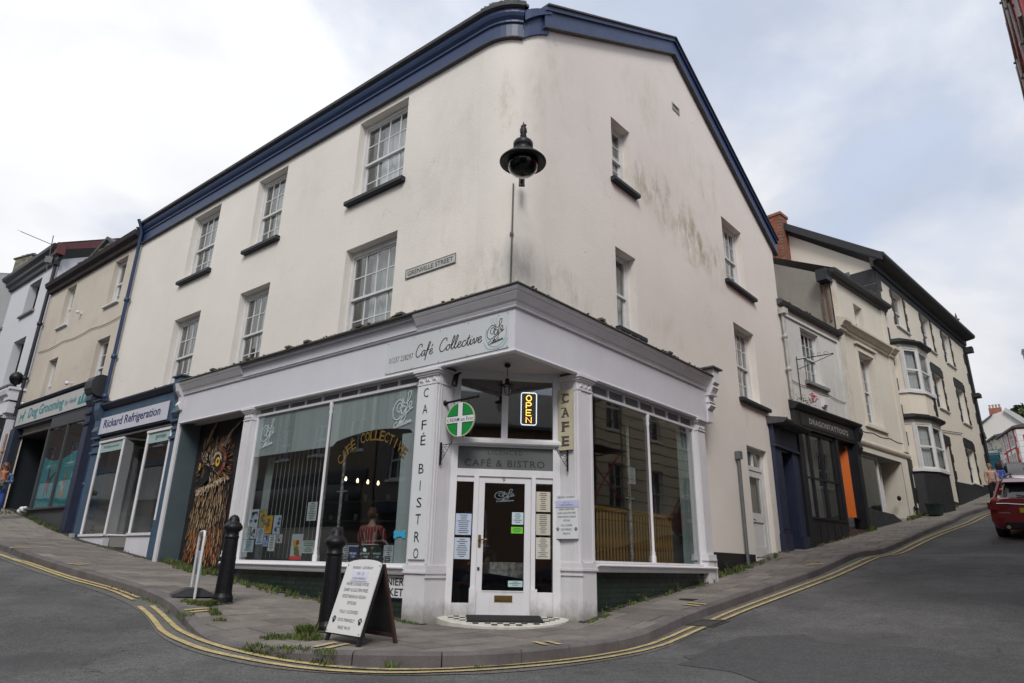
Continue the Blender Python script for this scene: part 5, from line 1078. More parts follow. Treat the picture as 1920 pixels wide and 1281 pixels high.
# posters inside the windows
def poster(fr,x0,x1,z0,z1,y,col,label,deco='text',seed=0,name='window_poster',cat='poster',group=None):
    t=thing(name,label,cat,fr,((x0+x1)/2,y,z0),group); m=MB(); m.box(fr,x0,x1,y,y+.004,z0,z1); part('sheet',m,mat('paper_%d_%d_%d'%tuple(int(c*100) for c in col),col,.6,.04,4),t)
    r=random.Random(seed); m=MB(); w_,h=x1-x0,z1-z0; yy=y-.002
    if deco=='text':
        n=max(4,int(h/.028))
        for i in range(1,n):
            l=r.uniform(.3,.8)*w_; c=(x0+x1)/2; zz=z1-h*i/n; m.box(fr,c-l/2,c+l/2,yy,y,zz,zz+h/n*.35)
    elif deco=='photo':
        for i in range(12):
            a,b=x0+w_*r.uniform(.05,.6),z0+h*r.uniform(.05,.7); q=[(a+w_*.2+w_*.2*math.cos(k)*r.uniform(.6,1),b+h*.12+h*.13*math.sin(k)*r.uniform(.6,1)) for k in [j*.785 for j in range(8)]]; yy-=.0002
            m.poly([fr.P(min(x1,u),yy,min(z1,v)) for u,v in q],i%3)
    part('print',m,[[M_grey,M_grey,M_grey],[mat('p_blue',(.08,.2,.5),.5,.1),mat('p_white',(.6,.6,.62),.5,.1),mat('p_dark',(.05,.05,.08),.5,.1)],[mat('p_red',(.45,.08,.04),.5,.1),mat('p_yellow',(.65,.42,.05),.5,.1),mat('p_green',(.12,.22,.10),.5,.1)]][0 if deco=='text' else 1+seed%2],t)
    return t
PW=(.60,.66,.70); yp=.137
for a in [(-6.50,-6.18,1.34,1.66,PW,'grey and white leaflet with an orange circle, top left of the window notices','photo',2),
(-6.15,-5.92,1.33,1.66,(.35,.36,.22),'leaflet of yellow flowers second along the top row of window notices','photo',5),
(-5.98,-5.70,1.21,1.53,(.70,.38,.04),'bright orange leaflet in the cafe window','photo',7),
(-5.66,-5.43,1.20,1.53,(.50,.58,.68),'white and blue leaflet right of the bright orange one','photo',4),
(-6.57,-6.39,1.12,1.32,(.45,.58,.55),'small pale green note at the left edge of the window notices','text',9),
(-6.36,-6.18,1.12,1.34,(.60,.62,.64),'small black and white picture note under the top left leaflet','photo',12),
(-6.16,-5.93,1.02,1.31,(.50,.60,.72),'pale blue sheet in the middle of the window notices','text',13),
(-5.91,-5.76,.98,1.20,(.35,.42,.68),'small blue leaflet with a white figure, under the orange leaflet','photo',14),
(-5.74,-5.53,.90,1.19,(.66,.70,.72),'white leaflet with an orange motif, lowest of the window notices','text',16),
(-5.50,-5.32,1.04,1.19,(.55,.52,.54),'small dark patterned card at the right end of the window notices','photo',18),
(-6.57,-6.22,.88,1.10,(.45,.60,.66),'pale blue notice at the bottom left of the cafe window','text',19),
(-4.67,-4.40,1.41,1.73,(.64,.68,.70),'crumpled white paper taped high beside the window mullion','text',21),
(-4.70,-4.34,.87,1.08,(.55,.64,.60),'pale green notice with large letters standing left of the mullion','text',23),
(-3.62,-3.20,.745,1.00,(.58,.60,.64),'white card with a folded corner on the right window sill','text',25),
(-2.60,-2.38,.745,1.00,(.60,.64,.70),'white price list in the right part of the cafe window','text',27),
(-2.23,-2.02,.77,1.07,(.55,.66,.72),'pale blue notice taped beside the lettered pilaster','text',29)]:
    poster(FL,a[0],a[1],a[2],a[3],yp,a[4],a[5],a[6],a[7])
t=poster(FL,-5.03,-4.70,.76,1.19,yp,(.55,.60,.60),'framed photograph poster with a red base on the left window sill','photo',35); m=MB(); m.box(FL,-5.03,-4.70,yp-.006,yp-.002,.76,.82); part('red_band',m,mat('poster_red',(.55,.04,.04),.5,.05),t)
m=MB(); m.text(FL,'No.1 Café',-4.66,-4.38,1.0,1.045,yp-.006); m.text(FL,'tea & treats',-4.64,-4.4,.90,.94,yp-.006)
for k,(a,b,w1,w2,lb) in enumerate([(-3.17,-2.88,'HOMEMADE','CAKES','small black board with a cake slice, left of the pair on the window sill'),(-2.86,-2.62,'SAVOURY','BAKES','small black board, right of the pair on the window sill'),(-3.42,-3.19,'SPECIALS','TODAY','small navy menu card in front of the white folded card')]):
    t=thing('chalk_board',lb,'menu board',FL,((a+b)/2,.13,.745)); m=MB(); m.prism(FL,[(a,.745),(b,.745),(b,.94),((a+b)/2+.03,1.0),((a+b)/2-.03,1.0),(a,.94)] if k<2 else [(a,.76),(b,.76),(b,.98),(a,.98)],.131 if k<2 else .125,.139 if k<2 else .130); part('board',m,[mat('board_dark_green',(.012,.028,.024),.5,.1),mat('board_navy',(.012,.02,.06),.5,.1)][k==2],t)
    m=MB(); m.text(FL,w1,a+.03,b-.03,.86,.89,.128 if k<2 else .122); m.text(FL,w2,a+.05,b-.05,.81,.84,.128 if k<2 else .122)
    if k==0: m.prism(FL,[(a+.10,.91),(a+.17,.90),(a+.18,.94),(a+.13,.965),(a+.10,.955)],.126,.129)
    part('chalk_lettering',m,M_vin,t)
m=MB(); m.text(FL,'EAT  GOOD FOOD',-4.0,-2.42,.745,.84,.12,off=.012); part('window_lettering',m,mat('dark_vinyl',(.03,.03,.03),.5,.02),W1)
t=thing('paw_sticker','turquoise bone shaped sticker near the right side of the cafe window','sticker',FL,(-2.25,.13,1.1)); m=MB(); m.prism(FL,[(-2.37,1.10),(-2.32,1.10),(-2.30,1.125),(-2.2,1.125),(-2.18,1.10),(-2.13,1.10),(-2.12,1.13),(-2.13,1.16),(-2.12,1.19),(-2.13,1.22),(-2.18,1.22),(-2.2,1.20),(-2.3,1.20),(-2.32,1.22),(-2.37,1.22),(-2.38,1.19),(-2.37,1.16),(-2.38,1.13)],.118,.122); part('vinyl',m,mat('turquoise',(.04,.38,.60),.5,.05),t)
# entrance notices
for a in [(.045,.285,1.165,1.475,(.46,.54,.68),'blue-white notice, upper of the two in the left sidelight','text',41),(.04,.275,.82,1.125,(.48,.54,.64),'blue-white notice, lower of the two in the left sidelight','text',43),
 (1.27,1.49,1.535,1.835,(.55,.51,.42),'cream menu page, top of three in the right sidelight','text',45),(1.27,1.49,1.19,1.50,(.52,.49,.41),'cream menu page, middle of three in the right sidelight','text',47),(1.27,1.49,.845,1.155,(.55,.53,.46),'menu page with a bowl drawing, bottom of three in the right sidelight','text',49),
 (.90,1.075,1.335,1.515,(.50,.62,.66),'pale square notice on the door glass','text',51),(.89,1.07,1.205,1.30,(.14,.60,.02),'bright green hygiene rating sticker on the door glass','text',53),(.86,1.075,.445,.53,(.42,.58,.58),'pale green card low on the door glass','text',55)]:
    poster(FD,a[0],a[1],a[2],a[3],.003 if a[0]<1.2 and a[0]>.3 else .002,a[4],a[5],a[6],a[7])
poster(FR,3.16,3.37,2.12,2.40,.134,(.50,.54,.58),'single white paper taped inside the right shop window','text',57)
m=MB(); logo(m,FD,.62,.94,1.66,1.86,.004,.008)
part('door_logo',m,mat('etched_logo',(.2,.25,.28),.5,.05),door)

# ------------------------------------------------------------------ A-board, bollards, swing sign
t=thing('a_board','white arched A-board listing food and dog friendly notices, standing on the kerb','A-board',frame(-1.795,7.80,-44.4,-.10))
FA0=frame(-1.795,7.80,-44.4,-.10); FA=FA0.at(0,0,0,rx=-math.atan2(.25,.86)); FB=FA0.at(0,.54,0,rx=math.atan2(.25,.86))
M_wood=mat('dark_wood',(.055,.028,.022),.6,.25,6,stretch=(1,1,.2)); M_board_w=mat('board_white',(.74,.74,.74),.35,.03,2)
W_=.335
def archp(w,z0,z1,rise,n=8): return [(-w,z0),(w,z0),(w,z1)]+[(w*math.cos(math.pi*k/n)*1.0,z1+rise*math.sin(math.pi*k/n)) for k in range(1,n)]+[(-w,z1)]
m=MB(); m.prism(FA,archp(W_,.10,.855,.055),-.012,.0); part('front_panel',m,M_board_w,t)
m=MB(); m.prism(FA,archp(W_+.004,.09,.857,.055),.001,.010); m.box(FA,-W_,-W_+.045,.010,.04,.0,.85); m.box(FA,W_-.045,W_,.010,.04,.0,.85); part('front_frame',m,M_black,t)
m=MB(); m.box(FB,-W_,-W_+.045,-.04,-.01,.0,.87); m.box(FB,W_-.045,W_,-.04,-.01,.0,.87); m.box(FB,-W_+.045,W_-.045,-.04,-.012,.08,.12); part('rear_frame',m,M_wood,t); m=MB(); m.box(FB,-W_+.045,W_-.045,-.03,-.015,.12,.86); part('rear_panel',m,M_black,t)
m=MB()
for s_,z,h,w_ in [('MONDAY - SATURDAY',.80,.030,.40),('HOME COOKED FOOD',.615,.036,.44),('DAIRY & GLUTEN FREE',.548,.036,.47),('VEGETARIAN & VEGAN',.478,.036,.47),('OPTIONS',.408,.036,.18),('FULLY LICENSED',.315,.034,.36),('DOG FRIENDLY',.228,.034,.33),('FREE Wi Fi',.148,.034,.24)]:
    m.text(FA,s_,-w_/2,w_/2,z,z+h,-.0145,off=.0)
part('lettering',m,mat('grey_print',(.085,.085,.09),.5,.02),t)
m=MB(); paw(m,FA,-.245,.238,.085,-.0145); paw(m,FA,.265,.238,.085,-.0145)
for x in (-.315,.315):
    for z in (.12,.84): m.box(FA,x-.006,x+.006,-.016,-.012,z-.006,z+.006)
part('paw_prints',m,M_ink,t)
m=MB(); m.box(FA,-.165,.165,-.019,-.0125,.665,.775); part('hours_label',m,mat('label_white',(.66,.67,.80),.5,.02),t); m=MB(); m.text(FA,'10 - 3',-.06,.06,.730,.762,-.0215,off=-.01); m.text(FA,'CLOSED WEDNESDAY',-.135,.135,.680,.705,-.0215,off=-.01); part('hours_lettering',m,M_grey,t)
def bollard(x,y,z,label):
    fr=frame(x,y,0,z); t=thing('bollard',label,'bollard',fr,(0,0,0),'black cast iron bollards on the pavement corner')
    m=MB(); m.lathe(fr,(0,0,0),[(.145,-.03),(.145,.07),(.140,.09),(.126,.11),(.120,.14)],20); part('base',m,M_iron,t)
    m=MB(); n=20; vs=[]; H=[(.118,.13),(.098,.86),(.096,.90)]
    m.lathe(fr,(0,0,0),H,20,smooth=False); part('shaft',m,M_iron,t)
    m=MB(); m.lathe(fr,(0,0,0),[(.096,.90),(.106,.905),(.106,.93),(.096,.94),(.095,.99),(.098,1.0),(.132,1.03),(.136,1.05),(.136,1.075),(.128,1.09),(.10,1.13),(.082,1.14),(.080,1.17),(.066,1.21),(.035,1.24),(.001,1.25)],20); part('cap',m,M_iron,t)
    return t
bollard(-4.15,10.33,G(-4.15,10.33),'black cast iron bollard beside the owl mural and swing sign'); bollard(-2.19,8.78,G(-2.19,8.78)-.02,'black cast iron bollard directly behind the white A-board')
t=thing('swing_sign','white tube framed swing sign on a grey rubber base, seen edge on','pavement sign',frame(-4.78,10.72,121,G(-4.78,10.72)))
F2=frame(-4.76,10.70,121,G(-4.76,10.70)); m=MB(); fp=[(-.28,0,.0),(-.28,0,.86),(-.255,0,.91),(-.20,0,.94),(.20,0,.94),(.255,0,.91),(.28,0,.86),(.28,0,.05)]; m.tube([F2.P(*p) for p in fp],.021,8); m.tube([F2.P(-.28,-.0,0),F2.P(-.28,0,-.03)],.02,6); part('tube_frame',m,mat('white_tube',(.62,.63,.65),.35,.05,4,grime=.2),t)
m=MB(); m.prof(F2,[(-.30,.0),(-.29,.03),(-.10,.12),(.10,.12),(.29,.03),(.30,.0)],-.20,.24); part('rubber_base',m,mat('grey_rubber',(.05,.05,.055),.75,.2,8,.2,40),t)
m=MB(); F3=F2.at(0,0,.88,rx=-.07); m.box(F3,-.20,.20,-.006,.006,-.66,-.22); part('sign_panel',m,mat('pale_blue_panel',(.38,.48,.58),.4,.06,2),t)

# ------------------------------------------------------------------ big street lantern on the corner
t=thing('street_lamp','large black bell shaped street lantern with a dark glass bowl hung off the corner','street lamp',Wd,(.1,8.5,6.26))
LX,LY=.105,8.5; LZ=6.48; FLm=frame(LX,LY,0,LZ)
m=MB(); m.lathe(FLm,(0,0,0),[(.26,.03),(.345,.0),(.352,.012),(.352,.03),(.30,.085),(.22,.14),(.165,.17),(.145,.20),(.145,.27),(.150,.275),(.150,.35),(.135,.375),(.08,.395),(.05,.40),(.048,.43),(.001,.44)],36); part('canopy',m,M_iron,t)
m=MB(); m.lathe(FLm,(0,0,0),[(.262,.03),(.34,.004)],36,caps=False); m.lathe(FLm,(0,0,0),[(.001,.05),(.25,.05)],24); part('reflector',m,M_black,t)
m=MB(); m.lathe(FLm,(0,0,0),[(.238,.03),(.236,-.02),(.215,-.10),(.17,-.165),(.10,-.21),(.001,-.228)],28); part('glass_bowl',m,glass('bowl_glass',(.30,.30,.33),1.6,.12,.04),t)
m=MB(); m.lathe(FLm,(0,0,0),[(.035,.42),(.05,.46),(.045,.52),(.055,.56),(.05,.62),(.03,.66),(.020,.68),(.010,.72),(.001,.75)],10)
for i in range(10): a=i*1.3; m.ball(FLm,(.04*math.cos(a),.04*math.sin(a),.46+i*.022),.02,6)
part('finial',m,M_iron,t)
m=MB(); m.tube([FLm.P(0,.02,.46),FLm.P(0,.35,.47),FLm.P(.0,1.06,.42)],.028,8); m.tube([FLm.P(0,.3,.44),FLm.P(.0,.8,.36),FLm.P(0,1.06,.30)],.016,8); m.box(FLm,-.05,.05,1.0,1.05,.25,.55); part('arm',m,M_iron,t)
ck=ARC[6]; CKX,CKY=ck[0]-.02,ck[1]-.03; m=MB(); m.tube([Wd.P(CKX,CKY,4.8),Wd.P(CKX+.01,CKY,6.9)],.014,6); m.box(Wd,CKX-.03,CKX+.03,CKY-.015,CKY+.03,5.93,5.97); part('conduit',m,mat('grey_conduit',(.12,.12,.12),.6,.2,6),t)

# ------------------------------------------------------------------ inside the cafe
t=thing('balustrade','honey coloured wooden balustrade inside the right shop window','balustrade',FR,(3.6,.55,.83)); M_oak=mat('honey_pine',(.30,.155,.022),.45,.2,5,stretch=(1,1,.3))
m=MB(); m.bbox(FR,2.1,5.3,.50,.57,1.66,1.73,.015); m.box(FR,2.1,5.3,.50,.57,.80,.85); m.box(FR,2.1,5.3,.5,.57,1.0,1.04) if 0 else None; part('rail',m,M_oak,t)
b0=None
for i in range(32):
    x=2.16+i*.1
    if b0 is None:
        m=MB(); m.lathe(FR,(x,.535,.85),[(.022,0),(.022,.18),(.014,.20),(.024,.24),(.030,.30),(.018,.42),(.013,.46),(.020,.50),(.016,.60),(.020,.66),(.022,.68),(.022,.81)],8); b0=part('baluster',m,M_oak,t,FR,(x,.535,.85))
    else: place(b0,'baluster',FR.M@Matrix.Translation((x,.535,.85)),t)
m=MB(); m.box(FR,2.1,5.3,.60,.63,.85,1.66); part('back_panel',m,mat('pine_shadow',(.12,.06,.015),.7,.2,5),t)
for (fr,x,z1,lb) in ((FR,3.52,3.2,'mottled silver pole behind the right shop window'),(FL,-4.03,2.7,'mottled silver pole behind the left shop window')):
    m=MB(); m.tube([fr.P(x,.35,.75),fr.P(x-.02,.35,z1)],.028,8); m.box(fr,x-.12,x+.12,.33,.37,1.9,1.92); solo('silver_pole',m,mat('mottled_silver',(.42,.43,.42),.35,.9,22,metal=.4),lb,'pole',fr,(x,.35,.75))
t=thing('string_blind','pale hanging string blind inside the left half of the cafe window','blind',FL,(-5.6,.3,.8))
M_str=mat('blind_string',(.38,.40,.39),.8,.2,5)
for i in range(13): m=MB(); x=-6.3+i*.135+random.uniform(-.01,.01); m.box(FL,x,x+.012,.30,.304,.78,2.72); part('string',m,M_str,t)
m=MB(); m.box(FL,-6.6,-4.5,.8,.84,.75,1.35); solo('window_screen',m,mat('screen_grey',(.12,.12,.115),.8,.15,3,stretch=(30,1,.3)),'low grey screen standing behind the notices in the cafe window','screen',FL,(-5.5,.8,.75))
for (fr,x0,x1) in ((FR,5.15,5.58),(FR,2.05,2.16)):
    m=MB(); n=8; vs=[]
    for i in range(n+1): x=x0+(x1-x0)*i/n; vs+=[fr.P(x,.24+.015*math.sin(i*2.4),.84),fr.P(x,.24+.015*math.sin(i*2.4),3.44)]
    m.add(vs,[(2*i,2*i+2,2*i+3,2*i+1) for i in range(n)]); solo('side_curtain',m,mat('pale_green_curtain',(.27,.34,.33),.8,.1,2,stretch=(10,1,.3)),'pale green curtain at the %s edge of the right shop window'%('uphill' if x0>4 else 'entrance'),'curtain',fr,(x0,.24,.84))
t=thing('cafe_counter','dark cafe counter with white cups and boxes behind the left window','counter',Wd,(-3.2,13.4,0)); m=MB(); fc=frame(-3.2,13.4,-20); m.box(fc,-1.8,1.6,0,.6,.02,1.05); part('cabinet',m,mat('counter_wood',(.09,.05,.035),.5,.2,3),t)
m=MB(); m.box(fc,-1.9,1.7,-.05,.65,1.05,1.09); part('worktop',m,mat('worktop',(.16,.16,.155),.4,.2,3),t)
m=MB(); m.box(fc,-1.8,1.6,.9,1.1,1.55,1.58); m.box(fc,-1.8,1.6,.9,1.1,1.95,1.98); part('shelf',m,mat('shelf_grey',(.14,.14,.14),.5,.1),t)
for i in range(9):
    x=-1.3+i*.28+random.uniform(-.05,.05); h=random.uniform(.10,.18); m=MB(); m.lathe(fc,(x,1.0,1.58 if i%2 else 1.98),[(.035,0),(.045,h*.8),(.04,h)],8); solo('cup',m,mat('china_white',(.45,.45,.44),.4,.05),('%s white cup on the %s shelf behind the cafe counter, %s along it'%(('short','tall')[h>.14],('upper','lower')[i%2],('first','second','third','fourth','fifth')[i//2])),'cup',fc,(x,1,1.58),'cups and jars on the counter shelves')
M_bulb=mat('lit_bulb',(.9,.8,.6),.5,0,emit=((1.0,.72,.40),3.5))
for x,y,z,lb in ((-3.3,13.5,2.33,'furthest left'),(-3.06,13.5,2.30,'second from left'),(-2.85,13.5,2.28,'third from left'),(-2.64,13.5,2.26,'furthest right')):
    t=thing('pendant_bulb','lit pendant bulb over the cafe counter, %s of the four'%lb,'light bulb',Wd,(x,y,z)); m=MB(); m.lathe(Wd,(x,y,z),[(.001,-.045),(.022,-.03),(.026,-.005),(.016,.03),(.01,.045)],8); part('bulb',m,M_bulb,t); m=MB(); m.tube([Wd.P(x,y,z+.04),Wd.P(x,y,3.72)],.004,4); part('flex',m,M_dark,t)
t=thing('cafe_table','small cafe table under a patterned white cloth inside the door','table',Wd,(.0,11.5,0.02)); ft=frame(.0,11.45,15); m=MB(); m.box(ft,-.35,.33,-.3,.3,.76,.78); m.add([ft.P(-.37,-.32,.79),ft.P(.35,-.32,.79),ft.P(.35,.32,.79),ft.P(-.37,.32,.79),ft.P(-.38,-.33,.62),ft.P(.36,-.34,.52),ft.P(.37,.33,.6),ft.P(-.38,.33,.6)],[(0,1,2,3),(0,4,5,1),(1,5,6,2),(2,6,7,3),(3,7,4,0)]); part('tablecloth',m,mat('patterned_cloth',(.36,.36,.34),.8,.75,16),t)
m=MB(); m.tube([ft.P(0,0,.02),ft.P(0,0,.76)],.03,8); m.box(ft,-.25,.25,-.03,.03,.02,.05); part('pedestal',m,M_dark,t)
for x,y,a,lb in ((-.72,11.3,-60,'dark wooden cafe chair left of the table, behind the left sidelight'),(.62,11.35,60,'red backed cafe chair right of the table inside the door')):
    fc2=frame(x,y,a,.02); t=thing('cafe_chair',lb,'chair',fc2,(0,0,0)); cm=mat('chair_red_wood',(.10,.025,.015),.5,.2)
    m=MB(); m.box(fc2,-.2,.2,-.2,.2,.42,.46); part('seat',m,cm,t)
    for u in (-.18,.18):
        for v in (-.18,.18): m=MB(); m.box(fc2,u-.018,u+.018,v-.018,v+.018,0,.42 if v<0 else .9); part('leg',m,cm,t)
    m=MB(); m.box(fc2,-.18,.18,.165,.185,.6,.88); part('backrest',m,cm,t)
# ------------------------------------------------------------------ people
def skinmesh(name,joints,edges,mt,parent,fr,sub=2):
    me=bpy.data.meshes.new(name); me.from_pydata([j[0] for j in joints],edges,[]); o=bpy.data.objects.new('tmp',me); COL.objects.link(o)
    md=o.modifiers.new('s','SKIN'); md.use_smooth_shade=True
    for v,j in zip(me.skin_vertices[0].data,joints): v.radius=(j[1],j[2] if len(j)>2 else j[1]); v.use_root=False
    me.skin_vertices[0].data[0].use_root=True
    sd=o.modifiers.new('d','SUBSURF'); sd.levels=sub; sd.render_levels=sub
    bpy.context.view_layer.update(); dg=bpy.context.evaluated_depsgraph_get(); nm=bpy.data.meshes.new_from_object(o.evaluated_get(dg)); bpy.data.objects.remove(o)
    nm.materials.clear(); nm.materials.append(mt)
    for p in nm.polygons: p.use_smooth=True
    nm.name=name; q=bpy.data.objects.new(name,nm); COL.objects.link(q); _setM(q,fr.M,parent); return q
def person(label,fr,h=1.68,top=(.2,.2,.3),legs=(.03,.03,.06),hair=(.05,.03,.02),skin=(.42,.26,.19),long_hair=False,stride=.0,armL=None,armR=None,sit=False,coat=0,top_mat=None,group=None,bust=1.0,cat='person'):
    """fr: x = person's left-right, -y = facing; origin at the feet"""
    t=thing('person',label,cat,fr,(0,0,0),group); s=h/1.72; k=lambda x,y,z:(x*s,y*s,z*s)
    hipz=.93; 
    if sit: hz=.50; drop=hipz-hz
    else: drop=0
    Z=lambda z:z-drop
    armL=armL or [(.175,.0,1.38),(.205,.03,1.12),(.20,-.06,.88)]; armR=armR or [(-.175,.0,1.38),(-.205,.03,1.12),(-.20,-.06,.88)]
    if sit: kl=[(.10,-.05,hipz),(.12,-.46,hipz+.02),(.12,-.46,hipz-.44),(.12,-.56,hipz-.47)]; kr=[(-p[0],p[1],p[2]) for p in kl]
    else: kl=[(.095,0,.90),(.10,-stride*.45-.02,.49),(.10,-stride*.5+.03,.08),(.10,-stride*.5-.12,.03)]; kr=[(-.095,0,.90),(-.10,stride*.30-.03,.49),(-.10,stride*.8,.09),(-.10,stride*.8-.12,.04)]
    J=[];E=[]
    def add(p,r,r2=None,par=None):
        J.append((k(p[0],p[1],Z(p[2])),r*s,(r2 or r)*s)); 
        if par is not None: E.append((par,len(J)-1))
        return len(J)-1
    pel=add((0,0,.95),.135,.10); wa=add((0,0,1.10),.115,.09,pel); ch=add((0,.0,1.28),.135,.10,wa); nk=add((0,0,1.45),.055,None,ch); n2=add((0,-.01,1.50),.052,None,nk); hd=add((0,-.02,1.60),.078,.092,n2); add((0,-.02,1.67),.062,.075,hd)
    for A in (armL,armR):
        p=add(A[0],.05,None,ch); p=add(A[1],.038,None,p); p=add(A[2],.028,None,p); d=Vector(A[2])-Vector(A[1]); d.normalize(); add(tuple(Vector(A[2])+d*.08),.032,.018,p)
    for Lg in (kl,kr):
        p=add(Lg[0],.082,None,pel); p=add(Lg[1],.056,None,p); p=add(Lg[2],.038,None,p); add(Lg[3],.035,.025,p)
    skinmesh('body',J,E,mat('skin_%d'%int(skin[0]*100),skin,.55,.05,6),t,fr)
    # face: eyes, nose, mouth, ears
    m=MB(); hz=Z(1.60)*s
    for sx in (-1,1): m.ball(fr,(sx*.032*s,-.105*s,hz+.01*s),.011*s,6,0); m.ball(fr,(sx*.080*s,-.015*s,hz),.022*s,6,1)
    m.ball(fr,(0,-.118*s,hz-.02*s),.014*s,6,1); m.box(fr,-.025*s,.025*s,-.108*s,-.098*s,hz-.058*s,hz-.048*s,2); part('face_features',m,[mat('eye_dark',(.02,.02,.02),.3,0),mat('skin_%d'%int(skin[0]*100),skin),mat('lips',(.3,.1,.09),.5,0)],t)
    def cloth(name,keys,mt,grow):
        JJ=[];EE=[]
        for chain in keys:
            prev=None
            for i,(p,r,*r2) in enumerate(chain):
                if prev is None and JJ:
                    idx=next((q for q,j in enumerate(JJ) if (Vector(j[0])-Vector(k(p[0],p[1],Z(p[2])))).length<1e-4),None)
                    if idx is not None: prev=idx; continue
                JJ.append((k(p[0],p[1],Z(p[2])),(r+grow)*s,((r2[0] if r2 else r)+grow)*s)); 
                if prev is not None: EE.append((prev,len(JJ)-1))
                prev=len(JJ)-1
        skinmesh(name,JJ,EE,mt,t,fr)
    CHp=(0,0,1.28); base=[[(( 0,0,.98-coat*.22),.15,.11),((0,0,1.10),.12,.095),(CHp,.14,.105),((0,0,1.42),.07)]]
    if coat: base=[[((0,0,.62),.17,.13),((0,0,.90),.16,.12),((0,0,1.10),.135,.10),(CHp,.145,.11),((0,0,1.42),.07)]]
    cloth('top',base+[[(CHp,.14),(A[0],.055),(A[1],.045),(tuple(Vector(A[1])*.15+Vector(A[2])*.85),.036)] for A in (armL,armR)],top_mat or mat('cloth_%d_%d_%d'%tuple(int(c*99) for c in top),top,.85,.2,12,.2,60),.012)
    P=(0,0,.95)
    cloth('trousers',[[(P,.135,.10),((0,0,1.02),.125,.095)]]+[[(P,.135),(Lg[0],.085),(Lg[1],.062),(tuple(Vector(Lg[1])*.1+Vector(Lg[2])*.9),.048)] for Lg in (kl,kr)],mat('cloth_%d_%d_%d'%tuple(int(c*99) for c in legs),legs,.85,.2,12),.012)
    m=MB(); M4=Fr(fr.M@Matrix.Translation((0,.012*s,hz+.035*s))); m.lathe(M4,(0,0,0),[(.001,.10*s),(.05*s,.092*s),(.082*s,.06*s),(.094*s,.01*s),(.090*s,-.02*s)],14)
    if long_hair: 
        for a in (.3,.9,1.57,2.2,2.85): m.tube([M4.P(.075*s*math.cos(a),.075*s*math.sin(a),.02*s),M4.P(.09*s*math.cos(a),.085*s*math.sin(a),-.1*s),M4.P(.085*s*math.cos(a),.09*s*math.sin(a)-.02*s,-.24*s)],[.04*s,.045*s,.02*s],8)
    else: m.ball(M4,(0,.03*s,-.02*s),.088*s,12)
    part('hair',m,mat('hair_%d'%int(hair[0]*100),hair,.6,.3,14),t)
    m=MB()
    for Lg in (kl,kr): q=Vector(Lg[2])*.4+Vector(Lg[3])*.6; m.bbox(fr,(q.x-.045)*s,(q.x+.045)*s,(q.y-.12)*s,(q.y+.10)*s,Z(q.z-.045)*s,Z(q.z+.035)*s,.02)
    part('shoes',m,mat('shoe_dark',(.03,.025,.02),.6,.1),t)
    return t,s
# woman walking past the dog groomers, half out of frame
px,py=-14.62,19.35; denim=mat('mottled_denim',(.12,.18,.30),.85,.75,20)
t,_=person('woman in a mottled blue denim coat and sunglasses walking at the left edge',frame(px,py,35,G(px,py)),1.56,legs=(.02,.05,.22),hair=(.16,.05,.025),long_hair=True,coat=.6,top_mat=denim,stride=.35,armR=[(-.2,0,1.36),(-.24,.02,1.12),(-.05,-.22,1.06)],armL=[(.2,0,1.36),(.25,.02,1.12),(.06,-.2,1.12)])
fw=frame(px,py,35,G(px,py)); m=MB(); m.bbox(fw,-.07,.07,-.118,-.10,1.44,1.475,.008); part('sunglasses',m,M_iron,t); m=MB(); m.tube([fw.P(-.08,-.07,1.30),fw.P(0,-.12,1.22),fw.P(.09,-.07,1.30)],[.04,.06,.04],8); m.tube([fw.P(0,-.12,1.25),fw.P(.02,-.15,1.05)],[.05,.06],8); part('scarf',m,mat('orange_scarf',(.42,.13,.05),.85,.3,14),t)
m=MB(); m.bbox(fw,-.28,.05,-.30,-.16,.84,1.0,.04); solo('handbag',m,mat('olive_bag',(.09,.08,.045),.7,.2),'olive brown handbag held by the woman in denim','handbag',fw,(-.1,-.2,.85))
# two pedestrians uphill
for (x,y,a,top,lb,hr,lg) in ((19.5,26.78,-20,(.52,.33,.25),'pedestrian in a pale salmon top walking uphill beside the wall','p',(.18,.13,.09)),(19.82,26.72,165,(.03,.10,.45),'pedestrian in a bright blue shirt and dark open jacket walking downhill','q',(.02,.015,.012))):
    t,_=person(lb,frame(x,y,a,G(x,y)),1.62,top=top,legs=(.015,.015,.02),hair=lg,stride=.3,long_hair=(hr=='q'))
    if hr=='q':
        f_=frame(x,y,a,G(x,y)); m=MB()
        for sx in (-1,1): m.tube([f_.P(sx*.15,-.02,1.32),f_.P(sx*.17,-.03,1.05),f_.P(sx*.17,-.02,.78)],[.06,.085,.09],8)
        part('jacket',m,M_black,t)
# people inside the cafe
def striped():
    m=bpy.data.materials.new('red_striped_cloth'); m.use_nodes=True; nt=m.node_tree; b=nt.nodes['Principled BSDF']; b.inputs['Roughness'].default_value=.85
    tc=nt.nodes.new('ShaderNodeTexCoord'); wv=nt.nodes.new('ShaderNodeTexWave'); wv.inputs['Scale'].default_value=5.5; wv.bands_direction='X'; nt.links.new(tc.outputs['Object'],wv.inputs[0])
    r=nt.nodes.new('ShaderNodeValToRGB'); r.color_ramp.elements[0].position=.90; r.color_ramp.elements[0].color=(.24,.010,.014,1); r.color_ramp.elements[1].position=.95; r.color_ramp.elements[1].color=(.36,.33,.3,1); nt.links.new(wv.outputs[0],r.inputs[0]); nt.links.new(r.outputs[0],b.inputs['Base Color']); return m
fs=frame(-2.45,12.3,160,.02)
t,_=person('cafe worker in a red pinstriped shirt and apron strings with their back to the window',fs,1.66,legs=(.32,.02,.025),hair=(.10,.035,.02),top_mat=striped(),armL=[(.21,0,1.36),(.27,-.05,1.12),(.12,-.2,1.0)],armR=[(-.21,0,1.36),(-.27,-.05,1.12),(-.12,-.2,1.0)])
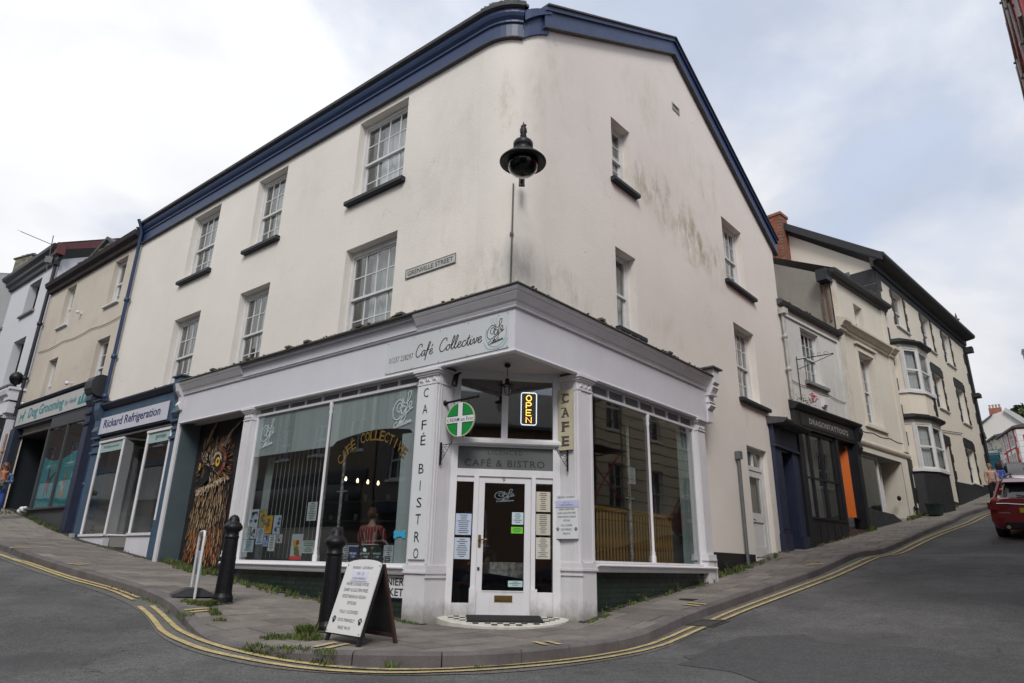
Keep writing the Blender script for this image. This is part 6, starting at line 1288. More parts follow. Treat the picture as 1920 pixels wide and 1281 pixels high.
m=MB(); m.tube([fs.P(.15*math.cos(a),.125*math.sin(a),1.02) for a in [i*.35 for i in range(19)]],.012,6); part('apron_tie',m,M_vin,t)
ft2=frame(-.42,11.75,-20,.02); person('seated customer in dark clothes behind the cafe door glass',ft2,1.68,top=(.025,.03,.04),legs=(.03,.03,.035),hair=(.015,.012,.01),sit=True,armR=[(-.21,0,1.38),(-.25,-.1,1.14),(-.12,-.32,1.18)],armL=[(.21,0,1.38),(.25,-.1,1.14),(.12,-.32,1.18)])
m=MB(); fm=ft2.at(.0,-.38,.80,rx=.35); m.box(fm,-.14,-.004,-.004,.004,0,.30); m.box(fm,.004,.14,-.004,.004,0,.30); m.box(fm,-.004,.004,-.008,.0,0,.30); solo('menu_card',m,mat('buff_card',(.30,.25,.17),.7,.1),'buff folded menu held up by the seated customer','menu',fm,(0,0,0))

# ------------------------------------------------------------------ refrigeration shopfront (left part of the corner building)
sb=thing('appliance_shopfront','navy shopfront with two white framed projecting windows between owl mural and drainpipe','shopfront',FL,(-12.4,YW,1.0))
def sp(name,fn,mt,kind=None,label=None,parent=None): m=MB(); fn(m); return part(name,m,mt,parent or sb,kind=kind,label=label)
sp('fascia',lambda m:(m.box(FL,-14.86,-10.0,.12,YW+.2,3.86,4.60)),M_blue2)
sp('cornice',lambda m:(m.prof(FL,[(YW,4.6),(.08,4.6),(.02,4.66),(-.02,4.70),(-.02,4.74),(YW,4.80)],-14.95,-9.9)),M_bluedk)
m=MB()
for i in range(40): m.ball(FL,(-random.uniform(10,14.8),random.uniform(.0,.25),4.77),random.uniform(.012,.03),6,0,.6)
part('roof_moss',m,M_lead,sb,kind='stuff')
for x0,x1 in ((-14.88,-14.46),(-10.36,-9.93)):
    sp('pilaster',lambda m:(m.box(FL,x0,x1,.16,YW+.1,.5,3.86),m.box(FL,x0-.03,x1+.03,.12,YW+.1,.5,1.55 if x0>-12 else 1.2),m.box(FL,x0-.03,x1+.03,.11,YW,3.40,3.46),m.box(FL,x0-.02,x1+.02,.12,YW,3.62,3.68),m.box(FL,x0-.02,x1+.02,.08,YW,3.80,3.86)),M_blue2)
    sp('console',lambda m:m.prof(FL,[(YW,3.88),(.08,3.88),(.02,4.0),(.06,4.12),(.06,4.3),(.0,4.45),(-.04,4.6),(-.04,4.84),(YW,4.84)],x0+.06,x1-.03),M_blue2); sp('console_cap',lambda m:m.box(FL,x0+.0,x1+.02,-.08,YW,4.842,4.88),M_bluedk)
sp('blocks',lambda m:m.box(FL,-14.86,-14.62,.06,.12,.9,1.3),mat('pale_block',(.35,.33,.30),.8,.2))
t=thing('fascia_sign','pale sign with navy serif lettering above the two projecting shop windows','sign',FL,(-12.6,.1,3.9)); m=MB(); m.box(FL,-14.68,-10.62,.085,.10,3.90,4.36); part('board',m,mat('pale_lilac_board',(.58,.58,.65),.45,.03,1.5),t)
m=MB(); m.text(FL,'Rickard Refrigeration',-14.24,-11.0,3.985,4.285,.08,off=.014); part('lettering',m,mat('navy_letter',(.012,.02,.13),.5,.02),t)
def baywin(x0,x1,side):
    z0,z1=1.28,3.66; f=MB(); r=.035
    ys=.18
    for x in (x0,x1): f.tube([FL.P(x,ys,z0),FL.P(x,ys,z1)],r,8)
    f.box(FL,x0-.04,x1+.04,ys-.04,ys+.06,z1,z1+.06); f.box(FL,x0-.04,x1+.04,ys-.06,ys+.08,z0-.06,z0)
    xs=x1 if side>0 else x0; xe=xs+side*.55
    w_=part('projecting_window',f,M_white,sb,FL,((x0+x1)/2,ys,z0))
    g=MB(); g.box(FL,x0+.03,x1-.03,ys,ys+.006,z0,z1); part('pane',g,M_glass2,w_)
    g=MB(); g.quad(FL,x0+.04,x1-.04,z1-.26,z1-.02,ys-.004); part('film_strip',g,mat('mint_film',(.34,.47,.46),.5,.04),w_)
    g=MB()
    if x1>-11: g.text(FL,'gorenje',x0+.42,x1-.25,z1-.20,z1-.06,ys-.008,off=.01)
    else: g.text(FL,'Refrigeration',x0+.25,x1-.25,z1-.18,z1-.09,ys-.008,shear=.3)
    part('lettering',g,M_grey,w_)
    if side:
        g=MB(); g.add([FL.P(xs+side*.02,ys+.02,z0),FL.P(xs+side*.35,1.3,z0),FL.P(xs+side*.35,1.3,z1),FL.P(xs+side*.02,ys+.02,z1)],[(0,1,2,3)]); part('side_pane',g,M_glass2,w_)
        g=MB(); g.tube([FL.P(xs,ys,z1+.03),FL.P(xs+side*.35,1.3,z1+.03)],.03,6); g.tube([FL.P(xs,ys,z0-.03),FL.P(xs+side*.35,1.3,z0-.03)],.03,6); part('side_rail',g,M_white,w_)
    g=MB(); g.box(FL,x0,x1+.03,1.2,1.25,z0,z1); g.box(FL,x0,x1,.2,1.2,z0-.02,z0); part('display_back',g,mat('display_grey',(.13,.13,.125),.8,.2,1.2),w_)
baywin(-14.40,-12.95,1); baywin(-11.60,-10.42,0)
sp('stall_riser',lambda m:m.box(FL,-14.44,-12.93,.16,.3,.3,1.215),M_white2); sp('stall_riser',lambda m:m.box(FL,-11.66,-10.38,.16,.3,.3,1.215),M_white2)
sp('sill_band',lambda m:m.box(FL,-14.46,-12.91,.13,.3,1.218,1.235),M_bluedk); sp('sill_band',lambda m:m.box(FL,-11.68,-10.36,.13,.3,1.218,1.235),M_bluedk); sp('sill_band',lambda m:m.box(FL,-12.91,-11.68,1.2,1.3,1.15,1.25),M_bluedk)
def rec(m):
    m.add([FL.P(-12.9,.3,.6),FL.P(-12.6,1.35,.6),FL.P(-12.6,1.35,1.2),FL.P(-12.9,.3,1.2)],[(0,1,2,3)]); m.box(FL,-12.9,-11.4,1.35,1.4,.7,3.7)
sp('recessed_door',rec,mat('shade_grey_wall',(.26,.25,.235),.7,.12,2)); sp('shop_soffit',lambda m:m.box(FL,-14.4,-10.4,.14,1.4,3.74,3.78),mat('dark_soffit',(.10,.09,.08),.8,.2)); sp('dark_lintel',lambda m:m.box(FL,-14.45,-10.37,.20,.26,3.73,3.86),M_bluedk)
for x,z0,z1 in ((-11.1,1.3,2.6),(-10.75,1.3,3.2)): m=MB(); m.bbox(FL,x-.18,x+.14,.6,1.0,z0,z1,.02); solo('display_fridge',m,mat('fridge_white',(.45,.46,.46),.4,.05),'%s white fridge displayed in the right projecting window'%('short' if z1<3 else 'tall'),'fridge',FL,(x,.8,z0))

# ------------------------------------------------------------------ dog grooming building
gb=thing('grooming_building','weathered cream three storey building with flaking render above the dog grooming shop','building',FL,(-19,YW,1.5))
M_wg=plaster('render_grooming',(.60,.54,.46),[(-17.6,7.9,.35,.5,.9,(.42,.38,.33)),(-20.9,7.7,.3,.7,.9,(.40,.36,.32)),(-21.5,8.5,.9,2.5,.5,(.50,.42,.36)),(-15.6,8.5,.5,2.5,.55,(.52,.45,.32)),(-18,6,3,.8,.4,(.42,.36,.30)),(-17.4,6.9,.8,.5,.5,(.40,.36,.32))],.14,.9,.10,.5)
HG=[(-20.95,-20.1,8.42,9.95),(-16.95,-16.0,8.34,9.92),(-20.95,-20.12,5.40,7.21),(-16.92,-15.98,5.40,7.18)]
m=MB(); wall_cells(m,FL,-22.6,-15.1,4.6,10.15,HG,YW); reveals(m,FL,HG,YW,.22); wall_cells(m,FL,-22.6,-15.1,1,4.6,[(-21.6,-15.7,1.2,4.6)],YW); part('wall',m,M_wg,gb,FL,(0,0,0))
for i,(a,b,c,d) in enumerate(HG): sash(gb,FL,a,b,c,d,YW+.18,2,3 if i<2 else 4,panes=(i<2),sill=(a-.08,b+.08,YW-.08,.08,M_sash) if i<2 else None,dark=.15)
m=MB(); P=[tuple(FL.P(-22.6,YW)[:2]),tuple(FL.P(-15.12,YW)[:2])]; m.sweep(P,[(0,10.10),(.12,10.10),(.14,10.22),(.26,10.30),(.30,10.44),(0,10.50)]); part('gutter',m,mat('rusty_gutter',(.035,.025,.028),.8,.4,5),gb)
m=MB(); m.add([FL.P(-22.7,YW-.2,10.46),FL.P(-15.1,YW-.2,10.46),FL.P(-15.1,5.3,12.9),FL.P(-22.7,5.3,12.9)],[(0,1,2,3)]); part('roof',m,M_slate,gb)
m=MB()
for i in range(120): x=-random.uniform(17.2,20.2) if random.random()<.7 else -random.uniform(15.1,22.5); m.ball(FL,(x,YW-.22+random.random()*.25,10.48+random.random()*.06),random.uniform(.03,.10),6,0,.6)
part('gutter_moss',m,M_moss,gb,kind='stuff')
# shopfront of the groomers
m=MB(); m.box(FL,-22.2,-15.35,.14,YW+.3,4.84,5.60); m.prof(FL,[(YW,5.6),(.08,5.6),(.04,5.66),(YW,5.72)],-22.25,-15.3); part('fascia',m,M_bluedk,gb)
t=thing('fascia_sign','grey dog grooming sign with teal lettering and teal dog silhouettes','sign',FL,(-18.9,.1,4.9)); m=MB(); m.box(FL,-21.9,-15.72,.10,.125,4.92,5.52); part('board',m,mat('sign_grey',(.46,.46,.45),.5,.05,2),t)
M_teal=mat('teal_print',(.01,.22,.25),.5,.05); m=MB(); m.text(FL,'Dog Grooming',-20.75,-17.75,4.98,5.44,.095,off=.022); m.text(FL,'by Heidi',-17.62,-16.75,5.08,5.30,.095,shear=.2); 
def dogp(x,z,s,fl=1): return [(x+fl*u*s,z+v*s) for u,v in [(-.5,0),(-.42,0),(-.36,.34),(-.1,.36),(.16,.34),(.2,0),(.28,0),(.32,.45),(.36,.62),(.52,.70),(.5,.80),(.36,.86),(.30,.98),(.26,.84),(.18,.62),(-.1,.58),(-.4,.6),(-.56,.78),(-.6,.74),(-.48,.52),(-.5,.3)]]
m.prism(FL,dogp(-21.3,5.0,.44),.094,.098); 
for x,s_ in ((-16.5,.26),(-16.28,.34),(-16.0,.46)): m.prism(FL,[(x-.1*s_/.3,5.02),(x+.1*s_/.3,5.02),(x+.06,5.02+s_*.7),(x+.08,5.02+s_*.9),(x+.0,5.02+s_),(x-.05,5.02+s_*.8)],.094,.098)
part('lettering',m,M_teal,t)
mq=MB(); mq.box(FL,-22.2,-21.75,.10,YW+.1,1.6,4.84); part('pilaster',mq,M_bluedk,gb)
def gs(m):
    m.box(FL,-15.72,-15.38,.10,YW+.1,1.0,4.84); m.box(FL,-15.74,-15.36,.05,.1,4.3,4.36); m.box(FL,-15.74,-15.36,.05,.1,4.6,4.66)
    m.prof(FL,[(YW,4.84),(.08,4.84),(.0,5.0),(.04,5.3),(.0,5.62),(YW,5.7)],-15.72,-15.36)
mm=MB(); gs(mm); part('pilaster',mm,M_bluedk,gb)
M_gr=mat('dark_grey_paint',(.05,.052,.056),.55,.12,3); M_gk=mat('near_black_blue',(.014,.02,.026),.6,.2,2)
f=MB(); z0,z1=2.06,4.55
f.box(FL,-18.62,-15.72,.10,.20,1.98,2.06); f.box(FL,-18.64,-15.72,.02,.14,2.0,2.03); f.box(FL,-18.62,-18.52,.14,.24,z0,z1); f.box(FL,-15.80,-15.72,.14,.24,z0,z1); f.box(FL,-17.12,-17.04,.14,.22,z0,z1); f.box(FL,-18.52,-15.8,.14,.22,z1-.05,z1+.28)
sw=part('shop_window',f,M_gr,gb,FL,(-17.1,.2,2)); 
for a,b in ((-18.52,-17.12),(-17.04,-15.80)): g=MB(); g.box(FL,a,b,.185,.191,z0,z1-.05); part('pane',g,M_glass2,sw)
g=MB(); g.box(FL,-18.62,-15.72,.12,.3,.9,1.98); part('stall_riser',g,M_gr,gb)
g=MB(); g.box(FL,-18.6,-15.8,1.3,1.4,1.9,4.8); g.box(FL,-21.8,-15.7,.25,1.4,4.56,4.6); part('room_shade',g,M_dark,gb)
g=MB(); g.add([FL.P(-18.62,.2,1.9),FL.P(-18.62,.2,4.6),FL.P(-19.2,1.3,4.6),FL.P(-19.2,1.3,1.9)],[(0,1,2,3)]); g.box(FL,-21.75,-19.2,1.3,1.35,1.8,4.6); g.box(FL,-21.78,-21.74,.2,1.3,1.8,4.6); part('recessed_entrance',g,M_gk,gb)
for a,b,c,d in ((-19.0,-18.72,3.52,3.72),(-19.02,-18.76,3.2,3.42)): pass
t=thing('door_notice','two small white paper notices on the dark entrance side of the grooming shop','notice',FL,(-18.9,.5,3.2)); g=MB()
def onside(m,u0,u1,z0,z1,mi=0): m.add([FL.P(-18.62-.58*u0-.01,.2+1.1*u0-.01,z0),FL.P(-18.62-.58*u1-.01,.2+1.1*u1-.01,z0),FL.P(-18.62-.58*u1-.01,.2+1.1*u1-.01,z1),FL.P(-18.62-.58*u0-.01,.2+1.1*u0-.01,z1)],[(0,1,2,3)],mi)
onside(g,.42,.62,3.42,3.62); part('sheet',g,mat('old_paper',(.42,.42,.42),.6,.2),t); g=MB(); onside(g,.44,.62,3.08,3.34); part('sheet',g,mat('old_paper',(.42,.42,.42),.6,.2),t)
for a,b,nm in ((-18.50,-17.14,'left'),(-17.02,-15.82,'right')):
    t=thing('window_poster','large teal poster with a grooming picture in the %s pane of the grooming shop'%nm,'poster',FL,((a+b)/2,.2,2.1)); g=MB(); n=10; vs=[]
    for i in range(n+1): x=a+(b-a)*i/n; q=(i/n if nm=='left' else i/n+.0); vs+=[FL.P(x,.20,2.08),FL.P(x,.20,(3.62-.18*math.sin(q*2.2) if nm=='left' else 3.46+.22*q))]
    g.add(vs,[(2*i,2*i+2,2*i+3,2*i+1) for i in range(n)]); part('sheet',g,mat('teal_poster',(.01,.36,.42),.5,.1,1),t)
    g=MB(); r=random.Random(4 if nm=='left' else 8); cx=(a+b)/2+.05
    if nm=='left':
        g.prism(FL,[(cx-.15,2.40),(cx-.08,2.40),(cx+.02,2.72),(cx+.10,2.42),(cx+.16,2.42),(cx+.14,2.78),(cx+.45,3.05),(cx+.42,3.10),(cx+.06,2.92),(cx-.06,3.12),(cx-.14,3.02),(cx-.10,2.8)],.196,.199,0); g.prism(FL,[(cx-.08,2.62),(cx+.10,2.62),(cx+.12,2.82),(cx+.02,2.9),(cx-.10,2.84)],.193,.196,1); g.prism(FL,[(cx-.12,3.08),(cx-.02,3.06),(cx,3.2),(cx-.06,3.26),(cx-.13,3.2)],.193,.196,0)
    else:
        for i in range(9): x=cx+r.uniform(-.4,.4); z=r.uniform(2.35,3.0); s_=r.uniform(.06,.14); g.prism(FL,[(x+s_*math.cos(k)*r.uniform(.6,1),z+s_*1.3*math.sin(k)*r.uniform(.6,1)) for k in [j*.9 for j in range(7)]],.196-i*.0005,.199,2+i%2)
    for z in (3.28,3.20): g.box(FL,cx-.35,cx+.35,.196,.199,z,z+.045,4)
    g.text(FL,'01237 238297' if 0 else 'CALL IN TODAY',a+.2,b-.3,2.12,2.20,.197,mi=4)
    part('print',g,[M_dark,mat('tunic_red',(.40,.02,.02),.5,.1),mat('print_tan',(.35,.25,.12),.5,.1),mat('print_pale',(.5,.55,.52),.5,.1),mat('print_mint',(.25,.50,.50),.5,.1)],t)
t=thing('awning_box','black rounded blind box between the teal lettered sign and the blue downpipe','awning',FL,(-15.6,.0,5.6)); m=MB(); m.prof(FL,[(YW,5.12),(.10,5.12),(-.02,5.2),(-.08,5.34),(-.08,5.55),(-.02,5.68),(.10,5.76),(YW,5.76)],-15.80,-15.28); part('box',m,mat('charcoal_box',(.025,.027,.032),.5,.1),t)
m=MB(); m.ball(FL,(-18.2,.2,5.95),.07,8); m.tube([FL.P(-18.2,YW,6.0),FL.P(-18.2,.22,5.97)],.02,6); solo('wall_light',m,M_white,'small white lamp on the wall just above the teal lettered sign','wall lamp',FL,(-18.2,.2,5.95))
m=MB(); m.ball(FL,(-18.9,.22,8.55),.06,8); m.box(FL,-18.93,-18.87,.2,YW,8.5,8.62); m.tube([FL.P(-18.85,.2,8.6),FL.P(-18.83,.18,8.95)],.006,5); solo('alarm_sensor',m,M_white,'small white sensor with a wire on the cream wall between upper windows','sensor',FL,(-18.9,.2,8.5))
t=thing('rubbish_bag','crumpled white plastic bag with dark print on the ledge of the grooming shop','bag',FL,(-19.1,.1,1.95)); m=MB()
for i in range(9): m.ball(FL,(-19.35+i*.065,.12+.03*math.sin(i*2),2.0+.03*math.sin(i*1.7)+i*.008),.085+.02*math.sin(i*3),8,0,.8)
m.ball(FL,(-19.33,.03,2.0),.05,8,1); part('plastic',m,[M_vin,M_dark],t)
g=MB(); g.box(FL,-19.6,-18.62,-.02,.4,1.2,1.92); part('entrance_step',g,mat('old_step',(.15,.14,.12),.85,.3,5),gb)
downpipe('drainpipe','black downpipe between the white building and the weathered cream building',FL,-22.6,.22,5.4,11.3,.06,M_black,(6.8,8.9,10.4),hop=.12)

# ------------------------------------------------------------------ white building at far left, its shopfront and roofscape
wb=thing('white_building','white rendered three storey building with black eaves at the far left','building',FL,(-28,YW,2))
M_ww=plaster('render_white',(.64,.65,.69),[(-23.3,9,.25,4,.25,(.4,.4,.42))],.06,.3,.03,.2)
HW=[(-25.7,-24.3,9.9,11.3),(-25.7,-24.3,6.9,8.8),(-29.4,-28.0,9.9,11.3),(-29.4,-28,6.9,8.8)]
m=MB(); wall_cells(m,FL,-34,-22.6,6.3,11.7,HW,YW); reveals(m,FL,HW,YW,.35); m.add([FL.P(-22.6,YW,6.3),FL.P(-22.6,YW,11.6),FL.P(-22.6,5.3,14.2),FL.P(-22.6,9,12.5),FL.P(-22.6,9,6.3)],[(0,1,2,3,4)]); part('wall',m,M_ww,wb,FL,(0,0,0))
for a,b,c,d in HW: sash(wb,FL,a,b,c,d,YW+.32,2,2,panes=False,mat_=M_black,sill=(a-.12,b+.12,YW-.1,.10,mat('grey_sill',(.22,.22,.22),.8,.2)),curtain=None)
m=MB(); P=[tuple(FL.P(-34,YW)[:2]),tuple(FL.P(-22.5,YW)[:2])]; m.sweep(P,[(0,11.55),(.12,11.55),(.14,11.7),(.24,11.75),(.24,11.9),(.38,12.0),(.40,12.12),(0,12.2)]); part('eaves',m,M_black,wb)
m=MB(); m.add([FL.P(-34,YW-.3,12.15),FL.P(-22.4,YW-.3,12.15),FL.P(-22.4,5.3,14.9),FL.P(-34,5.3,14.9)],[(0,1,2,3)]); part('roof',m,M_slate,wb)
m=MB(); m.add([FL.P(-22.35,YW-.25,12.10),FL.P(-22.35,YW-.25,11.86),FL.P(-22.35,5.3,14.3),FL.P(-22.35,5.3,14.85)],[(0,1,2,3)]); m.box(FL,-22.6,-22.33,YW-.28,YW+.0,11.7,12.16,0); part('verge_board',m,mat('maroon_paint',(.11,.03,.032),.6,.15),wb)
m=MB()
for i in range(60): m.ball(FL,(-random.uniform(24.5,27.5),YW-.2+random.random()*.3,12.17+random.random()*.05),random.uniform(.03,.10),6,0,.6)
part('moss',m,M_moss,wb,kind='stuff')
m=MB(); m.box(FL,-34,-22.9,-.02,YW,5.25,5.95); m.prof(FL,[(YW,5.95),(-.02,5.95),(-.06,6.05),(-.18,6.15),(-.22,6.3),(-.22,6.36),(YW,6.4)],-34,-22.7); m.prof(FL,[(YW,5.45),(-.08,5.45),(-.08,5.55),(YW,5.55)],-34,-23.0); part('shop_fascia',m,M_white2,wb)
m=MB(); m.box(FL,-34,-22.8,-.2,YW,6.41,6.47); m.box(FL,-34,-22.9,.6,.7,2.2,5.2); part('dark_trim',m,M_black,wb)
m=MB(); m.box(FL,-23.0,-22.55,.02,YW+.1,2.0,5.25); m.box(FL,-23.15,-22.6,-.10,YW,5.95,6.32); m.box(FL,-23.1,-22.65,-.06,YW,5.5,5.9); m.box(FL,-23.2,-22.55,-.16,YW,6.33,6.42); part('pilaster',m,M_white2,wb)
m=MB(); m.prof(FL,[(YW,4.4),(.0,4.4),(-.1,4.55),(-.05,4.9),(-.22,5.2),(-.22,5.3),(YW,5.3)],-23.0,-22.7); part('console',m,M_black,wb)
m=MB(); m.lathe(FL,(-22.9,.05,6.43),[(.10,0),(.10,.05),(.05,.08),(.06,.13),(.14,.17),(.21,.28),(.23,.38),(.20,.48),(.13,.56),(.05,.60),(.001,.62)],16); solo('ball_finial',m,M_iron,'black ball finial standing on the white shop cornice','finial',FL,(-22.9,.05,6.43))
m=MB(); m.box(FL,-33,-23.0,.10,.16,2.2,5.25); part('pane',m,M_glass2,wb); m=MB()
for x in (-23.9,-24.9): m.box(FL,x,x+.08,.05,.16,2.2,5.25)
m.box(FL,-33,-23,.05,.16,4.5,4.6); part('shop_frame',m,M_dark,wb); m=MB(); m.text(FL,'OPEN',-24.6,-23.4,3.7,4.0,.08) if 0 else m.box(FL,-24.7,-23.2,.08,.095,3.75,3.95); part('yellow_band',m,mat('mustard_band',(.5,.36,.02),.5,.1),wb)
m=MB(); m.box(FL,-33,-22.6,.02,YW,1.5,2.2); part('stall_riser',m,M_white2,wb)
# copper pipe run and blue pilaster beside
downpipe('drainpipe','thin faded buff pipe at the left edge of the grooming shop',FL,-22.28,.05,2.2,4.7,.035,mat('buff_pipe',(.30,.20,.13),.7,.2),(3,4.1))
# roofs behind
rb=thing('rear_house','grey rendered rear house with a peaked dormer showing over the cream roof','building',Wd,(-14.8,21.4,8)); fr=frame(-14.78,21.39,20)
m=MB(); fd=frame(-15.05,22.0,-28,0)
m.prism(fd,[(-.62,11.0),(.72,11.0),(.72,11.35),(.05,11.83),(-.62,11.35)],0,.8); part('wall',m,mat('pebbledash_grey',(.30,.30,.29),.9,.1,30,.3,60),rb)
m=MB(); m.prism(fd,[(-.85,11.18),(.05,11.84),(.98,11.22),(.98,11.32),(.05,11.96),(-.85,11.30)],-.12,.9); part('roof',m,M_slate,rb)
m=MB(); m.box(fd,-.40,.36,-.03,.0,11.08,11.42); part('window_frame',m,M_sash,rb); m=MB(); m.box(fd,-.36,-.04,-.045,-.031,11.12,11.38); m.box(fd,.0,.32,-.045,-.031,11.12,11.38); part('pane',m,mat('dark_pane',(.03,.035,.04),.1,.1),rb)
def tvaerial():
    t=thing('tv_aerial','television aerial with a long boom on the far left roof','aerial',Wd,(-17.77,22.92,11.2)); m=MB(); b=Vector((-17.77,22.92,11.0)); tp=Vector((-17.83,22.87,12.45)); m.tube([b,tp],.018,5); m.box(frame(-17.77,22.92,20,11.3),-.12,.12,-.1,.1,0,.25); a=Vector((-17.62,23.0,12.02)); e=Vector((-18.62,22.25,12.28)); m.tube([a,e],.014,5)
    d=(e-a).normalized(); s_=Vector((.2,.3,-.02)).normalized()
    for i in range(13): p=a+(e-a)*(i/12); m.tube([p-s_*.09,p+s_*.09],.006,4)
    for k in (-.1,.12): m.tube([a+Vector((0,0,k))-s_*.15,a+Vector((0,0,k))+s_*.15],.008,4)
    m.tube([a+Vector((0,0,-.15)),a+Vector((0,0,.18))],.01,4); part('mast_and_boom',m,mat('aerial_metal',(.12,.12,.12),.5,.1),t)
tvaerial()
fc=frame(-21.3,26.5,-25); t=thing('stone_chimney','squat stone chimney stack on the far left roof','chimney',fc,(0,0,12.2)); m=MB(); m.bbox(fc,-.62,.62,-.35,.35,11.8,13.05,.05); m.bbox(fc,-.68,.68,-.4,.4,13.05,13.14,.03); part('stack',m,mat('rubble_stone',(.17,.16,.12),.95,.55,7,.8,14),t)
for x,lb in ((.05,'left'),(.75,'right')):
    p=fc.P(x-.1,-.2,13.14 if x<.6 else 13.0); fb=frame(p.x,p.y,30 if x<.5 else 160,p.z); m=MB(); m.tube([fb.P(-.10,0,.06),fb.P(0,0,.10),fb.P(.10,0,.17)],[.02,.055,.03],8); m.ball(fb,(.13,0,.20),.033,8); m.tube([fb.P(.15,0,.20),fb.P(.19,0,.19)],[.012,.002],5); m.tube([fb.P(-.08,0,.06),fb.P(-.2,0,.03)],[.02,.01],5); m.tube([fb.P(0,.02,.06),fb.P(0,.02,0)],.005,4); solo('bird',m,M_dark,'small dark bird perched on the stone chimney, %s of the two'%lb,'bird',fb,(0,0,0))
m=MB(); m.add([Vector((-24.6,26,12.3)),Vector((-20.6,26.8,12.5)),Vector((-20.6,27.5,10)),Vector((-25.6,26.5,10))],[(0,1,2,3)]); m.box(frame(-22.6,26.4,8),-2.5,2,.0,4,9,12.32); solo('rear_gable',m,mat('grey_gable',(.33,.34,.35),.9,.08,2),'plain grey rear gable wall at the far left behind the black eaves','building',Wd,(-22.6,26.6,9))
# ------------------------------------------------------------------ right hand neighbours
tb=thing('tattoo_building','small white two storey building with a black shopfront right of the corner building','building',FN,(2,0,1.5))
M_wt=plaster('render_tattoo',(.64,.64,.61),[(1,7.6,1.5,.7,.5,(.3,.3,.3)),(3.4,6.4,1.0,1.6,.5,(.34,.34,.34)),(.2,6.6,.3,1.6,.7,(.30,.28,.22))],.25,.6,.10,.5)
HT=[(1.26,2.50,6.22,7.95)]
m=MB(); wall_cells(m,FN,-.05,4.08,4.9,8.32,HT,0); reveals(m,FN,HT,0,.2); m.box(FN,-.02,4.05,-.05,0,8.05,8.12); m.box(FN,3.86,4.06,-.05,0,5.3,8.05); part('wall',m,M_wt,tb,FN,(0,0,0))
sash(tb,FN,1.26,2.50,6.22,7.95,.16,4,4,sill=(1.16,2.66,-.1,.12,mat('grey_sill',(.22,.22,.22),.8,.2)),curtain='full')
m=MB(); m.prof(FN,[(0,8.3),(-.16,8.34),(-.2,8.42),(-.1,8.5),(.0,8.46)],-.1,4.12); m.add([FN.P(-.1,-.12,8.46),FN.P(4.12,-.12,8.46),FN.P(4.12,4,10.2),FN.P(-.1,4,10.2)],[(0,1,2,3)]); part('roof',m,M_slate,tb)
m=MB()
for i in range(90): m.ball(FN,(random.uniform(0,2.4) if i<60 else random.uniform(0,4.1),-.12+random.random()*.2,8.47+random.random()*.05),random.uniform(.02,.07),6,0,.6)
part('roof_moss',m,M_moss,tb,kind='stuff')
m=MB(); m.box(FN,-.05,4.10,-.14,.05,4.62,5.12); m.prof(FN,[(.0,5.12),(-.18,5.12),(-.26,5.2),(-.30,5.24),(-.30,5.28),(0,5.40)],-.1,4.25); m.box(FN,-.05,.22,-.16,.1,1.0,4.62); m.box(FN,3.86,4.10,-.16,.1,1.5,4.62); m.prof(FN,[(0,4.3),(-.16,4.3),(-.26,4.5),(-.2,4.7),(-.32,4.95),(-.32,5.12),(0,5.12)],3.88,4.14); m.box(FN,2.52,2.66,-.1,.1,1.9,4.62); part('shopfront_frame',m,M_black,tb)
m=MB(); m.box(FN,.22,2.52,-.10,.1,1.2,2.12); m.box(FN,.2,2.56,-.14,.0,2.12,2.17)
for i in range(5): m.box(FN,.28+i*.45,.66+i*.45,-.115,-.10,1.5,2.02)
part('stall_riser',m,M_black,tb)
f=MB(); f.box(FN,.22,.30,-.05,.03,2.17,4.6); f.box(FN,2.44,2.52,-.05,.03,2.17,4.6); f.box(FN,.3,2.44,-.05,.03,4.52,4.6)
for x in (.86,1.62): f.box(FN,x-.03,x+.03,-.05,.03,2.17,4.52)
f.box(FN,.3,2.44,-.04,.02,3.24,3.29); sw=part('shop_window',f,M_black,tb,FN,(1.4,0,2.2))
for a,b in ((.30,.83),(.89,1.59),(1.65,2.44)):
    for c,d in ((2.17,3.24),(3.29,4.52)): g=MB(); g.box(FN,a,b,.0,.006,c,d); part('pane',g,M_glass2,sw)
g=MB(); g.box(FN,.3,2.44,.5,.55,2.1,4.6); part('inner_screen',g,mat('pale_screen',(.30,.31,.30),.8,.25,1.5),sw)
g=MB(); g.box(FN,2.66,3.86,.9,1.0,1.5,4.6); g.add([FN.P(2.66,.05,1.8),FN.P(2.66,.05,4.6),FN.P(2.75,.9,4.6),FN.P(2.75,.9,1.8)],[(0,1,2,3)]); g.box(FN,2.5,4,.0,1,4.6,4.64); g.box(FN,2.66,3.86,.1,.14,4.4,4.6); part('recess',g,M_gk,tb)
g=MB(); g.add([FN.P(3.12,.75,2.35),FN.P(3.12,.75,4.55),FN.P(3.66,.05,4.55),FN.P(3.66,.05,2.35)],[(0,1,2,3)]); g.add([FN.P(3.66,.05,2.3),FN.P(3.66,.05,4.6),FN.P(3.88,.0,4.6),FN.P(3.88,.0,2.3)],[(0,1,2,3)],1); part('orange_panel',g,[mat('orange_paint',(.62,.13,.01),.5,.05,2),M_black],tb)
g=MB(); g.box(FN,2.6,3.9,-.1,.9,1.5,1.98); part('step',g,mat('red_step',(.10,.05,.04),.85,.3,6),tb)
t=thing('fascia_sign','black fascia with worn pale capitals over the tattoo shop','sign',FN,(2,-.15,4.7)); m=MB(); m.box(FN,.25,3.8,-.16,-.142,4.70,5.06); part('board',m,mat('charcoal_board',(.022,.022,.022),.6,.2),t); m=MB()
m.text(FN,"DRAGONTATTOO'S",.75,3.35,4.79,4.96,-.164,off=.012,spacing=1.1); part('lettering',m,mat('bone_letter',(.36,.35,.32),.6,.5,20),t)
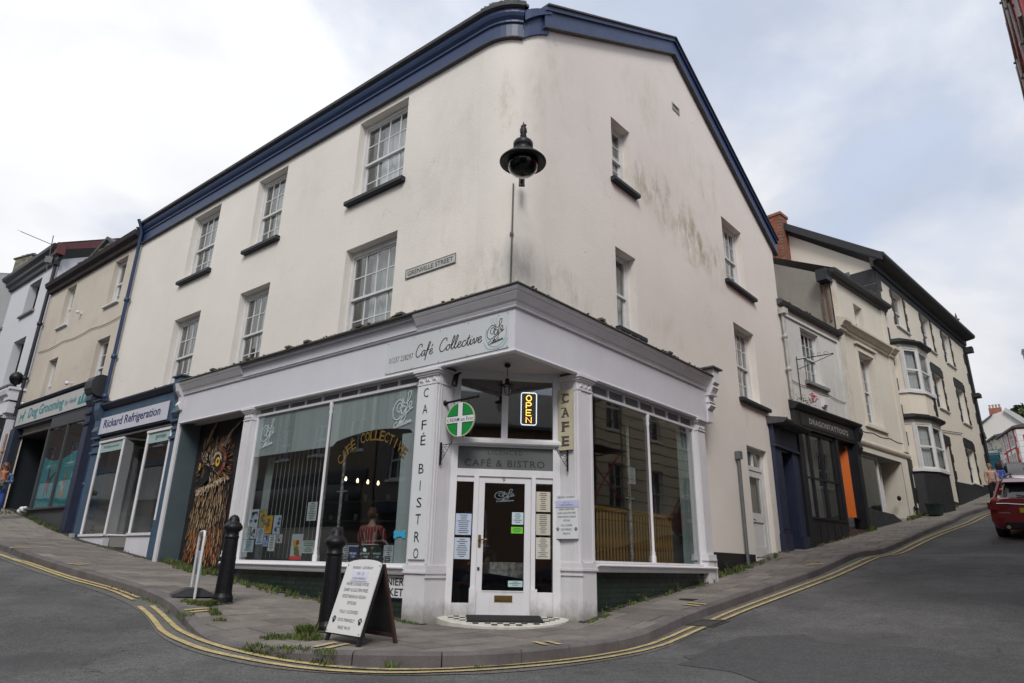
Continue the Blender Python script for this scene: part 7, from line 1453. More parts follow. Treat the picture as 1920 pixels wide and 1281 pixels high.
t=thing('empty_sign_bracket','long thin empty iron sign bracket on the small white building','bracket',FN,(.75,0,6)); m=MB(); m.tube([FN.P(.72,-.03,5.5),FN.P(.72,-.03,6.85)],.012,6); m.tube([FN.P(.72,-.03,6.75),FN.P(1.0,-1.0,6.80)],.014,6); m.tube([FN.P(.72,-.03,6.45),FN.P(1.0,-1.0,6.78)],.010,6)
for k in (.45,.62,.8): m.tube([FN.P(.72+.28*k,-.03-.97*k,6.83+.04*math.sin(a)) if 0 else FN.P(.72+.28*(k+.05*math.cos(a)),-.03-.97*(k+.05*math.cos(a)),6.84+.05*math.sin(a)) for a in [i*.7 for i in range(9)]],.006,5)
part('ironwork',m,M_iron,t)
downpipe('drainpipe','stained white drainpipe between the corner building and the small white building',FN,.0,-.1,5.4,8.0,.045,mat('stained_pipe',(.42,.41,.38),.6,.35,6),(6.3,7.3),hop=.12)
t=thing('flowering_plant','straggling plant with pink flowers growing on the black shop cornice','plant',FN,(.5,-.15,5.4)); m=MB(); r=random.Random(2)
for i in range(90):
    x=.1+1.0*r.random(); p=FN.P(x,-.12-.15*r.random(),5.36+.22*r.random()); u=Vector((r.uniform(-1,1),r.uniform(-1,1),r.uniform(-1,1)))*.035; v=Vector((r.uniform(-1,1),r.uniform(-1,1),r.uniform(-1,1)))*.02; m.add([p-u,p+v,p+u,p-v],[(0,1,2,3)])
part('leaves',m,M_weed,t); m=MB()
for i in range(26): m.ball(FN,(.85+.35*r.random(),-.15-.15*r.random(),5.50+.22*r.random()),.024,6)
part('flowers',m,mat('pink_petals',(.62,.16,.22),.7,.2),t)
m=MB(); m.box(FN,2.1,2.35,-.06,-.0,5.55,5.8); m.box(FN,2.13,2.32,-.12,-.06,5.6,5.75); solo('alarm_box',m,M_white,'small pale alarm box on the wall above the black tattoo fascia','alarm box',FN,(2.2,0,5.5))

cb=thing('pilastered_building','cream two storey building with moulded cornice and tall sash window, second uphill','building',FN,(6.4,0,2.3))
M_wcr=plaster('render_cream_b',(.70,.655,.57),[(4.2,7.2,.3,2.6,.8,(.36,.33,.24)),(8.6,7,.3,2.5,.6,(.36,.33,.25)),(6.5,8.6,2.5,.25,.7,(.30,.27,.18)),(4.15,9.8,.22,.9,.9,(.42,.28,.12))],.2,.4,.06,.4)
HC=[(5.85,6.62,8.95,10.05),(5.55,6.85,5.62,8.12),(4.34,8.05,2.0,4.52)]
m=MB(); wall_cells(m,FN,4.06,8.9,2.65,10.6,[h for h in HC],-.02); reveals(m,FN,HC[:2],-.02,.28); 
for x0,x1 in ((4.10,4.50),(8.45,8.85)): m.box(FN,x0,x1,-.08,-.022,4.95,8.6); m.box(FN,x0+.02,x1-.02,-.07,-.022,9.05,10.5)
m.box(FN,5.40,5.53,-.06,-.022,5.5,8.15); m.box(FN,6.87,7.0,-.06,-.022,5.5,8.15); m.box(FN,5.40,7.0,-.065,-.022,8.15,8.3); m.box(FN,5.3,7.1,-.14,-.022,8.36,8.44); m.box(FN,5.25,7.15,-.10,-.022,5.42,5.52)
m.box(FN,8.05,8.3,-.0,1.2,2.3,4.52); m.box(FN,4.3,4.34,-.02,.3,2.3,4.52)
part('wall',m,M_wcr,cb,FN,(0,0,0))
m=MB(); m.prof(FN,[(-.022,8.58),(-.10,8.60),(-.10,8.68),(-.16,8.70),(-.22,8.80),(-.30,8.84),(-.30,8.92),(-.022,9.02)],4.06,8.9)
part('moulded_cornice',m,plaster('cornice_render',(.60,.55,.45),[],.4,0,.1,.4),cb)
for x0,x1 in ((4.04,4.54),(8.41,8.9)): m=MB(); m.prof(FN,[(-.022,8.56),(-.16,8.58),(-.16,8.68),(-.22,8.70),(-.28,8.80),(-.36,8.84),(-.36,8.94),(-.022,9.06)],x0,x1); part('cornice_block',m,bpy.data.materials['cornice_render'],cb)
m=MB(); m.prof(FN,[(-.022,4.72),(-.07,4.74),(-.10,4.80),(-.10,4.86),(-.022,4.92)],4.06,8.9); part('string_course',m,bpy.data.materials['cornice_render'],cb)
sash(cb,FN,5.85,6.62,8.95,10.05,.2,1,2,panes=True,curtain=None); sash(cb,FN,5.55,6.85,5.62,8.12,.24,4,6,curtain='full')
m=MB(); m.prof(FN,[(0,10.5),(-.12,10.52),(-.16,10.62),(-.30,10.66),(-.32,10.76),(0,10.82)],3.95,9.0); m.add([FN.P(3.95,-.25,10.78),FN.P(9.0,-.25,10.78),FN.P(9,5,13.6),FN.P(3.95,5,13.6)],[(0,1,2,3)]); m.box(FN,3.6,4.1,-.1,.25,10.30,10.72); part('gutter',m,M_black,cb)
m=MB()
for i in range(110): m.ball(FN,(random.uniform(5.5,9.0) if i%3 else random.uniform(4,9),-.25+random.random()*.2,10.76+random.random()*.06),random.uniform(.02,.09),6,0,.6)
part('gutter_moss',m,M_moss,cb,kind='stuff')
m=MB(); m.add([FN.P(4.05,.02,4.5),FN.P(4.05,.02,10.62),FN.P(4.05,5,13.45),FN.P(4.05,9,11),FN.P(4.05,9,4.5)],[(0,1,2,3,4)]); part('side_wall',m,plaster('side_render',(.27,.25,.22),[(0,8,9,9,.4,(.15,.14,.12))],.5,.5,.2,.5),cb,frame(*FN.P(4.05,0)[:2],131.2),(0,0,0))
m=MB(); m.tube([FN.P(4.0,.28,8.9),FN.P(3.96,.28,10.4)],.035,7); part('rusty_pipe',m,mat('rust_pipe',(.15,.085,.05),.8,.5,10),cb); m=MB(); m.tube([FN.P(4.02,.10,8.9),FN.P(3.98,.10,10.4)],.035,7); part('rusty_pipe',m,mat('rust_pipe',(.15,.085,.05),.8,.5,10),cb)
m=MB(); m.prism(FN,[(4.05,1.2),(8.05,1.5),(8.05,2.2),(6.5,2.62),(4.34,2.68),(4.05,2.68)],-.03,.3); m.prism(FN,[(8.05,1.8),(8.92,2.0),(8.92,2.72),(8.05,2.66)],-.03,.1); part('plinth',m,mat('plinth_dark',(.035,.035,.038),.8,.3,4,.3),cb)
f=MB(); f.box(FN,4.34,6.48,.22,.30,2.62,2.70); f.box(FN,6.42,6.50,.22,.32,2.62,4.5); f.box(FN,4.34,6.48,.22,.30,4.44,4.52); sw=part('shop_window',f,M_sash,cb,FN,(5.4,.2,2.7)); g=MB(); g.box(FN,4.34,6.42,.255,.261,2.7,4.44); part('pane',g,glass('pale_shop_glass',(.35,.38,.37),1.4,.01,.22),sw)
g=MB(); g.box(FN,4.34,8.05,.9,.95,2.5,4.52); g.box(FN,4.3,8.1,.0,1.2,4.523,4.6); part('room_shade',g,mat('room_mid',(.22,.24,.22),.8,.1),sw)
f=MB(); f.box(FN,6.55,6.65,.50,.58,2.45,4.45); f.box(FN,7.38,7.48,.50,.58,2.45,4.45); f.box(FN,6.65,7.38,.5,.58,4.0,4.06); f.box(FN,6.65,7.38,.5,.58,4.4,4.5); f.box(FN,6.65,6.74,.52,.56,2.45,4.0); f.box(FN,7.29,7.38,.52,.56,2.45,4.0); f.box(FN,6.74,7.29,.52,.56,2.45,2.62); f.box(FN,6.74,7.29,.52,.56,3.92,4.0); dr=part('door',f,M_sash,cb,FN,(7,.5,2.45)); g=MB(); g.box(FN,6.74,7.29,.535,.541,2.62,3.92); g.box(FN,6.65,7.38,.535,.541,4.06,4.4); part('door_glass',g,M_glass,dr)
for x,z in ((7.75,3.25),(8.45,2.95)): m=MB(); m.ball(FN,(x,.15 if x<8 else -.1,z),.07,8,0,1.3); solo('wall_tap_box',m,M_iron,'small black fitting %s on the cream wall beside the recessed shop door'%('higher' if x<8 else 'lower'),'fitting',FN,(x,0,z))

qb=thing('quoined_building','tall cream three storey building with black quoins, black eaves and two bay windows','building',FQ,(6.5,0,3.5))
M_wq=plaster('render_cream_q',(.71,.65,.56),[(12,8,.6,4,.3,(.4,.36,.28))],.08,.15,.04,.2)
HQ=[(1.80,3.15,10.42,12.05),(5.60,6.92,10.42,12.05),(8.80,10.05,10.40,12.0),(5.95,7.15,7.70,9.30),(9.62,10.85,7.62,9.35),(9.15,10.40,4.75,6.35),(5.15,6.15,3.3,6.05)]
m=MB(); wall_cells(m,FQ,0,12.9,3.0,12.6,HQ,0); reveals(m,FQ,HQ,0,.2); part('wall',m,M_wq,qb,FQ,(0,0,0))
FQS=frame(*FQ.P(0,0)[:2],133.3)      # side gable facing down the street: x runs back from the corner
HS=[(.84,1.42,11.80,12.55)]
m=MB(); wall_cells(m,FQS,-.0,9,6,12.55,HS,0); m.poly([FQS.P(0,0,12.55),FQS.P(9,0,12.55),FQS.P(9,0,13.0),FQS.P(5.2,0,16.6)]); part('gable_wall',m,M_wq,qb,FQS,(0,0,0))
g=MB(); g.box(FQ,-.02,.04,.84,1.42,11.8,12.55); w0=part('window',g,M_sash,qb); g=MB(); g.box(FQ,-.035,-.021,.90,1.10,11.86,12.49); g.box(FQ,-.035,-.021,1.15,1.36,11.86,12.49); part('pane',g,mat('dull_pane',(.10,.12,.13),.15,.1),w0)
for i,h in enumerate(HQ[:6]): sash(qb,FQ,*h,.16,1,2,panes=True,curtain='full' ,sill=(h[0]-.1,h[1]+.25,-.08,.07,M_sash))
qm=mat('black_quoin_paint',(.020,.020,.024),.6,.2,5)
def quoinrow(x,z0,z1,side,w1=.18,w2=.34,hh=.36,name='quoin',fr=FQ):
    z=z0;i=0
    while z<z1-.05:
        w_=w1 if i%2 else w2; m=MB(); a,b=(x-w_,x) if side<0 else (x,x+w_); m.bbox(fr,a,b,-.035,-.002,z+.004,min(z+hh,z1)-.004,.008); part(name,m,qm,qb); z+=hh; i+=1
quoinrow(.0,3.2,12.4,1,.30,.55,.52); quoinrow(12.9,4.9,12.4,-1,.25,.45,.52)
for (x0,x1,z0,z1) in HQ[:6]: 
    quoinrow(x0,z0,z1,-1,.14,.26,.30,'window_quoin'); quoinrow(x1,z0,z1,1,.14,.26,.30,'window_quoin')
    if z1<11: m=MB(); m.box(FQ,x0-.30,x1+.32,-.035,-.002,z1,z1+.36); m.box(FQ,x0-.18,x1+.12,-.04,-.002,z1+.36,z1+.44); part('lintel',m,qm,qb)
quoinrow(5.15,3.9,6.05,-1,.22,.36,.36,'door_quoin'); quoinrow(6.15,3.9,6.05,1,.22,.36,.36,'door_quoin'); m=MB(); m.box(FQ,4.85,6.5,-.035,-.002,6.05,6.45); part('lintel',m,qm,qb)
for z0,h,w_ in ((11.75,.62,1.05),(11.1,.62,.62),(10.3,.75,1.1),(9.6,.65,.6)): m=MB(); m.box(FQS,0,w_,-.035,-.002,z0,z0+h-.01) if 0 else m.add([FQ.P(-.03,0,z0),FQ.P(-.03,w_,z0),FQ.P(-.03,w_,z0+h-.01),FQ.P(-.03,0,z0+h-.01),FQ.P(0,0,z0),FQ.P(0,w_,z0),FQ.P(0,w_,z0+h-.01),FQ.P(0,0,z0+h-.01)],[(0,1,2,3),(0,4,5,1),(1,5,6,2),(2,6,7,3),(3,7,4,0)]); part('quoin',m,qm,qb)
m=MB(); m.prof(FQ,[(0,12.3),(-.10,12.32),(-.12,12.55),(-.50,12.62),(-.55,12.70),(-.55,12.80),(0,13.1)],-.35,13.3); m.box(FQ,0,12.9,-.03,0,12.05,12.4); part('eaves',m,qm,qb)
m=MB(); m.add([FQ.P(-.35,-.5,12.78),FQ.P(13.3,-.5,12.78),FQ.P(13.3,5.2,17.0),FQ.P(-.35,5.2,17.0),FQ.P(-.35,9.6,13.2),FQ.P(13.3,9.6,13.2)],[(0,1,2,3),(3,2,5,4)]); part('roof',m,M_slate,qb)
m=MB(); m.add([FQ.P(-.38,-.5,12.45),FQ.P(-.38,-.5,12.80),FQ.P(-.38,5.2,17.02),FQ.P(-.38,5.2,16.65),FQ.P(0,-.5,12.45),FQ.P(0,5.2,16.65)],[(0,1,2,3),(0,3,5,4)]); part('verge_board',m,qm,qb)
m=MB(); m.box(FQ,-.04,9.0-0,-.04,-.0,3.0,4.4) if 0 else m.prism(FQ,[(3.5,2.6),(5.15,3.0),(5.15,4.45),(3.5,4.40)],-.04,.02); part('black_plinth',m,qm,qb); m=MB(); m.prism(FQ,[(6.15,3.2),(12.92,4.2),(12.92,4.98),(9,4.62),(6.15,4.5)],-.04,.02); part('black_plinth',m,qm,qb); m=MB(); m.prism(FQ,[(-.02,2.2),(.2,2.2),(.2,4.4),(-.02,4.4)],-.04,.02); part('black_plinth',m,qm,qb)
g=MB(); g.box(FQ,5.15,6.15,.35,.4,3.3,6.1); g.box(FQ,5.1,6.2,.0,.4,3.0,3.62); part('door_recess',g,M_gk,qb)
def bay(z0,z1,zr,tag_):
    P=[(.5,0),(.60,-.31),(1.25,-.67),(2.4,-.70),(3.35,-.0)]; path=[tuple(FQ.P(*p)[:2]) for p in P]
    path=path
    w_=MB(); 
    def seg(m,a,b,za,zb,o0=0,o1=.0): 
        A,B=P[a],P[b]
    m=MB(); m.sweep(path,[(-.05,z1),(.02,z1),(.02,z1+.18),(-.05,z1+.18)]); m.sweep(path,[(-.05,z0-.10),(.07,z0-.10),(.07,z0),(-.05,z0)])
    for p in P[1:]: q=FQ.P(*p); fr=frame(q.x,q.y,43); m.box(fr,-.05,.05,-.03,.07,z0,z1)
    zm=(z0+z1)/2
    for a,b in ((1,2),(2,3),(3,4)):
        A=FQ.P(*P[a]);B=FQ.P(*P[b]); d=(B-A); L_=math.hypot(d.x,d.y); fr=frame(A.x,A.y,math.degrees(math.atan2(d.y,d.x)))
        m.box(fr,.05,L_-.05,-.01,.04,zm-.035,zm+.035); m.box(fr,.05,.11,0,.05,z0,z1); m.box(fr,L_-.11,L_-.05,0,.05,z0,z1); m.box(fr,.11,L_-.11,0,.05,z0,z0+.08); m.box(fr,.11,L_-.11,0,.05,z1-.07,z1)
    bw=part('bay_window',m,M_sash,qb,FQ,(1.8,-.3,z0),label=tag_)
    for a,b in ((1,2),(2,3),(3,4)):
        A=FQ.P(*P[a]);B=FQ.P(*P[b]); d=(B-A); L_=math.hypot(d.x,d.y); fr=frame(A.x,A.y,math.degrees(math.atan2(d.y,d.x)))
        for c,e in ((z0+.08,zm-.035),(zm+.035,z1-.07)): g=MB(); g.box(fr,.11,L_-.11,.02,.025,c,e); part('pane',g,M_glass,bw)
        g=MB(); vs=[]; n=14
        for i in range(n+1): x=.06+(L_-.12)*i/n; vs+=[fr.P(x,.14+.02*math.sin(i*2),z0+.04),fr.P(x,.14+.02*math.sin(i*2),z1)]
        g.add(vs,[(2*i,2*i+2,2*i+3,2*i+1) for i in range(n)]); part('curtain',g,M_curtain,bw)
    m=MB(); m.slab(FQ,P,z1+.16,z1+.18); m.sweep(path,[(-.1,z1+.18),(.16,z1+.18),(.20,z1+.24),(.20,z1+.30),(-.3,zr)]); m.slab(FQ,P,zr-.12,zr-.02); part('bay_roof',m,qm,qb)
    g=MB(); g.box(FQ,.5,3.3,.3,.35,z0,z1); part('room_shade',g,M_curtdk,bw)
bay(7.38,9.06,9.50,'upper bay window'); bay(4.42,6.08,6.50,'lower bay window')
P=[(.5,0),(.60,-.31),(1.25,-.67),(2.4,-.70),(3.35,-.0)]
for z0,z1 in ((4.42,6.08),(7.38,9.06)):
    mm=MB(); mm.add([FQ.P(.5,0,z0),FQ.P(.6,-.31,z0),FQ.P(.6,-.31,z1),FQ.P(.5,0,z1)],[(0,1,2,3)]); part('bay_cheek',mm,M_wq,qb,FQ,(0,0,0))
m=MB(); m.slab(FQ,P,6.48,7.28); part('bay_apron',m,M_wq,qb,FQ,(0,0,0)); m=MB(); m.slab(FQ,P,2.3,4.32); part('bay_base',m,qm,qb)
for x in (.46,): pass
z=6.58;i=0
while z<7.25: m=MB(); m.box(FQ,2.15-(.1 if i%2 else 0),2.42,-.72,-.66,z,z+.2); part('quoin',m,qm,qb); z+=.21; i+=1
m=MB(); m.tube([FQ.P(3.0,-.35,7.25),FQ.P(3.3,-.1,6.9),FQ.P(3.7,-.06,6.6),FQ.P(4.2,-.05,6.4)],.03,6); m.box(FQ,3.7,4.9,-.05,-.01,7.0,7.05); m.box(FQ,4.85,4.9,-.05,-.01,6.2,7.0); m.tube([FQ.P(4.2,-.05,6.45),FQ.P(8.8,-.05,6.95)],.018,5); part('pipework',m,M_black,qb)
m=MB(); m.tube([FQ.P(12.85,-.08,4.2),FQ.P(12.85,-.08,12.2)],.06,7); m.box(FQ,12.7,13.2,-.3,.0,9.4,9.6); m.box(FQ,12.75,13.1,-.4,0,11.8,12.1); m.tube([FQ.P(12.9,-.1,7.6),FQ.P(12.3,-.25,7.2)],.05,6); part('corner_downpipe',m,qm,qb)
m=MB(); fc=frame(*FQ.P(12.2,-.1)[:2],43,12.95); m.lathe(fc,(0,0,0),[(.10,0),(.10,.5),(.16,.55),(.05,.62),(.05,.75),(.001,.95)],8); m.box(fc,-.25,.25,-.03,.03,.55,.60); solo('roof_finial',m,mat('terracotta_dark',(.10,.06,.05),.8,.2),'small dark finial sticking up from the black eaves roof uphill','finial',fc)
t=thing('brick_chimney','red brick chimney stack behind the corner building verge','chimney',FQ,(-.1,3.7,13.2))
m=MB(); m.box(FQ,-.62,.05,3.2,4.25,12.0,15.95,1); mm=MB(); part('core',m,[M_brick,mat('brick_mortar',(.17,.15,.13),.95,.2,9)],t)
# individual bricks on the two faces seen
mb=MB(); mb.box(Wd,-.104,.104,-.012,.012,-.032,.032); bm_=bpy.data.meshes.new('brick'); bm_.from_pydata([tuple(v) for v in mb.v],[],mb.f); bm_.materials.append(tint_mat('brick_tint',[(.20,.075,.05),(.30,.12,.07),(.24,.09,.06),(.33,.14,.09)],.9)); bm_.materials
nb=0; z=13.2
row=0
while z<15.9:
    y=3.2+(.11 if row%2 else 0)
    while y<4.25 and nb<290: p=FQ.P(-.628,min(4.15,y+.10),z+.036); place(bm_,'brick',Matrix.Translation(p)@Matrix.Rotation(R_(133.3),4,'Z'),t); y+=.22; nb+=1
    z+=.075; row+=1
rs=MB(); z=13.2; row=0
while z<15.9:
    x=-.62+(.11 if row%2 else 0)
    while x<.05: rs.box(FQ,x,min(.05,x+.208),3.185,3.2,z+.004,z+.068); x+=.22
    z+=.075; row+=1
part('face_bricks',rs,M_brick,t,kind='stuff')
m=MB(); m.box(FQ,-.68,.11,3.14,4.31,15.85,15.98); part('cap',m,M_brick,t)
# green tub
px=FQ.P(.05,-.62); fb=frame(px.x,px.y,43,G(px.x,px.y)); t=thing('recycling_tub','dark green plastic recycling tub on the pavement below the lower bay window','tub',fb); m=MB()
def rr(w,d,n=5): return [(sx*(w-.06)+.06*math.cos(a)*1,sy*(d-.06)+.06*math.sin(a)) for sx,sy,a0 in ((1,1,0),(-1,1,90),(-1,-1,180),(1,-1,270)) for a in [R_(a0+k*22.5) for k in range(n)]]
A=[fb.P(x,y,.0) for x,y in rr(.24,.17)]; B=[fb.P(x,y,.36) for x,y in rr(.30,.22)]; C_=[fb.P(x,y,.36) for x,y in rr(.32,.24)]; D_=[fb.P(x,y,.40) for x,y in rr(.32,.24)]; E_=[fb.P(x,y,.40) for x,y in rr(.28,.20)]; F_=[fb.P(x,y,.06) for x,y in rr(.22,.15)]
n=20
for U,V in ((A,B),(B,C_),(C_,D_),(D_,E_),(E_,F_)): m.add(U+V,[(i,(i+1)%n,n+(i+1)%n,n+i) for i in range(n)])
m.poly(F_); part('shell',m,mat('bin_green',(.010,.028,.022),.5,.15,4),t); m=MB(); m.box(fb,-.34,-.32,-.06,.06,.30,.33); part('handle',m,M_iron,t); m=MB(); m.box(fb,.32,.34,-.06,.06,.30,.33); part('handle',m,M_iron,t)

# ------------------------------------------------------------------ background up the hill
K_=1.5625; FB=frame(45.83,59.37,247); zz=lambda z:.75+(z-.75)*K_
def far_house(name,label,x0,x1,zg,ze,col,wins,roofz,depth=9,quo=None,arch=None):
    t=thing(name,label,'building',FB,((x0+x1)/2,0,zg)); X0,X1=x0*K_,x1*K_; m=MB(); m.box(FB,X0,X1,0,depth,zg,zz(ze)); part('wall',m,plaster('far_%s'%name+label[:4],col,[],.1,0,.05,.2),t,FB,(0,0,0))
    for a,b,c,d in wins:
        f=MB(); s_=.10; f.box(FB,a*K_-s_,b*K_+s_,-.06,-.0,zz(c)-s_,zz(d)+.05); f.prism(FB,[(a*K_-s_,zz(d)+.05),(b*K_+s_,zz(d)+.05),(b*K_,zz(d)+.32),(a*K_,zz(d)+.32)],-.06,0); w_=part('window',f,M_sash,t)
        g=MB(); g.box(FB,a*K_+.05,b*K_-.05,-.075,-.061,zz(c)+.05,zz((c+d)/2)-.03); g.box(FB,a*K_+.05,b*K_-.05,-.075,-.061,zz((c+d)/2)+.03,zz(d)-.02); part('pane',g,mat('far_pane',(.16,.18,.20),.15,.2,1),w_)
    m=MB(); m.prism(Fr(FB.M@Matrix.Translation((X0-.2,0,0))@Matrix.Rotation(R_(90),4,'Z')),[(-.3,zz(ze)),(depth/2,zz(roofz)),(depth+.3,zz(ze)),(depth+.3,zz(ze)-.15),(-.3,zz(ze)-.15)],-(X1-X0+.4),0) ; part('roof',m,M_slate,t)
    if quo:
        z=zg;i=0
        while z<zz(ze)-.4: g=MB(); w_=.35 if i%2 else .6; g.box(FB,X1-w_,X1+.03,-.05,-.0,z,z+.5); g.box(FB,X1,X1+.05,-.04,w_,z,z+.5); part('quoin',g,M_sash,t); z+=.52; i+=1
    return t
RED=(.42,.065,.035)
far_house('red_house','brick red painted terraced house with white arched window surrounds, far up the hill',-2.55,1.22,9.5,8.86,RED,[(-2.3,-1.65,7.85,8.68),(-1.25,-.72,7.88,8.68),(-.25,.45,7.85,8.68),(-2.3,-1.7,6.9,7.5),(-1.1,-.65,6.9,7.5),(-.3,.3,6.8,7.5)],9.5,9,quo=True)
far_house('yellow_house','pale yellow and white terraced house beyond the red house',-5.5,-2.57,9.8,9.05,(.55,.50,.34),[(-5.1,-4.75,8.1,8.8),(-4.35,-4.0,8.2,8.85),(-3.5,-3.1,8.25,8.9)],9.6,8)
FW=frame(48.35,66.23,-36.7); t=thing('white_gable_house','plain white gabled house behind the terraces with a brick chimney','building',FW,(1,0,12)); m=MB()
m.prism(FW,[(-4,10),(6,10),(6,12.4),(3.0,15.75),(2.2,16.65),(1.06,16.3),(.07,15.55),(-4,12.4)],0,6); part('wall',m,mat('far_white',(.60,.58,.55),.9,.04,1),t); m=MB(); m.prism(FW,[(2.05,16.55),(2.25,16.85),(3.25,15.95),(6.2,12.5),(6.0,12.2)],-.3,6); part('roof',m,mat('pale_roof',(.45,.45,.46),.7,.1),t); m=MB(); m.prism(FW,[(-4.2,12.3),(.0,15.6),(1.06,16.38),(1.06,16.25),(.05,15.42),(-4,12.1)],-.2,6); part('verge',m,M_slate,t); m=MB(); m.box(FW,.85,1.95,.6,1.4,16.0,17.1); ch=part('chimney',m,M_brick,t)
for i in range(4): g=MB(); g.lathe(FW,(1.0+i*.27,1.0,17.1),[(.09,0),(.08,.3),(.11,.34),(.10,.42)],8); part('chimney_pot',g,mat('pot_buff',(.42,.34,.24),.8,.2),ch)
t=thing('dark_chimney_house','dark roofed house with a brick stack behind the red house','building',FB,(1,6,12)); m=MB(); m.box(FB,-.6,1.0,2.5,4.0,12,zz(9.62)); m.box(FB,2.6,7,10,13,12,zz(10.6)); part('stack',m,mat('dark_brick',(.09,.06,.05),.9,.3,4),t)
def leafcrown(mb,c,r,n,s):
    for i in range(n):
        a=random.uniform(0,6.28);b=math.acos(random.uniform(-1,1)); q=r*(.55+.5*random.random())*(1+.35*noise.noise(Vector((c[0]+math.cos(a)*2,math.sin(a)*2,b*2)))); p=Vector((c[0]+q*math.sin(b)*math.cos(a),c[1]+q*math.sin(b)*math.sin(a),c[2]+.7*q*math.cos(b)))
        u=Vector((random.uniform(-1,1),random.uniform(-1,1),random.uniform(-1,1))).normalized()*s; v=u.cross(Vector((random.uniform(-1,1),random.uniform(-1,1),random.uniform(-1,1)))).normalized()*s*.6; mb.add([p-u,p+v,p+u,p-v],[(0,1,2,3)],0 if random.random()<.6 else 1)
M_l1=mat('leaf_green',(.055,.085,.022),.8,.5,2); M_l2=mat('leaf_dark',(.025,.045,.016),.8,.5,2)
for (x,y,z,r,lb) in ((57.8,77.8,17.2,1.7,'leafy tree behind the white gable, left of the chimney pots'),(59.5,76.6,17.2,1.8,'leafy tree right of the chimney pots behind the dark roofs'),(61.0,75.6,18.4,1.9,'tall leafy tree at the right edge behind the red house')):
    t=thing('tree',lb,'tree',Wd,(x,y,14),'trees on the hilltop behind the houses'); m=MB(); m.tube([Wd.P(x,y,12),Wd.P(x+.2,y,17),Wd.P(x-.1,y,z)],[.4,.3,.15],7); m.tube([Wd.P(x+.2,y,17),Wd.P(x+1.5,y,z)],[.2,.08],6); part('trunk',m,mat('bark',(.06,.045,.035),.9,.3,6),t); m=MB()
    for k in range(7): a=k*.9; leafcrown(m,(x+r*.6*math.cos(a),y+r*.6*math.sin(a),z+random.uniform(-.4,.5)*r),r*.62,150,.34)
    part('crown',m,[M_l1,M_l2],t)
# hillside behind the houses
m=MB(); m.add([Vector((20,95,8)),Vector((120,60,8)),Vector((120,95,22)),Vector((50,120,19)),Vector((20,130,12))],[(0,1,2,3,4)]); part('hill',m,mat('hill_green',(.06,.09,.03),.9,.4,.2),kind='structure')

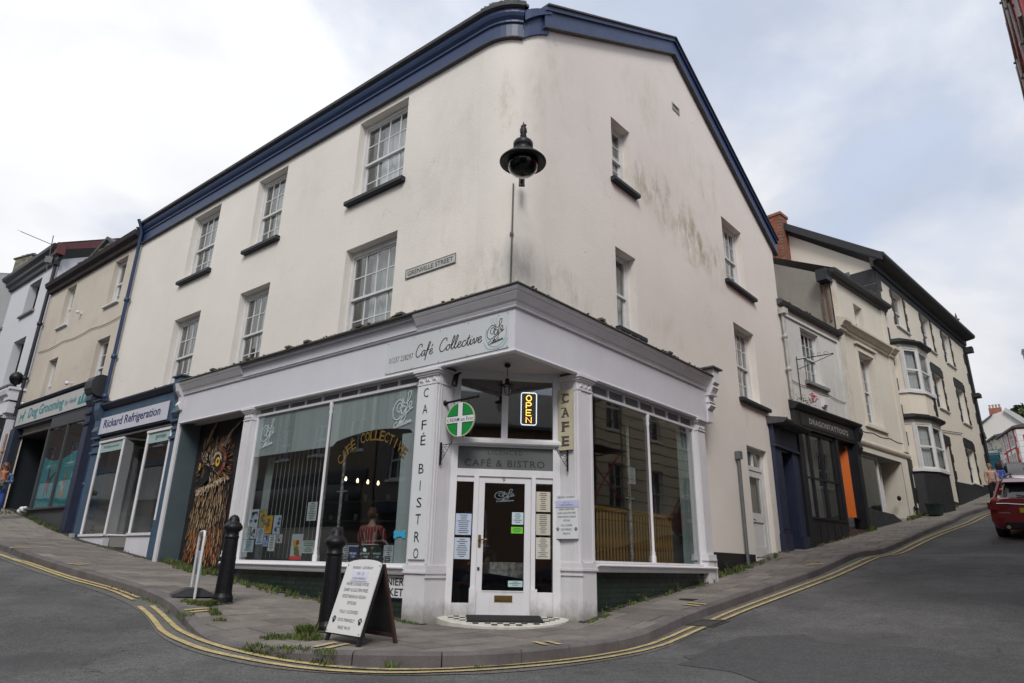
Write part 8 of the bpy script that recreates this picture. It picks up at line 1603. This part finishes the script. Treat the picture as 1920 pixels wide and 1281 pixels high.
# ------------------------------------------------------------------ cars
def pitchframe(x,y,deg,px_=None):
    z=RD(x,y); d=(math.cos(R_(deg)),math.sin(R_(deg))); z2=RD(x+d[0]*3,y+d[1]*3); r_=(d[1],-d[0]); z3=RD(x+r_[0],y+r_[1])
    return Fr(Matrix.Translation((x,y,z+.02))@Matrix.Rotation(R_(deg-90),4,'Z')@Matrix.Rotation(math.atan2(z2-z,3),4,'X')@Matrix.Rotation(-math.atan2(z3-z,1),4,'Y'))
def car(label,fr,col,L_=4.75,W_=1.84,H_=1.48,plate=True,cat='car',name='parked_car'):
    """estate car; local x right, y forward, origin under the middle of the rear bumper"""
    t=thing(name,label,cat,fr); pm=mat('car_paint_%d_%d_%d'%tuple(int(c*100) for c in col),col,.28,.03,1,coat=1.0); M_tr=mat('car_trim',(.015,.015,.016),.45,.1); M_gl=mat('car_glass',(.02,.022,.025),.06,.0,spec=.8)
    S=[(.0,.33,.62,.70,.985),(.05,.24,.80,.88,1.0),(.18,.22,.87,.915,1.0),(.6,.20,.905,.92,1.02),(1.4,.19,.92,.925,1.0),(2.6,.19,.92,.92,.97),(3.5,.2,.90,.905,.93),(4.2,.22,.84,.86,.84),(4.6,.28,.70,.74,.74),(4.75,.40,.5,.55,.60)]
    k=W_/1.84; m=MB(); vs=[]; n=0
    for (y,zb,w0,w1,zt) in S:
        ring=[(w0*.80,zb),(w0*.97,zb+.06),(w1,zb+.22),(w1*1.0,(zb+zt)/2+.05),(w1*.985,zt-.12),(w1*.93,zt-.01),(w1*.80,zt+.02)]
        ring=ring+[(-a,b) for a,b in ring[::-1]]; n=len(ring); vs+= [fr.P(a*k,y*L_/4.75,b*H_/1.48) for a,b in ring]
    m.add(vs,[(i*n+j,i*n+(j+1)%n,(i+1)*n+(j+1)%n,(i+1)*n+j) for i in range(len(S)-1) for j in range(n)],0,True); m.add(vs[:n],[tuple(range(n))]); m.add(vs[-n:],[tuple(range(n-1,-1,-1))]); body=part('body',m,pm,t)
    G_=[(.12,.78,.60,.99),(.34,.74,.58,1.16),(.62,.70,.56,1.40),(.95,.70,.56,1.455),(1.8,.71,.57,1.48),(2.6,.71,.56,1.45),(3.1,.72,.54,1.28),(3.75,.76,.5,.97)]
    m=MB(); vs=[]
    for (y,wb,wt,zt) in G_:
        ring=[(wb,.93),(wb-.02,1.0),(wt+(wb-wt)*.25,max(1.0,zt-.10)),(wt,zt-.02),(wt*.7,zt),(-wt*.7,zt),(-wt,zt-.02),(-wt-(wb-wt)*.25,max(1.0,zt-.10)),(-wb+.02,1.0),(-wb,.93)]; n=len(ring); vs+=[fr.P(a*k,y*L_/4.75,b*H_/1.48) for a,b in ring]
    m.add(vs,[(i*n+j,i*n+(j+1)%n,(i+1)*n+(j+1)%n,(i+1)*n+j) for i in range(len(G_)-1) for j in range(n)],0,True); m.add(vs[:n],[tuple(range(n))]); part('cabin_glass',m,M_gl,t)
    q=lambda a,y,b:fr.P(a*k,y*L_/4.75,b*H_/1.48)
    m=MB(); vs=[]
    for (y,w_,zt) in [(.52,.60,1.39),(.62,.62,1.43),(.95,.60,1.475),(1.8,.61,1.50),(2.5,.60,1.475),(2.75,.58,1.42)]: vs+=[q(-w_,y,zt-.05),q(-w_*.95,y,zt),q(w_*.95,y,zt),q(w_,y,zt-.05)]
    m.add(vs,[(i*4+j,i*4+j+1,(i+1)*4+j+1,(i+1)*4+j) for i in range(5) for j in range(3)],0,True)
    m.prof(fr,[(.36*L_/4.75,1.40*H_/1.48),(.62*L_/4.75,1.47*H_/1.48),(.62*L_/4.75,1.43*H_/1.48),(.38*L_/4.75,1.37*H_/1.48)],-.56*k,.56*k)
    for sx in (-1,1): m.tube([q(sx*.77,.14,.98),q(sx*.72,.34,1.17),q(sx*.66,.60,1.39)],.05,6); m.tube([q(sx*.76,1.55,.99),q(sx*.62,1.6,1.45)],.03,5)
    part('roof',m,pm,t); m=MB()
    for sx in (-1,1): m.tube([q(sx*.60,.75,1.46),q(sx*.61,.85,1.52),q(sx*.62,2.3,1.53),q(sx*.60,2.45,1.47)],.018,6); part('roof_rail',m,mat('rail_silver',(.5,.5,.5),.3,.05,metal=.7),t)
    m=MB(); m.box(fr,-.62*k,.62*k,-.012,.02,.30,.42); m.box(fr,-.25*k,.25*k,.0,.03,.22,.30); part('rear_diffuser',m,M_tr,t)
    for sx in (-1,1):
        m=MB(); P_=[(sx*.42,.80),(sx*.50,.90),(sx*.82,.93),(sx*.905,.90),(sx*.90,.74),(sx*.70,.71),(sx*.5,.76)]
        m.prism(fr,[(a*k,b*H_/1.48) for a,b in P_[:3]+P_[4:]],-.012,.09); m.box(fr,(min(sx*.86,sx*.925))*k,(max(sx*.86,sx*.925))*k,.0,.34,.74*H_/1.48,.91*H_/1.48); part('rear_light',m,mat('lamp_red',(.20,.006,.008),.12,.1,spec=.7),t)
        m=MB(); m.box(fr,min(sx*.6,sx*.75)*k,max(sx*.6,sx*.75)*k,-.02,.05,.50,.53); part('reflector',m,mat('lamp_red',(.2,.01,.01)),t)
        m=MB(); m.tube([q(sx*.55,-.02,.30),q(sx*.55,.06,.30)],.045,8); part('exhaust',m,mat('rail_silver',(.5,.5,.5)),t)
        m=MB(); m.bbox(fr,min(sx*.92,sx*1.08)*k,max(sx*.92,sx*1.02)*k,2.95,3.10,.95,1.08,.03); part('wing_mirror',m,pm,t)
        for yy in (.92,3.75):
            wx=sx*.83*k; m=MB(); m.lathe(fr,(wx,yy*L_/4.75,.325),[(.20,-.11),(.29,-.11),(.325,-.08),(.325,.08),(.29,.11),(.20,.11)],24,axis='x'); wl=part('wheel',m,mat('tyre_rubber',(.012,.012,.012),.8,.2),t)
            m=MB(); m.lathe(fr,(wx+sx*.09,yy*L_/4.75,.325),[(.001,0.0),(.21,.0),(.21,-sx*.1)],20,axis='x'); 
            for a in range(5): c,s_=math.cos(a*1.257),math.sin(a*1.257); m.tube([fr.P(wx+sx*.11,yy*L_/4.75,.325),fr.P(wx+sx*.10,yy*L_/4.75+.19*c,.325+.19*s_)],.025,5,1)
            part('rim',m,[M_tr,mat('rail_silver',(.5,.5,.5))],wl)
            m=MB(); arch=[(yy*L_/4.75+.37*math.cos(R_(a)),.325+.37*math.sin(R_(a))) for a in range(-10,191,20)]; m.tube([fr.P(sx*.905*k,y_,z_) for y_,z_ in arch],.03,6); m.lathe(fr,(sx*.80*k,yy*L_/4.75,.325),[(.001,-.125),(.36,-.125),(.36,.11)],20,axis='x'); part('wheel_arch',m,M_tr,t)
    m=MB(); m.tube([fr.P(x*k,-.02-.0*abs(x),(.885-.03*(1-abs(x)/.45)**.5 if abs(x)<.45 else .885)*H_/1.48) for x in [i*.06-.72 for i in range(25)]],.012,6); part('chrome_bar',m,mat('chrome',(.8,.8,.8),.12,0,metal=1),t)
    if plate:
        m=MB(); m.box(fr,-.26,.26,-.022,-.008,.66,.775); part('number_plate',m,mat('plate_yellow',(.62,.50,.03),.5,.03),t)
        m=MB(); m.box(fr,-.70*k,-.46*k,-.016,-.010,.645,.660); part('badge',m,mat('chrome',(.8,.8,.8)),t)
    m=MB(); m.tube([fr.P(0,.16,1.03*H_/1.48),fr.P(-.30*k,.18,1.08*H_/1.48)],.014,5); part('rear_wiper',m,M_tr,t)
    return t
car('dark red estate car driving uphill at the right edge of the frame',pitchframe(13.14,16.88,45.5),(.24,.008,.012),name='red_estate_car')
car('silver car further uphill, partly hidden behind the red estate',pitchframe(29.1,35.9,50),(.45,.46,.48),4.2,1.75,1.45,False,name='silver_car')
def van(label,fr):
    t=thing('teal_pickup',label,'pickup',fr); pm=mat('teal_paint',(.02,.10,.13),.35,.05,coat=.6); m=MB(); m.bbox(fr,-.95,.95,0,3.2,.55,1.15,.05); m.bbox(fr,-.95,-.88,0,3.0,1.15,1.55,.02); m.bbox(fr,.88,.95,0,3.0,1.15,1.55,.02); m.bbox(fr,-.95,.95,0,.06,1.15,1.5,.02); part('load_bed',m,pm,t)
    m=MB(); m.prof(fr,[(3.1,.55),(3.1,1.5),(3.3,1.6),(4.3,1.6),(4.8,1.25),(5.3,1.2),(5.4,.6)],-.93,.93); part('cab',m,pm,t); m=MB(); m.box(fr,-.75,.75,3.06,3.095,1.2,1.5); part('cab_window',m,M_curtdk,t)
    m=MB()
    for x in (-.93,.93):
        for y in (.1,1.5,2.9): m.tube([fr.P(x,y,1.5),fr.P(x,y,1.8)],.02,5)
        m.tube([fr.P(x,.1,1.8),fr.P(x,2.9,1.8)],.02,5)
    m.tube([fr.P(-.93,.1,1.8),fr.P(.93,.1,1.8)],.02,5); part('ladder_rack',m,M_iron,t)
    for x in (-.85,.85):
        for y in (.8,4.3): m=MB(); m.lathe(fr,(x,y,.36),[(.001,-.1),(.34,-.1),(.36,0),(.34,.1),(.001,.1)],16,axis='x'); part('wheel',m,mat('tyre_rubber',(.012,.012,.012)),t)
    for x in (-.85,.75): m=MB(); m.box(fr,x,x+.1,-.02,.0,.8,1.05); part('tail_light',m,mat('lamp_red',(.2,.01,.01)),t)
van('teal pickup with a ladder rack parked uphill behind the two pedestrians',pitchframe(32.2,44.6,50))
# ------------------------------------------------------------------ scaffolded building on the right and the far side of both streets
def opp(name,label,fr,x0,x1,h,zg,col,cols,rows,wz,wh,ww,base=None,grooves=False,shop=True):
    t=thing(name,label,'building',fr,((x0+x1)/2,0,zg)); H=[]
    for i in range(cols):
        cx=x0+(x1-x0)*(i+.5)/cols
        for j in range(rows): H.append((cx-ww/2,cx+ww/2,zg+wz+j*3.1,zg+wz+j*3.1+wh))
    m=MB(); wall_cells(m,fr,x0,x1,zg-2.5,zg+h,H,0); reveals(m,fr,H,0,.18); m.box(fr,x0,x1,.3,8,zg-2.5,zg+h-.05); part('wall',m,plaster('opp_'+name,col,[],.15,0,.08,.2),t,fr,(0,0,0))
    if grooves:
        g=MB(); z=zg+.6
        while z<zg+h-.3: g.box(fr,x0,x1,-.012,-.001,z,z+.03); z+=.42
        part('string_lines',g,mat('groove_shadow',(.12,.10,.08),.9,.1),t)
    for a,b,c,d in H:
        f=MB(); f.box(fr,a,a+.07,.1,.16,c,d); f.box(fr,b-.07,b,.1,.16,c,d); f.box(fr,a,b,.1,.16,d-.07,d); f.box(fr,a,b,.08,.16,c,c+.07); f.box(fr,a,b,.1,.16,(c+d)/2-.03,(c+d)/2+.03); f.box(fr,(a+b)/2-.02,(a+b)/2+.02,.11,.15,c,d); w_=part('window',f,M_sash,t); g=MB(); g.box(fr,a,b,.16,.17,c,d); part('pane',g,mat('opp_pane',(.03,.035,.04),.08,.1,spec=.8),w_)
        g=MB(); g.box(fr,a-.1,b+.1,-.06,.0,c-.1,c); part('sill',g,M_sash,t)
    g=MB(); g.prof(fr,[(-.35,zg+h),(-.35,zg+h+.15),(4,zg+h+3),(8,zg+h+.15),(8,zg+h)],x0,x1); part('roof',g,M_slate,t)
    if shop: g=MB(); g.box(fr,x0+.3,x1-.3,-.12,0,zg+2.55,zg+3.0); part('shop_fascia',g,M_bluedk,t); g=MB(); g.box(fr,x0+.6,x1-.6,-.05,-.001,zg+.5,zg+2.5); part('shop_window',g,mat('opp_pane',(.03,.035,.04)),t)
    return t
cA=fromab(-7.9,26); FOR=frame(cA[0],cA[1],47.89+180)       # facing the right-hand street front; x runs downhill
opp('scaffolded_building','rendered building wrapped in scaffolding at the right edge',FOR,13,25.5,9.5,.3,(.16,.11,.09),4,3,1.0,1.7,1.0,shop=False)
opp('cream_opposite_building','cream building with string lines and dark framed windows across the side street',FOR,1.0,12.9,8.8,1.8,(.62,.56,.42),4,3,1.0,1.8,1.05,grooves=True,shop=False)
cB=fromab(-4,-11.8); FOL=frame(cB[0],cB[1],141.95)        # across Grenville Street; x runs uphill to the left
opp('white_opposite_building','white painted building with dark windows across the main street',FOL,0,9.5,8.5,-1.0,(.50,.50,.50),4,2,3.9,1.5,1.0)
opp('grey_opposite_building','grey rendered building with shop across the main street',FOL,9.6,20,9.0,.2,(.17,.16,.15),4,2,3.9,1.5,1.0)
opp('buff_opposite_building','buff rendered building with shop further up across the main street',FOL,20.1,34,8.5,1.6,(.20,.17,.13),5,2,3.9,1.5,1.0)
opp('added_junction_building','unseen brown brick building added across the junction to darken the door glass',frame(11,-13,180),0,26,10,-2.5,(.16,.10,.07),8,2,4.2,1.6,1.1)  # out of view, added to keep bright sky out of the door glass
opp('added_far_terrace','unseen brown terrace added further up across the main street for glass reflections',FOL,34.1,62,8.5,3.6,(.15,.11,.09),6,2,3.9,1.5,1.0)  # unseen, added so the left shop windows do not mirror open sky
opp('added_uphill_terrace','unseen grey stone terrace added higher up the side street for glass reflections',FOR,-19,.8,9,3.8,(.44,.42,.35),5,3,1.0,1.7,1.0,shop=False)  # unseen, added to fill the uphill shop glass reflections
opp('added_upper_terrace','unseen dark terrace added near the top of the side street for glass reflections',FOR,-40,-19.1,9,7.2,(.17,.15,.13),5,3,1.0,1.7,1.0,shop=False)  # also unseen, added to continue the reflected frontage uphill
# scaffold
sc=thing('scaffold','scaffold of grey poles with red sheeting on the building at the right edge','scaffold',FOR,(19,-1,0)); M_pole=mat('galvanised_pole',(.22,.21,.20),.5,.3,5,metal=.4); M_rs=mat('red_sheeting',(.50,.05,.06),.7,.2,1.2)
P_=lambda a,b,z:Vector((*fromab(a,b),z))
pb=[1.2,3.1,5.0,6.9,8.8,10.7,12.6]
for b in pb:
    for a in (-6.34,-7.5):
        z0=RD(*fromab(a,b)); m=MB(); m.tube([P_(a,b,z0-.1),P_(a,b,10.9+random.random()*.5)],.026,8); part('upright_pole',m,M_pole,sc)
for z in (2.6,4.6,6.6,8.6,10.2):
    for a in (-6.32,-7.52): m=MB(); m.tube([P_(a,.8,z+.05),P_(a,13.1,z+.05)],.024,6); part('ledger_pole',m,M_pole,sc)
    for b in pb: m=MB(); m.tube([P_(-6.27,b+.06,z),P_(-7.7,b+.06,z)],.024,6); part('transom_pole',m,M_pole,sc)
    m=MB()
    for k in range(4): m.box(Fr(Matrix.Translation((*fromab(-7.3+k*.23,.9),z+.08))@Matrix.Rotation(R_(47.89),4,'Z')),0,12,-.11,.11,0,.04)
    part('scaffold_boards',m,mat('scaffold_board',(.16,.12,.08),.85,.4,4),sc)
for i,b in enumerate(pb[:-1]): m=MB(); z=[2.6,4.6,6.6,8.6][i%4]; m.tube([P_(-6.38,b,z-2),P_(-6.38,pb[i+1],z)],.022,6); part('brace_pole',m,M_rs if i%2 else M_pole,sc)
m=MB(); vs=[]; n=40
for i in range(n+1):
    b=1.0+11.8*i/n; o=.07*math.sin(i*1.3)+.03*math.sin(i*3.1); vs+=[P_(-6.46+o,b,6.7+.15*math.sin(i*.9)),P_(-6.46+o*.6,b,8.7),P_(-6.47+o*.5,b,10.7)]
m.add(vs,[(3*i+j,3*i+3+j,3*i+4+j,3*i+1+j) for i in range(n) for j in range(2)],0,True); part('red_sheet',m,M_rs,sc)
m=MB(); 
for i in range(6): m.tube([P_(-6.34,pb[i],2.9+.6*(i%3)),P_(-6.34,pb[i]+1.9,2.9+.6*((i+1)%3))],.024,6)
part('red_guard_rail',m,M_rs,sc)
# sagging cables along the uphill fronts
cbm=mat('cable_black',(.02,.02,.02),.6,.1)
for fr,x0,x1,y,z0,z1,sag,lb in ((FN,.1,4.0,-.03,6.05,6.0,.05,'thin cable clipped across the small white building below its window'),(FN,4.3,8.8,-.03,5.25,5.3,.06,'thin cable sagging along the cream pilastered front above the string course'),(FL,-22.3,-15.3,YW-.03,7.75,7.7,.07,'thin cable clipped between the storeys of the dog grooming building')):
    m=MB(); m.tube([fr.P(x0+(x1-x0)*i/24,y,z0+(z1-z0)*i/24-sag*abs(math.sin(i/24*math.pi*3))) for i in range(25)],.010,5); solo('wall_cable',m,cbm,lb,'cable',fr,((x0+x1)/2,y,z0))
# grey framed oriel on a far building at the right edge
fo=frame(28.6,34.7,-35); t=thing('oriel_building','dark building with a grey framed oriel poking in at the right edge','building',fo,(1.5,0,6)); m=MB(); m.box(fo,.9,6,.3,6,4,9.7); part('wall',m,mat('dark_stone',(.10,.09,.08),.9,.3,3),t)
m=MB(); m.box(fo,-.1,0.05,-.1,.05,9.9,12.7); m.box(fo,-.1,2.6,-.12,.6,12.6,12.75); m.box(fo,-.1,2.6,-.1,.6,9.8,9.95); m.box(fo,.9,1.0,-.1,.0,9.9,12.7); m.box(fo,-.08,2.6,-.06,.0,11.6,11.68); m.box(fo,-.08,2.6,-.06,.0,10.7,10.78); w_=part('oriel_frame',m,mat('grey_frame',(.16,.16,.17),.5,.1),t); m=MB(); m.box(fo,.05,2.6,.0,.5,9.95,12.6); part('pane',m,mat('dull_pane',(.10,.12,.13)),w_)
